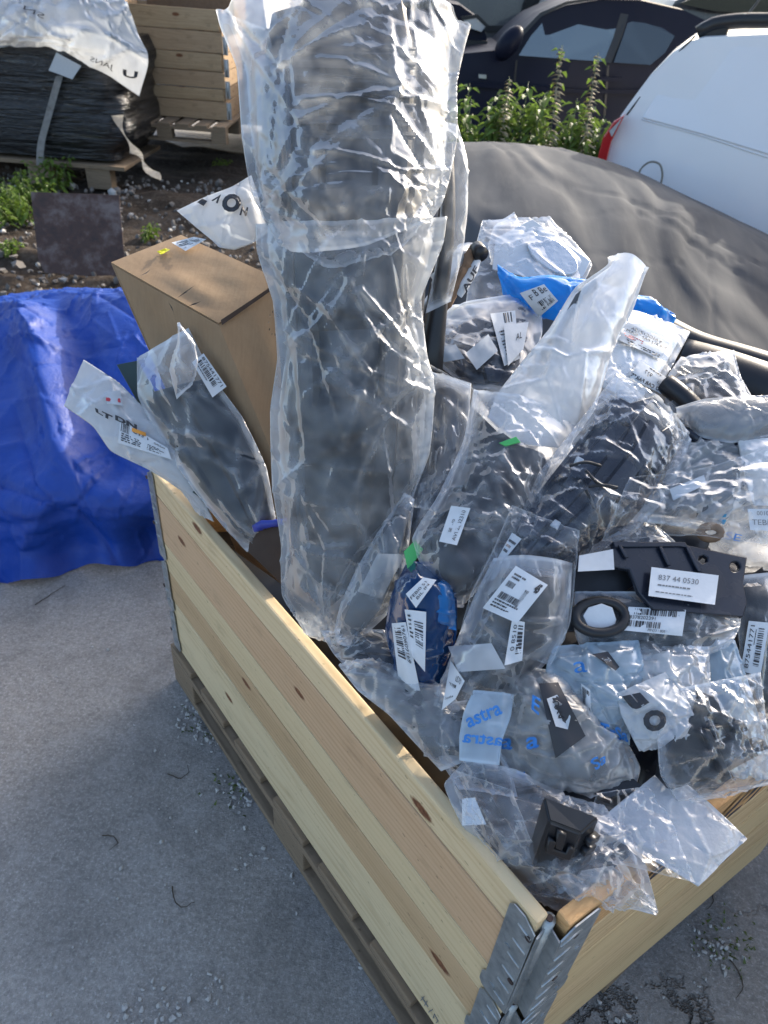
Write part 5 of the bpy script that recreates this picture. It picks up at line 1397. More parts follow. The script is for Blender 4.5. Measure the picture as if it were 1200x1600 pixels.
    tag(o, 'dark green panel edge showing between the white mailing bag and the clear bag', 'car part')
    # white mailing bag with label, hanging over the rim
    rows = [[(100, 636, 1.36), (132, 561, 1.39)], [(145, 668, 1.35), (186, 596, 1.38)], [(172, 706, 1.35), (232, 642, 1.37)], [(232, 735, 1.36), (282, 700, 1.36)], [(285, 768, 1.38), (318, 775, 1.38)], [(305, 800, 1.40), (335, 815, 1.40)]]
    t4, s4, G, N = bag('mailing_bag', 'white mailing bag with printed label hanging over the far crate rim', BAG, rows, M['opaque_white'], 0.022, 0.6, 65, 28, 0.06, 0.02, 0.004, 13, cr=(40, 0.007, 0.008, 0.06))
    sticker(t4, s4, [(188, 656), (262, 700), (268, 718), (184, 692)], [('text', 'CTS4', 0.25, 0.06, 0.34, 0.2, 0.02), ('bars', 0.03, 0.05, 0.16, 0.4, 8), ('lines', 0.05, 0.5, 0.85, 0.4, 4), ('text', '0060', 0.7, 0.16, 0.22, 0.14)], off=0.005, name='address_label')
    for qd, tx in (([(148, 637), (176, 650), (174, 658), (150, 644)], 'LT'), ([(180, 648), (214, 664), (214, 672), (180, 656)], 'DN')): printing(t4, s4, qd, tx, M['ink'], 0.006, 0.3, 0.05)
    sticker(t4, s4, [(206, 668), (228, 676), (228, 682), (206, 674)], [], plain('orange_print', (0.75, 0.30, 0.04), 0.5), 'orange_band', off=0.008)
    sticker(t4, s4, [(165, 612), (188, 610), (192, 634), (166, 630)], [('rect', 0.0, 0.5, 0.9, 0.3)], M['paper_grey'], 'tag', off=0.005, inkmat=M['ink_red'])
    # dark torn box with blue rim
    fl = Flat((395, 815, 1.33), (450, 820, 1.28), (420, 915, 1.32))
    t5 = thing('torn_box', 'dark torn cardboard box with crumpled blue rim beside the upright bumper', 'box', fl.pt(420, 900))
    plate('side_panel', fl, [(392, 830), (398, 818), (450, 815), (452, 920), (440, 912), (388, 862)], [], 0.006, M['card_dark'], t5)
    bag('', '', '', [[(394, 820, 1.315), (398, 832, 1.315)], [(408, 812, 1.305), (412, 828, 1.305)], [(425, 812, 1.295), (428, 824, 1.295)], [(448, 808, 1.285), (450, 820, 1.285)]], M['blue_foil'], 0.006, 1, 25, 8, 0.2, 0.008, 0.002, 14, part='torn_rim', parent=t5, cr=(10, 0.003, 0.003, 0.02))
left_end()

# ------------------------------------------------------------------ filler deep in the crate: dark parts under everything
def filler():
    r = np.random.default_rng(44)
    labs = ['black bumper moulding at the bottom of the heap behind the left wall', 'black panel deep under the bags near the crate corner', 'dark liner panel under the bags by the right wall', 'dark curved panel buried in the middle of the heap', 'black moulding buried beneath the bracket with the white label', 'dark panel buried at the far right of the heap', 'dark panel buried behind the blue bags at the far end', 'dark trim buried beside the upright bumper']
    spots = [(0.55, 0.24, 0.60), (0.26, 0.24, 0.60), (0.26, 0.5, 0.62), (0.5, 0.42, 0.78), (0.42, 0.58, 0.80), (0.38, 0.62, 0.84), (0.85, 0.55, 0.86), (0.75, 0.30, 0.70)]
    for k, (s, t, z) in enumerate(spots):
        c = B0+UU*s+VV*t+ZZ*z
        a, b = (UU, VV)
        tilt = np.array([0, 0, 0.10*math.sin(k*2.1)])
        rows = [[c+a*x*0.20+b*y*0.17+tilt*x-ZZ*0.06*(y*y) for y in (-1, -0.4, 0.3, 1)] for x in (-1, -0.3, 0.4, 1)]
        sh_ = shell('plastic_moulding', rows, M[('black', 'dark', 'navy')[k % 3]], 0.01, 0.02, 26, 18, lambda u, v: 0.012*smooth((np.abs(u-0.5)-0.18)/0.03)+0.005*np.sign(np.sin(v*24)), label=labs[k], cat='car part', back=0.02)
    # floor of the crate: sheets of dark film
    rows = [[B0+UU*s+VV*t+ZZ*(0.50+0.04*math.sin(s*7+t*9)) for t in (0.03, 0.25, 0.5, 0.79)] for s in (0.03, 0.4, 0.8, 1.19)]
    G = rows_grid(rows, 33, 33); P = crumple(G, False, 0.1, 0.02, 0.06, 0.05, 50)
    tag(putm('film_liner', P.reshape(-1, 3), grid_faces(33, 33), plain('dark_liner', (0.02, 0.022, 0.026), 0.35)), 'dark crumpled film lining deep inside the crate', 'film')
filler()

# ------------------------------------------------------------------ middle and right of the heap
def scrap(label, rows, mat, seed, nv=41, nu=33, amp=0.006, cell=0.09):
    G = rows_grid(rows, nv, nu, 0.5); P = crumple(G, False, 0.04, 0.015, 0.02, 0.02, seed, None, (40, 30, 20), 0.3, cr=(50, amp, 0.007, cell))
    o = putm('film_scrap', P.reshape(-1, 3), grid_faces(nv, nu), M[mat]); tag(o, label, 'plastic film', kind='thing')
    k = np.zeros((nv, nu)); k[0] = k[-1] = 0.35; k[:, 0] = k[:, -1] = 0.35
    o.data.attributes.new('fold', 'FLOAT', 'POINT').data.foreach_set('value', k.ravel().astype(np.float32))
def scraps():
    scrap('clear film flap lying over the left half of the white pouch', [[(930, 1240, 0.93), (1015, 1228, 0.945)], [(925, 1300, 0.905), (1050, 1285, 0.925)], [(950, 1345, 0.90), (1085, 1378, 0.905)]], 'clear2', 77)
    scrap('loose clear film draped across the upper right of the heap above the bracket', [[(985, 745, 1.05), (1080, 735, 1.05), (1200, 700, 1.07)], [(960, 800, 1.04), (1090, 800, 1.03), (1210, 790, 1.05)], [(940, 845, 1.05), (1080, 838, 1.045), (1200, 850, 1.06)]], 'clear2', 70)
    scrap('wide clear film flap between the liner bag and the cloudy bag', [[(800, 790, 1.03), (905, 830, 1.02)], [(770, 860, 1.02), (898, 905, 1.0)], [(735, 930, 1.02), (890, 975, 0.99)], [(720, 985, 1.03), (860, 1040, 0.995)]], 'clear2', 73)
    scrap('film flap hanging over the left rim near the crate corner', [[(700, 1200, 0.97), (800, 1235, 0.93)], [(725, 1270, 0.95), (825, 1300, 0.905)], [(790, 1345, 0.925), (860, 1360, 0.895)], [(845, 1400, 0.915), (900, 1395, 0.90)]], 'clear2', 74)
    scrap('pointed film flap over the right rim near the crate corner', [[(870, 1368, 0.90), (960, 1352, 0.905)], [(890, 1400, 0.895), (985, 1378, 0.895)], [(985, 1416, 0.89), (1020, 1405, 0.89)], [(1024, 1430, 0.885), (1030, 1425, 0.885)]], 'milky', 75)
    scrap('clear film stretched beside the upright bumper above the liner', [[(655, 560, 1.13), (745, 610, 1.11)], [(668, 680, 1.12), (728, 720, 1.09)], [(640, 790, 1.10), (690, 800, 1.075)]], 'clear2', 76)
scraps()
def far_side():
    # bags between the heap and the hidden right wall
    W = lambda s, t, z: B0+UU*s+VV*t+ZZ*z
    spec = [('hazy bag filling the crate end behind the slotted bracket', 'dark moulding in the bag filling the crate end', 0.10, 0.45, 0.60, 0.80, 0.70, 0.74, 'clear2', 'black'),
            ('milky bag along the hidden right wall', 'grey moulding in the bag along the hidden right wall', 0.40, 0.75, 0.58, 0.80, 0.82, 0.74, 'milky', 'dark'),
            ('clear bag in the far right corner of the crate', 'black moulding in the far right corner of the crate', 0.70, 1.08, 0.52, 0.80, 0.92, 0.76, 'clear2', 'black'),
            ('hazy bag in the middle of the hidden far wall', 'dark moulding by the middle of the hidden far wall', 0.90, 1.18, 0.22, 0.60, 0.86, 0.74, 'clear2', 'black')]
    for k, (la, lb, s0, s1, t0, t1, za, zb, fm, cm) in enumerate(spec):
        rows = [[W(s0, t0, za), W(s0, (t0+t1)/2, za), W(s0, t1, zb)], [W((s0+s1)/2, t0, za+0.04), W((s0+s1)/2, (t0+t1)/2, za+0.05), W((s0+s1)/2, t1, zb)], [W(s1, t0, za), W(s1, (t0+t1)/2, za), W(s1, t1, zb)]]
        bag('clear_bag', la, BAG, rows, M[fm], 0.03, 0.5, 49, 32, 0.05, 0.02, 0.003, 80+k, cr=(40, 0.007, 0.006, 0.09))
        content(rows, lb, cm, 0.82, th=0.03)
far_side()
def heap():
    r = random.Random(5)
    ribs = lambda n, a: (lambda u, v: a*(np.sin(v*n) > 0.55)*smooth((0.5-np.abs(u-0.5))/0.08))
    step = lambda c, a: (lambda u, v: a*smooth((u-c)/0.03)+0.3*a*smooth((v-0.5)/0.05))

    # --- far side -----------------------------------------------------------
    rows = [[(752, 345, 1.50), (860, 340, 1.50)], [(738, 395, 1.46), (928, 412, 1.46)], [(730, 440, 1.44), (905, 460, 1.43)], [(725, 480, 1.42), (890, 490, 1.40)]]
    t, s, _, _ = bag('clear_bag', 'clear bag with white card and shiny disc at the back of the heap', BAG, rows, M['clear2'], 0.03, 0.6, 57, 36, 0.07, 0.025, 0.003, 20, cr=(50, 0.008, 0.006, 0.07))
    fl = Flat((760, 350, 1.475), (925, 410, 1.455), (740, 440, 1.44))
    o = plate('white_card', fl, [(775, 372), (832, 343), (922, 408), (910, 432), (862, 440), (770, 420)], [], 0.002, M['paper']); tag(o, 'white card inside the clear bag at the back of the heap', 'card')
    o = plate('foil_disc', Flat((760, 350, 1.465), (925, 410, 1.445), (740, 440, 1.43)), [(864+38*math.cos(a)+6*math.sin(a), 398+26*math.sin(a)+14*math.cos(a)) for a in np.linspace(0, 2*math.pi, 33)[:-1]], [], 0.008, M['foil']); tag(o, 'round silvery disc in a clear bag at the back of the heap', 'disc')
    rows = [[(770, 355, 1.52), (805, 330, 1.52)], [(760, 385, 1.50), (820, 365, 1.50)], [(770, 420, 1.48), (820, 400, 1.47)]]
    bag('clear_bag', 'small peaked corner of clear film behind the white card', BAG, rows, M['clear2'], 0.015, 1, 25, 14, 0.06, 0.015, 0.002, 21, cr=(14, 0.005, 0.005, 0.05))
    # bright blue bag
    rows = [[(777, 412, 1.40), (786, 462, 1.38)], [(812, 432, 1.37), (832, 492, 1.35)], [(860, 428, 1.36), (880, 506, 1.33)], [(915, 436, 1.37), (925, 505, 1.34)], [(985, 466, 1.37), (990, 505, 1.35)], [(1030, 476, 1.37), (1034, 514, 1.35)], [(1054, 490, 1.37), (1052, 508, 1.36)]]
    t, s, _, _ = bag('blue_bag', 'bright blue film bag at the back, passing behind the long frosted bag', BAG, rows, M['blue_film'], 0.03, 0.6, 65, 24, 0.08, 0.02, 0.003, 22, cr=(50, 0.007, 0.007, 0.05))
    sticker(t, s, [(812, 458), (850, 444), (872, 470), (842, 496)], [('text', 'B Be', 0.45, 0.05, 0.5, 0.3), ('text', 'F', 0.2, 0.2, 0.14, 0.2), ('bars', 0.3, 0.55, 0.6, 0.35, 14)], off=0.006)
    # clear bags with dark box behind the frosted bag
    rows = [[(700, 478, 1.38), (845, 455, 1.36)], [(656, 520, 1.32), (850, 520, 1.31)], [(670, 560, 1.29), (830, 580, 1.27)], [(730, 606, 1.27), (800, 615, 1.25)]]
    content(rows, 'dark slab shaped part in the clear bag left of the frosted bag', 'navy', 0.85, 0.02, 0.02, step(0.5, 0.015))
    t, s, _, _ = bag('clear_bag', 'clear bag with taped labels left of the long frosted bag', BAG, rows, M['clear2'], 0.035, 0.5, 57, 40, 0.06, 0.02, 0.003, 23, cr=(60, 0.007, 0.006, 0.07))
    sticker(t, s, [(766, 490), (805, 485), (812, 560), (788, 572)], [('lines', 0.2, 0.35, 0.6, 0.5, 8), ('bars', 0.5, 0.02, 0.4, 0.2, 6)], off=0.004, label='white card slip in the clear bag')
    sticker(t, s, [(763, 522), (778, 548), (745, 578), (727, 552)], [], M['paper_grey'], 'tape_patch', off=0.008)
    sticker(t, s, [(787, 508), (826, 503), (818, 545), (794, 572)], [('text', 'AL', 0.5, 0.3, 0.3, 0.2)], M['paper'], 'paper_slip', off=0.009)
    sticker(t, s, [(672, 545), (712, 538), (726, 560), (694, 566)], [], M['paper_grey'], 'paper_slip', off=0.003)
    # torn cardboard tube with white printed paper
    t = thing('torn_cardboard', 'torn roll of brown cardboard with white printed paper right of the upright bumper', 'cardboard', P3((700, 480, 1.30)))
    bag('', '', '', [[(715, 384, 1.29), (740, 380, 1.29)], [(702, 410, 1.28), (728, 412, 1.28)], [(684, 440, 1.27), (712, 445, 1.27)], [(655, 478, 1.26), (690, 476, 1.26)], [(648, 500, 1.26), (668, 492, 1.26)]], M['paper'], 0.015, 0.8, 41, 14, 0.06, 0.012, 0.003, 24, part='paper_sleeve', parent=t, cr=(20, 0.004, 0.004, 0.04))
    bag('', '', '', [[(735, 382, 1.275), (752, 380, 1.275)], [(722, 412, 1.265), (740, 414, 1.265)], [(704, 442, 1.255), (722, 448, 1.255)], [(672, 478, 1.25), (705, 482, 1.25)], [(655, 494, 1.25), (690, 492, 1.25)]], M['card_brown'], 0.010, 0.8, 41, 10, 0.08, 0.012, 0.003, 25, part='cardboard_edge', parent=t, cr=(16, 0.004, 0.004, 0.03))
    t2_, s2, _, _ = bag('', '', '', [[(742, 402, 1.262), (752, 408, 1.262)], [(730, 420, 1.258), (746, 428, 1.258)], [(718, 440, 1.252), (732, 452, 1.252)], [(712, 458, 1.25), (722, 466, 1.25)]], M['paper'], 0.005, 0.8, 25, 8, 0.05, 0.006, 0.002, 26, part='paper_strip', parent=t, cr=None)
    printing(t, s2, [(721, 452), (742, 414), (748, 420), (729, 458)], 'AUF', M['ink'], 0.004, 0.2, 0.03)
    bm = bmesh.new(); tube(bm, [P3((744, 388, 1.27)), P3((752, 398, 1.255))], 0.014, 12); tag(put('rubber_stub', bm, M['black'], None, True), 'short black stub sticking out of the torn cardboard', 'car part')

    # --- long frosted bag ---------------------------------------------------
    rows = [[(948, 403, 1.17), (978, 398, 1.165), (1014, 420, 1.17)], [(950, 412, 1.17), (975, 415, 1.16), (1008, 432, 1.17)], [(898, 448, 1.17), (950, 465, 1.155), (992, 480, 1.17)], [(855, 515, 1.16), (905, 535, 1.14), (955, 558, 1.15)], [(805, 575, 1.15), (865, 605, 1.125), (932, 640, 1.14)], [(775, 615, 1.14), (830, 650, 1.12), (895, 692, 1.13)], [(760, 650, 1.13), (810, 690, 1.12), (872, 700, 1.125)]]
    fl = Flat((960, 410, 1.15), (800, 600, 1.125), (1000, 430, 1.15))
    o = plate('slotted_bracket', fl, [(935, 430), (905, 455), (880, 500), (868, 520), (852, 540), (842, 572), (815, 590), (790, 640), (800, 642), (828, 598), (852, 586), (876, 560), (884, 512), (912, 468), (940, 442)], [circle(860, 552, 4), circle(846, 572, 4)], 0.006, M['grey'], lift=-0.014); tag(o, 'grey bracket strip with two holes showing through the frosted bag', 'car part')
    bag('frosted_bag', 'long frosted white bag standing up out of the heap, its squared tip highest', BAG, rows, M['white_film'], 0.03, 0.8, 89, 36, 0.03, 0.018, 0.003, 27, ends=(0.4, 0.6), cr=(30, 0.006, 0.008, 0.12))
    # --- docs bag -----------------------------------------------------------
    rows = [[(968, 478, 1.27), (1080, 520, 1.28)], [(940, 520, 1.24), (1052, 572, 1.24)], [(918, 560, 1.22), (1020, 622, 1.21)], [(890, 600, 1.20), (985, 640, 1.19)]]
    t, s, _, _ = bag('clear_bag', 'clear bag with white paperwork and stickers right of the frosted bag', BAG, rows, M['clear2'], 0.035, 0.6, 57, 36, 0.06, 0.02, 0.003, 28, cr=(50, 0.007, 0.006, 0.06))
    content(rows, 'white wrapped part in the clear bag with paperwork', 'white_pl', 0.84, 0.012, 0.02, th=0.035)
    sticker(t, s, [(1048, 536), (968, 498), (960, 528), (1032, 562)], [('text', 'NEZLJ FAN CAM', 0.02, 0.28, 0.8, 0.16), ('text', 'E.ASGC1Z1ZA', 0.15, 0.08, 0.6, 0.14), ('lines', 0.05, 0.78, 0.85, 0.18, 2)], off=0.003, more=[(M['ink_red'], [('lines', 0.45, 0.52, 0.4, 0.2, 2)])])
    sticker(t, s, [(1042, 590), (1000, 562), (984, 590), (1034, 616)], [('text', 'NO CAR PARTS', 0.0, 0.72, 1.0, 0.2, 0.03), ('text', '927', 0.45, 0.25, 0.25, 0.25), ('lines', 0.05, 0.05, 0.8, 0.12, 1), ('text', 'NO', 0.05, 0.4, 0.18, 0.18)], off=0.003)
    # --- right edge ---------------------------------------------------------
    bm = bmesh.new(); tube(bm, resample([P3(q) for q in ((1020, 512, 1.46), (1085, 545, 1.43), (1160, 568, 1.40), (1300, 610, 1.36))], 20), 0.035, 16)
    t = thing('bumper_moulding', 'rounded black plastic bumper strip lying along the far right of the heap', 'car part', P3((1150, 560, 1.5)))
    put('strip', bm, M['black'], t, True)
    bm = bmesh.new(); tube(bm, resample([P3(q) for q in ((1060, 570, 1.43), (1130, 590, 1.40), (1200, 615, 1.37), (1300, 650, 1.34))], 20), 0.055, 16); put('lower_lip', bm, M['black'], t, True)
    rows = [[(1062, 558, 1.25), (1148, 547, 1.25)], [(1040, 590, 1.22), (1160, 590, 1.22)], [(1038, 630, 1.20), (1180, 626, 1.20)], [(1050, 665, 1.19), (1175, 665, 1.19)]]
    bag('clear_bag', 'loosely crumpled clear bag above the silvery oval bundle', BAG, rows, M['clear2'], 0.04, 0.6, 49, 32, 0.08, 0.025, 0.003, 29, cr=(50, 0.008, 0.006, 0.06))
    bm = bmesh.new(); tube(bm, resample([P3(q) for q in ((1040, 600, 1.215), (1060, 615, 1.20), (1085, 640, 1.19))], 12), 0.018, 10); tag(put('hose_end', bm, M['black'], None, True), 'dark hose end inside the crumpled clear bag', 'car part')
    rows = [[(1056, 636, 1.14), (1060, 652, 1.14)], [(1100, 622, 1.13), (1094, 684, 1.11)], [(1150, 618, 1.12), (1142, 694, 1.10)], [(1205, 616, 1.12), (1200, 684, 1.10)], [(1270, 620, 1.13), (1270, 660, 1.12)]]
    bag('silver_bundle', 'oval bundle in wrinkled silvery film at the right edge', BAG, rows, M['grey_film'], 0.03, 0.8, 65, 28, 0.06, 0.015, 0.003, 30, cr=(60, 0.005, 0.004, 0.08))
    content(rows, 'dark grey oval part wrapped in silvery film at the right edge', 'grey', 0.92, 0.004, 0.022, th=0.03)
    shell('narrow_moulding', [[(1060, 660, 1.13), (1070, 690, 1.13)], [(1110, 682, 1.12), (1110, 702, 1.12)], [(1160, 680, 1.115), (1165, 698, 1.115)], [(1240, 650, 1.12), (1240, 672, 1.12)]], M['navy'], 0.01, 0.012, 20, 10, label='dark curved trim edge below the silvery oval bundle', cat='car part')
    rows = [[(1050, 690, 1.13), (1230, 660, 1.14)], [(1000, 735, 1.10), (1230, 730, 1.12)], [(980, 780, 1.09), (1160, 790, 1.10)], [(985, 812, 1.09), (1110, 830, 1.10)]]
    content(rows, 'dark wedge shaped part in the bright clear bag at the right', 'navy', 0.7, 0.03, 0.02, step(0.4, 0.012), th=0.04)
    t, s, _, _ = bag('clear_bag', 'shiny clear bag full of sharp creases at the right edge below the silvery bundle', BAG, rows, M['milky'], 0.04, 0.5, 65, 48, 0.09, 0.03, 0.003, 31, cr=(110, 0.009, 0.005, 0.08))
    sticker(t, s, [(1046, 764), (1100, 742), (1104, 756), (1052, 782)], [], M['paper_grey'], 'paper_slip', off=0.004)
    rows = [[(1150, 690, 1.10), (1240, 680, 1.10)], [(1160, 740, 1.09), (1240, 735, 1.09)], [(1175, 790, 1.09), (1240, 790, 1.09)]]
    bag('frosted_bag', 'frosted crumpled bag corner at the right edge of the picture', BAG, rows, M['white_film'], 0.02, 0.6, 33, 20, 0.05, 0.02, 0.003, 32, cr=(24, 0.006, 0.006, 0.06))
    rows = [[(1150, 752, 1.12), (1235, 745, 1.12)], [(1118, 800, 1.11), (1235, 800, 1.11)], [(1095, 840, 1.11), (1235, 850, 1.11)], [(1120, 872, 1.12), (1235, 900, 1.12)]]
    t, s, _, _ = bag('printed_bag', 'hazy bag with turquoise print and a white label at the right edge', BAG, rows, M['milky'], 0.035, 0.5, 49, 32, 0.05, 0.02, 0.003, 33, cr=(40, 0.006, 0.006, 0.07))
    sticker(t, s, [(1112, 804), (1136, 803), (1134, 808), (1111, 809)], [], M['ink_teal'], 'printed_bar', off=0.004)
    sticker(t, s, [(1118, 811), (1136, 812), (1131, 820), (1122, 815)], [], M['ink_teal'], 'printed_bar', off=0.004)
    sticker(t, s, [(1168, 795), (1215, 795), (1215, 830), (1172, 828)], [('text', '0010', 0.3, 0.1, 0.4, 0.2), ('text', 'TEBB', 0.1, 0.5, 0.7, 0.25)], off=0.003, inkmat=M['ink_grey'])
    printing(t, s, [(1135, 830), (1160, 836), (1156, 846), (1132, 842)], 'SE', M['ink_blue'], 0.004, 0.2)

    # --- navy trim in a clear bag across the middle ---------------------------
    rows = [[(962, 582, 1.12), (1020, 625, 1.09), (1082, 688, 1.11)], [(905, 655, 1.10), (980, 700, 1.07), (1052, 765, 1.09)], [(842, 735, 1.09), (915, 780, 1.05), (992, 835, 1.08)], [(785, 815, 1.075), (850, 850, 1.04), (920, 872, 1.07)], [(745, 880, 1.07), (810, 890, 1.04), (892, 905, 1.06)]]
    def detn(u, v):
        return 0.010*smooth((np.abs(u-0.42)-0.06)/0.015)-0.012*(np.abs(u-0.75) < 0.07)*(np.sin(v*30) > 0)+0.006*np.sign(np.sin(v*17+u*4))*(np.abs(u-0.2) < 0.14)
    t, s0, _ = content(rows, 'long navy black moulded bracket lying across the middle of the heap in a clear bag', 'navy', 0.8, det=detn, name='long_bracket', th=0.04, v0=0.1, v1=0.98, ends=(0.8, 0.3), nv=91, nu=61)
    fl = Flat((960, 640, 1.075), (860, 800, 1.045), (1020, 700, 1.075))
    for q in ([(985, 632), (1018, 622), (925, 735), (893, 765), (882, 757)], [(1000, 700), (1050, 665), (1052, 682), (1000, 742)], [(905, 742), (960, 690), (985, 715), (945, 775), (912, 800)]):
        plate('rib_block', fl, q, [], 0.012, M['navy'], t, 0.002)
    for q in ((905, 715), (898, 738), (990, 695), (955, 770), (928, 705), (866, 812)):
        plate('clip', fl, [(q[0], q[1]), (q[0]+9, q[1]+5), (q[0]+5, q[1]+13), (q[0]-4, q[1]+8)], [], 0.016, M['paper_grey'], t, 0.002)
    for pts in ([(890, 728), (915, 722), (940, 728)], [(915, 735), (935, 755), (962, 763)], [(920, 760), (945, 758), (965, 762)], [(915, 765), (925, 785), (928, 795)]):
        bm = bmesh.new(); tube(bm, resample([at(p, d=1.03) for p in pts], 10), 0.0022, 6); put('cable', bm, M['black'], t, True)
    t, s, _, _ = bag('clear_bag', 'glossy clear bag around the navy bracket, its open end at the upper right', BAG, rows, M['clear'], 0.04, 0.5, 113, 44, 0.07, 0.02, 0.003, 34, ends=(0.8, 0.3), cr=(130, 0.007, 0.005, 0.09))
    sticker(t, s, [(800, 832), (815, 842), (782, 882), (775, 876)], [('lines', 0.1, 0.2, 0.8, 0.5, 3)], off=0.002)
    sticker(t, s, [(770, 888), (788, 882), (772, 905), (760, 908)], [], M['paper_grey'], 'paper_slip', off=0.002)
    # --- black liner in a clear bag -------------------------------------------
    rows = [[(738, 608, 1.14), (820, 625, 1.12), (912, 652, 1.13)], [(722, 690, 1.12), (800, 705, 1.09), (878, 735, 1.10)], [(682, 775, 1.10), (770, 780, 1.06), (850, 800, 1.08)], [(642, 842, 1.08), (725, 850, 1.05), (802, 862, 1.06)], [(662, 898, 1.07), (715, 900, 1.04), (765, 905, 1.06)], [(704, 945, 1.07), (714, 946, 1.065), (724, 945, 1.07)]]
    crow = [[(815, 665, 1.13), (868, 698, 1.13)], [(740, 720, 1.12), (790, 715, 1.10), (858, 735, 1.115)], [(690, 788, 1.11), (765, 785, 1.08), (835, 800, 1.10)], [(655, 845, 1.10), (720, 850, 1.07), (790, 855, 1.09)], [(680, 890, 1.10), (712, 895, 1.075), (750, 895, 1.09)]]
    def detl(u, v): return 0.010*smooth((0.40-np.abs(u-0.5))/0.06)-0.004*smooth((0.22-np.abs(u-0.45))/0.05)*smooth((0.8-v)/0.1)
    content(rows, 'black leaf shaped wheel arch liner in a clear bag right of the upright bumper', 'black', 0.8, det=detl, name='arch_liner', th=0.03, v0=0.22, v1=0.95, ends=(0.6, 0.3))
    t, s, _, _ = bag('clear_bag', 'clear bag with flat open top around the black leaf shaped liner', BAG, rows, M['clear2'], 0.03, 0.5, 105, 44, 0.06, 0.02, 0.003, 35, ends=(0.6, 0.3), cr=(110, 0.007, 0.005, 0.09))
    sticker(t, s, [(705, 790), (735, 794), (714, 852), (686, 846)], [('vtext', 'AVI 2802310', 0.62, 0.08, 0.2, 0.82), ('vtext', 'SEN70', 0.3, 0.35, 0.14, 0.35)], off=0.005)
    for q, l in (([(782, 692), (806, 683), (812, 690), (790, 696)], 'small green tab at the top of the liner bag'), ([(632, 862), (648, 846), (660, 858), (638, 890)], 'bright green plastic tab beside the blue parcel')):
        x, y = q[0]; fl = Flat((x, y, 1.075), (x+60, y, 1.07), (x, y+60, 1.065)); o = plate('plastic_tab', fl, q, [], 0.004, M['green']); tag(o, l, 'plastic tab')
    # dark panel between the upright bumper and the liner
    rows = [[(670, 580, 1.20), (738, 600, 1.18)], [(668, 660, 1.18), (732, 680, 1.16)], [(655, 740, 1.17), (705, 760, 1.15)], [(620, 820, 1.16), (660, 840, 1.14)], [(600, 880, 1.16), (635, 890, 1.15)]]
    shell('plastic_moulding', rows, M['black'], 0.01, 0.015, 30, 14, ribs(16, 0.006), label='narrow black panel squeezed between the upright bumper and the liner bag', cat='car part')
    bag('clear_bag', 'clear bag squeezed between the upright bumper and the liner', BAG, [[(q[0], q[1], q[2]-0.02) for q in rr_] for rr_ in rows], M['clear2'], 0.02, 0.5, 57, 20, 0.06, 0.02, 0.003, 36, cr=(50, 0.006, 0.005, 0.07))
    # slim bag in front of the upright bumper
    rows = [[(632, 770, 1.11), (648, 780, 1.11)], [(590, 830, 1.10), (640, 850, 1.09)], [(555, 890, 1.11), (634, 898, 1.09)], [(530, 945, 1.12), (612, 955, 1.10)], [(522, 985, 1.13), (572, 992, 1.12)], [(526, 1005, 1.14), (548, 1012, 1.13)]]
    t, s, _, _ = bag('clear_bag', 'slim clear bag hanging against the foot of the upright bumper', BAG, rows, M['clear2'], 0.025, 0.5, 81, 28, 0.06, 0.02, 0.003, 37, cr=(60, 0.007, 0.006, 0.08))
    content(rows, 'slim grey part in the bag against the foot of the upright bumper', 'grey', 0.6, 0.02, 0.012, th=0.025)
    sticker(t, s, [(590, 865), (634, 866), (596, 935), (560, 925)], [], M['milky'], 'inner_pouch', off=0.005)
    # --- blue parcel ----------------------------------------------------------
    rows = [[(632, 884, 1.09), (690, 878, 1.07)], [(610, 930, 1.08), (714, 928, 1.05)], [(600, 985, 1.09), (716, 985, 1.05)], [(616, 1045, 1.10), (705, 1045, 1.06)], [(650, 1100, 1.12), (690, 1098, 1.09)]]
    t, s, _, _ = bag('blue_parcel', 'deep blue film parcel with white barcode labels near the left wall', 'parcel', rows, M['deepblue_film'], 0.045, 0.5, 65, 40, 0.05, 0.018, 0.003, 38, cr=(50, 0.006, 0.006, 0.05))
    content(rows, 'dark part wrapped in the deep blue film', 'navy', 0.85, 0.006, 0.04, th=0.045)
    sticker(t, s, [(626, 972), (646, 1012), (658, 1086), (624, 1056), (612, 976)][0:1]+[(646, 1016), (660, 1086), (612, 1040)] if 0 else [(612, 974), (634, 972), (658, 1086), (622, 1058)], [('vtext', '6416090761', 0.62, 0.05, 0.2, 0.55), ('bars', 0.15, 0.08, 0.4, 0.5, 22, False)], off=0.006)
    sticker(t, s, [(632, 952), (666, 956), (664, 1050), (644, 1026)], [('bars', 0.4, 0.2, 0.45, 0.45, 16, False), ('lines', 0.1, 0.1, 0.2, 0.5, 6)], off=0.007)
    sticker(t, s, [(634, 928), (662, 902), (682, 906), (650, 950)], [('text', 'FEBI0 51', 0.05, 0.3, 0.8, 0.2), ('text', 'BIL IN', 0.2, 0.6, 0.6, 0.18)], off=0.006)
    rows = [[(676, 905, 1.055), (702, 905, 1.05)], [(668, 930, 1.05), (712, 935, 1.04)], [(672, 975, 1.05), (714, 985, 1.04)]]
    bag('', '', '', rows, M['blue_film'], 0.02, 0.6, 33, 16, 0.08, 0.012, 0.003, 39, part='gathered_neck', parent=t, cr=(24, 0.005, 0.004, 0.03))
    # --- frosted bag with torn labels in the middle ----------------------------
    rows = [[(770, 872, 1.04), (830, 870, 1.01), (896, 880, 1.03)], [(740, 930, 1.04), (815, 935, 1.00), (893, 935, 1.02)], [(712, 1000, 1.04), (790, 1000, 1.00), (884, 1000, 1.02)], [(690, 1060, 1.04), (745, 1065, 1.005), (820, 1075, 1.03)], [(666, 1120, 1.05), (700, 1125, 1.03), (745, 1125, 1.04)], [(680, 1168, 1.06), (690, 1170, 1.05), (704, 1168, 1.06)]]
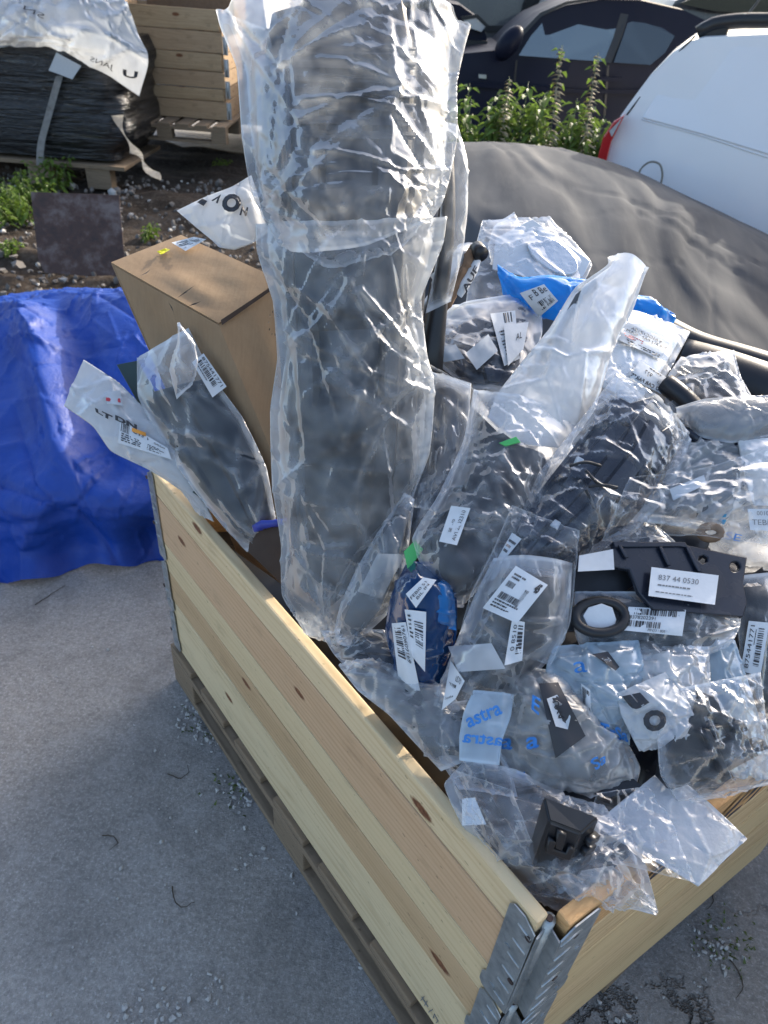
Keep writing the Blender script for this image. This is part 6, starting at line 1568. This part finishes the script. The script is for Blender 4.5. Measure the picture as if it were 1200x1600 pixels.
    content(rows, 'dark moulded part in the cloudy bag with the large barcode label', 'dark', 0.8, 0.03, 0.02, step(0.45, 0.012), th=0.04, v1=0.6)
    t, s, _, _ = bag('cloudy_bag', 'cloudy bag tapering to the lower left with a large barcode label and torn stickers', BAG, rows, M['clear2'], 0.04, 0.5, 97, 48, 0.06, 0.02, 0.003, 40, ends=(0.6, 0.3), cr=(100, 0.007, 0.006, 0.08))
    sticker(t, s, [(806, 884), (856, 914), (808, 974), (754, 950)], [('text', 'TD1132/25', 0.62, 0.30, 0.10, 0.42), ('bars', 0.1, 0.3, 0.22, 0.12, 20), ('bars', 0.12, 0.55, 0.55, 0.14, 26), ('lines', 0.1, 0.12, 0.35, 0.15, 2), ('lines', 0.1, 0.72, 0.7, 0.2, 3), ('text', '45', 0.78, 0.06, 0.14, 0.22, 0.06)], off=0.006, n=8)
    ink(None, s, [(806, 884), (856, 914), (808, 974), (754, 950)], [], 0.008, M['ink'])
    sticker(t, s, [(800, 968), (820, 972), (816, 1032), (788, 1040)], [('vtext', '0 8510', 0.2, 0.1, 0.25, 0.6), ('bars', 0.55, 0.1, 0.35, 0.7, 14, False)], off=0.005, label='torn white sticker')
    fl2 = [(704, 1032), (726, 1064), (712, 1092), (690, 1110)]
    sticker(t, s, fl2, [('text', '0570', 0.5, 0.1, 0.35, 0.2), ('bars', 0.1, 0.4, 0.6, 0.4, 12)], off=0.005, label='torn white sticker at the bag tip')
    sticker(t, s, [(700, 1010), (768, 1005), (790, 1045), (716, 1050)], [], M['white_film'], 'inner_pouch', off=0.003)
    bm = bmesh.new(); cc = [P3((800+36*math.cos(a)*0.9-20, 1008+44*math.sin(a), 1.02)) for a in np.linspace(-0.4, 3.6, 20)]
    # --- bracket with white label -----------------------------------------------
    fl = Flat((960, 880, 1.03), (1150, 900, 1.05), (1040, 955, 1.01))
    t = thing('plastic_bracket', 'flat dark plastic bracket with two round holes and a white number label', 'car part', fl.pt(1040, 900))
    plate('body', fl, [(960, 852), (1070, 852), (1166, 872), (1160, 912), (1166, 942), (1160, 962), (1022, 950), (1000, 925), (985, 888), (960, 884), (905, 886), (903, 872), (958, 872)], [[(1091, 868), (1100, 865), (1108, 870), (1108, 879), (1098, 882), (1090, 876)], circle(1149, 885, 10, 14)], 0.010, M['navy'], t, 0.0018)
    for q in ([(965, 855), (968, 855), (978, 872), (975, 872)], [(1028, 857), (1031, 857), (1044, 884), (1041, 884)], [(1070, 858), (1074, 857), (1092, 894), (1088, 894)]): plate('rib', fl, q, [], 0.005, M['navy'], t, 0.001, lift=0.006)
    plate('rim', fl, [(958, 849), (1068, 849), (1072, 856), (1060, 854), (960, 855)], [], 0.014, M['navy'], t, 0.001, lift=0.004)
    class Fl:
        n = fl.n
        depth = lambda self, x, y, k=0: fl.depth(x, y)-0.011
    sticker(t, Fl(), [(1018, 886), (1123, 899), (1117, 945), (1013, 931)], [('text', '837 44 0530', 0.12, 0.22, 0.6, 0.18), ('lines', 0.12, 0.55, 0.5, 0.1, 1), ('lines', 0.1, 0.8, 0.6, 0.07, 1)], off=0.002, inkmat=M['ink_grey'])
    sticker(t, Fl(), [(905, 868), (958, 858), (960, 890), (903, 893)], [], M['paper_grey'], 'tape_patch', off=0.002)
    # second dark trim and rubber ring
    fl3 = Flat((900, 900, 1.06), (1000, 920, 1.055), (920, 990, 1.04))
    o = plate('angled_moulding', fl3, [(888, 898), (898, 890), (985, 890), (996, 908), (968, 930), (940, 932), (902, 924), (898, 985), (888, 985)], [], 0.012, M['black'], None, 0.002); tag(o, 'angled black corner trim left of the number label bracket', 'car part')
    bm = bmesh.new(); ring = [at((938+39*math.cos(a), 964+25*math.sin(a)), d=1.015-0.012*math.sin(a)) for a in np.linspace(0, 2*math.pi, 33)[:-1]]; tube(bm, ring, 0.0075, 10, True); tag(put('rubber_ring', bm, M['black'], None, True), 'black rubber ring lying over a white sticker below the bracket', 'ring')
    # clear bag under the bracket, with barcode label
    rows = [[(895, 925, 1.05), (1000, 925, 1.04), (1160, 945, 1.05)], [(893, 975, 1.03), (1010, 985, 1.015), (1158, 980, 1.04)], [(905, 1010, 1.03), (1000, 1025, 1.015), (1140, 1010, 1.03)], [(960, 1035, 1.03), (1040, 1045, 1.02), (1090, 1030, 1.03)]]
    content(rows, 'dark strip part in the clear bag under the number label bracket', 'dark', 0.8, 0.03, 0.01, ribs(14, 0.01), th=0.022)
    t, s, _, _ = bag('clear_bag', 'clear bag with a barcode label lying under the number label bracket', BAG, rows, M['clear2'], 0.022, 0.5, 57, 56, 0.06, 0.018, 0.003, 41, cr=(80, 0.006, 0.005, 0.07))
    sticker(t, s, [(982, 948), (1072, 953), (1066, 994), (975, 985)], [('bars', 0.12, 0.05, 0.75, 0.25, 30), ('text', '8378202391', 0.05, 0.34, 0.45, 0.14), ('bars', 0.0, 0.55, 0.6, 0.25, 24), ('text', 'MN23 / 808', 0.4, 0.84, 0.3, 0.1)], off=0.002)
    sticker(t, s, [(902, 945), (945, 940), (950, 990), (905, 985)], [('lines', 0.1, 0.1, 0.8, 0.15, 1), ('lines', 0.1, 0.8, 0.5, 0.12, 1)], off=0.001, name='inner_label')
    o = plate('paper_disc', Flat((920, 940, 1.02), (970, 950, 1.015), (930, 990, 1.01)), [(912, 962), (920, 950), (940, 944), (956, 950), (962, 968), (958, 982), (938, 987), (920, 980)], [], 0.002, M['paper']); tag(o, 'plain white paper disc inside the black rubber ring', 'paper')
    # right bag with the upright number label
    rows = [[(1150, 900, 1.08), (1250, 890, 1.10)], [(1150, 980, 1.06), (1250, 980, 1.08)], [(1160, 1060, 1.06), (1250, 1060, 1.08)], [(1175, 1130, 1.07), (1250, 1140, 1.08)]]
    content(rows, 'dark flat panel in the clear bag at the right edge', 'dark', 0.95, 0.02, 0.012, th=0.025)
    t, s, _, _ = bag('clear_bag', 'clear bag over a dark panel with an upright number label at the right edge', BAG, rows, M['clear'], 0.025, 0.5, 57, 28, 0.05, 0.018, 0.003, 42, cr=(40, 0.006, 0.005, 0.06))
    sticker(t, s, [(1170, 970), (1202, 973), (1188, 1057), (1157, 1048)], [('vtext', '875441771', 0.14, 0.08, 0.2, 0.84), ('bars', 0.55, 0.12, 0.28, 0.72, 26, False), ('lines', 0.42, 0.15, 0.06, 0.6, 1)], off=0.004)
    # --- lower right -------------------------------------------------------------
    rows = [[(862, 1010, 1.02), (1000, 1000, 1.01)], [(850, 1050, 1.00), (1010, 1050, 0.995)], [(900, 1100, 0.99), (985, 1110, 0.985)], [(930, 1150, 0.99), (985, 1165, 0.985)]]
    t, s, _, _ = bag('printed_bag', 'pale blue bag with faint blue print in the lower middle of the heap', BAG, rows, M['paleblue_film'], 0.03, 0.5, 57, 36, 0.06, 0.02, 0.003, 43, cr=(50, 0.008, 0.007, 0.08))
    printing(t, s, [(895, 1035), (915, 1032), (918, 1050), (898, 1052)], 'a', M['ink_blue'], 0.004, 0.2)
    printing(t, s, [(938, 1128), (980, 1140), (982, 1160), (940, 1152)], 'TrSa', M['ink_blue'], 0.004, 0.2, 0.03)
    sticker(t, s, [(925, 1022), (950, 1018), (968, 1042), (962, 1048)], [('text', 'Prod', 0.2, 0.3, 0.5, 0.25)], M['ink'], 'black_print', off=0.004, inkmat=M['paper'])
    sticker(t, s, [(908, 1068), (922, 1078), (924, 1116), (910, 1106)], [('bars', 0.1, 0.1, 0.8, 0.8, 10)], off=0.003)
    # white bag with bold black letters
    rows = [[(962, 1084, 0.975), (1040, 1050, 0.985)], [(968, 1115, 0.965), (1078, 1098, 0.97)], [(985, 1150, 0.96), (1090, 1135, 0.965)], [(998, 1174, 0.965), (1062, 1162, 0.965)]]
    t, s, _, _ = bag('mailing_bag', 'white bag with large bold black letters in the lower right of the heap', BAG, rows, M['opaque_white'], 0.02, 0.5, 49, 36, 0.05, 0.015, 0.003, 44, cr=(36, 0.006, 0.007, 0.06))
    printing(t, s, [(1046, 1135), (1012, 1148), (1000, 1115), (1035, 1105)], 'O', M['ink'], 0.004, 0.12, 0.06)
    printing(t, s, [(1015, 1098), (990, 1112), (972, 1088), (1000, 1082)], 'n', M['ink'], 0.004, 0.12, 0.08)
    rows = [[(962, 1090, 1.0), (975, 1088, 1.0)], [(972, 1130, 0.99), (992, 1125, 0.99)], [(995, 1168, 0.985), (1010, 1160, 0.985)]]
    bag('mailing_bag', 'folded black striped edge of a mailing bag beside the bold letters', BAG, rows, M['black_gloss'], 0.01, 0.5, 25, 10, 0.05, 0.008, 0.002, 45, cr=(8, 0.003, 0.004, 0.03))
    rows = [[(985, 1015, 1.02), (1110, 1010, 1.03)], [(980, 1055, 1.0), (1112, 1060, 1.01)], [(1000, 1095, 0.99), (1110, 1100, 1.0)], [(1040, 1130, 0.99), (1098, 1135, 0.99)]]
    bag('frosted_bag', 'frosted crumpled bag above the bold black letters', BAG, rows, M['white_film'], 0.03, 0.5, 49, 36, 0.06, 0.02, 0.003, 46, cr=(50, 0.008, 0.007, 0.07))
    rows = [[(1075, 1000, 1.05), (1150, 1000, 1.05)], [(1090, 1080, 1.03), (1175, 1080, 1.04)], [(1110, 1160, 1.03), (1200, 1160, 1.04)], [(1150, 1220, 1.04), (1205, 1215, 1.05)]]
    bag('clear_bag', 'clear bag with pale blue tint running down the right of the heap', BAG, rows, M['paleblue_film'], 0.02, 0.5, 57, 28, 0.05, 0.02, 0.003, 47, cr=(40, 0.006, 0.006, 0.09))
    # black ladder bracket in clear bag
    fl = Flat((1060, 1180, 0.955), (1180, 1180, 0.985), (1120, 1100, 0.975))
    t = thing('ladder_bracket', 'black plastic bracket with rectangular slots at the lower right of the heap', 'car part', fl.pt(1110, 1180))
    plate('body', fl, [(1040, 1180), (1062, 1140), (1095, 1112), (1100, 1085), (1120, 1092), (1128, 1118), (1148, 1124), (1150, 1142), (1168, 1152), (1184, 1180), (1130, 1208), (1050, 1232), (1035, 1215)], [[(1108, 1160), (1138, 1146), (1148, 1156), (1118, 1172)], [(1124, 1192), (1160, 1172), (1168, 1182), (1132, 1202)], [(1098, 1120), (1112, 1112), (1118, 1126), (1104, 1134)]], 0.014, M['black'], t, 0.002)
    plate('rib', fl, [(1094, 1140), (1100, 1140), (1130, 1205), (1124, 1206)], [], 0.016, M['black'], t, 0.002, lift=0.012)
    for q in ((1106, 1138), (1140, 1132), (1172, 1160)): plate('lug', fl, [(q[0], q[1]), (q[0]+14, q[1]-4), (q[0]+20, q[1]+6), (q[0]+6, q[1]+10)], [], 0.02, M['black'], t, 0.002, lift=0.01)
    rows = [[(1040, 1080, 0.975), (1190, 1050, 0.995)], [(1025, 1150, 0.95), (1200, 1130, 0.98)], [(1030, 1212, 0.945), (1212, 1190, 0.98)], [(1060, 1258, 0.955), (1215, 1222, 0.98)]]
    bag('clear_bag', 'clear bag around the slotted black bracket, resting on the right rim', BAG, rows, M['clear'], 0.03, 0.5, 57, 44, 0.07, 0.02, 0.003, 48, cr=(80, 0.007, 0.005, 0.08))
    # --- hazy bag with blue lettering ------------------------------------------
    rows = [[(800, 1040, 1.03), (870, 1050, 1.02)], [(770, 1095, 1.01), (850, 1090, 0.975), (930, 1100, 1.0)], [(765, 1160, 1.00), (870, 1160, 0.965), (985, 1165, 0.985)], [(785, 1205, 0.99), (880, 1210, 0.965), (1003, 1200, 0.98)], [(800, 1238, 0.985), (880, 1242, 0.975), (995, 1232, 0.98)]]
    content(rows, 'dark part in the hazy bag with blue lettering', 'black', 0.85, 0.03, 0.02, step(0.6, 0.01), th=0.04)
    t, s, _, _ = bag('printed_bag', 'hazy bag with blue lettering over dark parts near the front of the heap', BAG, rows, M['milky'], 0.04, 0.5, 81, 52, 0.05, 0.02, 0.003, 49, cr=(70, 0.007, 0.006, 0.09))
    for qd, tx in (([(822, 1152), (842, 1150), (842, 1168), (822, 1172)], 'a'), ([(832, 1085), (845, 1092), (842, 1118), (830, 1108)], 'E'), ([(808, 1204), (824, 1206), (824, 1216), (806, 1214)], 'RA'), ([(920, 1188), (950, 1172), (946, 1192), (932, 1204)], 'Sa'), ([(782, 1155), (802, 1152), (800, 1172), (780, 1170)], 'a')):
        printing(t, s, qd, tx, M['ink_blue'], 0.004, 0.2, 0.02)
    sticker(t, s, [(842, 1068), (872, 1066), (915, 1150), (868, 1185)], [], M['ink'], 'dark_card', off=0.001, more=[(M['paper_grey'], [('poly', [(0.2, 0.22), (0.7, 0.2), (0.85, 0.6), (0.6, 0.75), (0.25, 0.62)])]), (M['ink'], [('vtext', 'AVU', 0.4, 0.28, 0.25, 0.3, 0.03)])])
    # rolled strip of printed film
    rows = [[(738, 1078, 0.99), (805, 1085, 0.985)], [(722, 1115, 0.975), (800, 1120, 0.97)], [(716, 1150, 0.965), (786, 1158, 0.955)], [(716, 1188, 0.955), (782, 1196, 0.945)]]
    t, s, _, _ = bag('printed_film', 'folded strip of hazy film printed with blue words hanging by the left wall', 'plastic film', rows, M['paleblue_film'], 0.012, 0.8, 41, 24, 0.02, 0.008, 0.003, 51, ends=(0.6, 1.0), cr=(10, 0.003, 0.005, 0.05))
    printing(t, s, [(726, 1120), (778, 1096), (786, 1115), (732, 1138)], 'astra', M['ink_blue'], 0.003, 0.2, 0.02)
    printing(t, s, [(786, 1150), (724, 1143), (722, 1160), (784, 1166)], 'astra', M['ink_blue'], 0.003, 0.2, 0.02)
    # --- black plate shard
    fl = Flat((930, 1235, 0.965), (1000, 1225, 0.965), (960, 1245, 0.96)); o = plate('plastic_shard', fl, [(932, 1240), (960, 1225), (990, 1218), (1002, 1228), (985, 1238), (955, 1245)], [], 0.005, M['black']); tag(o, 'small matt black shard between the printed bag and the white pouch', 'car part')
    # --- white pouch -------------------------------------------------------------
    rows = [[(925, 1290, 0.935), (1040, 1197, 0.985)], [(965, 1315, 0.93), (1072, 1222, 0.975)], [(1005, 1338, 0.925), (1106, 1250, 0.967)], [(1050, 1362, 0.92), (1138, 1280, 0.96)], [(1090, 1386, 0.915), (1168, 1309, 0.953)]]
    bag('foam_pouch', 'white quilted foam pouch hanging over the right rim of the crate', 'pouch', rows, M['pouch_film'], 0.018, 0.6, 57, 44, 0.05, 0.012, 0.004, 52, edge=0.35, ends=(0.5, 0.2), pale=0.1, cr=(30, 0.005, 0.006, 0.07))
    # --- front bag with the black box part -----------------------------------------
    rows = [[(725, 1188, 0.985), (790, 1200, 0.965), (860, 1240, 0.96)], [(692, 1225, 0.98), (800, 1250, 0.945), (940, 1260, 0.95)], [(720, 1290, 0.955), (830, 1310, 0.915), (980, 1290, 0.935)], [(770, 1350, 0.935), (870, 1360, 0.90), (1010, 1350, 0.92)], [(815, 1395, 0.925), (890, 1395, 0.905), (1028, 1418, 0.90)], [(880, 1425, 0.915), (930, 1410, 0.905), (1026, 1430, 0.895)]]
    t, s, _, _ = bag('clear_bag', 'large clear bag spilling over the near corner of the crate', BAG, rows, M['clear2'], 0.03, 0.4, 97, 60, 0.07, 0.022, 0.004, 53, ends=(0.5, 0.5), cr=(100, 0.008, 0.006, 0.09))
    sticker(t, s, [(722, 1248), (742, 1246), (760, 1288), (722, 1290)], [], M['paper'], 'paper_slip', off=-0.003)
    shell('plastic_moulding', [[(760, 1225, 0.99), (860, 1240, 0.98)], [(790, 1280, 0.97), (900, 1270, 0.965), (990, 1280, 0.97)], [(830, 1330, 0.955), (930, 1330, 0.955), (990, 1340, 0.955)], [(880, 1365, 0.95), (960, 1360, 0.95)]], M['black'], 0.01, 0.015, 24, 20, ribs(12, 0.006), label='dark flat part under the clear bag at the near corner', cat='car part')
    t = thing('black_housing', 'glossy black plastic box housing at the near corner of the crate', 'car part', P3((885, 1360, 0.93)))
    tp = [at((849, 1243), d=0.885), at((937, 1277), d=0.885), at((912, 1302), d=0.868), at((842, 1275), d=0.862)]
    btm = [at((850, 1300), d=0.945), at((930, 1335), d=0.945), at((886, 1372), d=0.935), at((834, 1352), d=0.928)]
    tp = [at((848, 1243), d=0.905), at((936, 1278), d=0.905), at((912, 1300), d=0.885), at((846, 1250), d=0.888)]
    bm = bmesh.new()
    quad = [(848, 1242, 0.872), (938, 1276, 0.880), (908, 1303, 0.868), (858, 1284, 0.860)]
    top_ = [at(q, d=q[2]) for q in quad]; down = at((882, 1376), d=0.91)-at((908, 1303), d=0.868)
    low = [p+down*1.05 for p in top_]; low[0] = low[0]+(low[3]-low[0])*0.1
    low[3] = at((832, 1358), d=0.90)
    vsx = [bm.verts.new(tuple(p)) for p in top_+low]
    for f in ((0, 1, 2, 3), (7, 6, 5, 4), (0, 4, 5, 1), (1, 5, 6, 2), (2, 6, 7, 3), (3, 7, 4, 0)): bm.faces.new([vsx[i] for i in f])
    bmesh.ops.recalc_face_normals(bm, faces=bm.faces); bmesh.ops.bevel(bm, geom=bm.edges[:], offset=0.003, segments=3, affect='EDGES')
    put('case', bm, M['black_gloss'], t)
    ff = Flat((858, 1284, 0.859), (908, 1303, 0.867), (834, 1358, 0.898))
    for q in ([(858, 1308), (866, 1311), (862, 1322), (884, 1330), (888, 1320), (895, 1323), (888, 1338), (854, 1326)], [(872, 1296), (882, 1300), (876, 1322), (868, 1319)]): plate('clip', ff, q, [], 0.008, M['black'], t, 0.0015, lift=0.006)
    fr_ = Flat((909, 1303, 0.867), (937, 1279, 0.879), (884, 1372, 0.907))
    for k in range(4):
        x, y = 916-6*k, 1308+15*k; plate('fin', fr_, [(x, y), (x+14, y-8), (x+11, y-1), (x-3, y+7)], [], 0.010, M['black_gloss'], t, 0.001, lift=0.008)
    # --- grey hazy bag along the left rim -----------------------------------------
    rows = [[(498, 985, 1.16), (604, 985, 1.12)], [(520, 1022, 1.13), (630, 1028, 1.09)], [(548, 1052, 1.10), (650, 1062, 1.07)]]
    content(rows, 'black moulding in the bag at the foot of the upright bumper', 'black', 0.85, det=step(0.5, 0.01), th=0.03)
    bag('clear_bag', 'dark looking clear bag at the foot of the upright bumper by the left rim', BAG, rows, M['clear2'], 0.03, 0.6, 41, 32, 0.05, 0.02, 0.003, 56, cr=(40, 0.007, 0.006, 0.08))
    rows = [[(672, 1105, 1.03), (765, 1085, 1.02)], [(668, 1150, 1.01), (770, 1150, 0.99)], [(690, 1195, 0.995), (800, 1205, 0.97)], [(715, 1232, 0.985), (810, 1245, 0.96)]]
    content(rows, 'black moulding squeezed between the left rim and the printed film strip', 'black', 0.85, det=ribs(14, 0.008), th=0.03)
    bag('clear_bag', 'clear bag squeezed between the left rim and the printed film strip', BAG, rows, M['clear2'], 0.03, 0.6, 49, 32, 0.05, 0.02, 0.003, 57, cr=(50, 0.007, 0.006, 0.08))
    rows = [[(528, 1040, 1.09), (580, 1028, 1.10)], [(558, 1080, 1.06), (660, 1052, 1.06)], [(606, 1118, 1.035), (712, 1088, 1.03)], [(650, 1165, 1.01), (735, 1135, 1.005)], [(688, 1205, 0.99), (742, 1185, 0.985)]]
    bag('clear_bag', 'grey hazy bag bunched along the left rim below the blue parcel', BAG, rows, M['milky'], 0.03, 0.6, 65, 28, 0.06, 0.02, 0.003, 54, cr=(60, 0.007, 0.006, 0.08))
    content(rows, 'dark part in the grey bag along the left rim', 'black', 0.7, 0.02, 0.012, th=0.03)
    # hazy bag pieces with small print near the middle right
    rows = [[(925, 800, 1.11), (1020, 815, 1.11)], [(930, 840, 1.09), (1060, 850, 1.09)], [(915, 872, 1.08), (1050, 880, 1.08)]]
    t, s, _, _ = bag('clear_bag', 'hazy bag with a small printed slip just above the number label bracket', BAG, rows, M['clear2'], 0.02, 0.5, 33, 32, 0.06, 0.015, 0.003, 55, cr=(36, 0.006, 0.005, 0.06))
    sticker(t, s, [(938, 818), (960, 812), (970, 835), (945, 842)], [('text', '5 PCS', 0.2, 0.25, 0.6, 0.25), ('text', 'B', 0.3, 0.6, 0.15, 0.2)], off=0.002)
    shell('plastic_moulding', [[(950, 805, 1.14), (1100, 815, 1.13)], [(960, 835, 1.12), (1110, 840, 1.11)], [(960, 870, 1.11), (1100, 870, 1.10)]], M['black'], 0.01, 0.012, 16, 16, label='black panel with tiny moulded print just above the number label bracket', cat='car part')
    bm = bmesh.new(); c = [at((1110+16*math.cos(a), 832+10*math.sin(a)), d=1.075) for a in np.linspace(0, 6.283, 17)[:-1]]; tube(bm, c, 0.006, 8, True); tag(put('brown_ring', bm, M['card_brown'], None, True), 'small brown oval ring above the right hole of the bracket', 'ring')
heap()
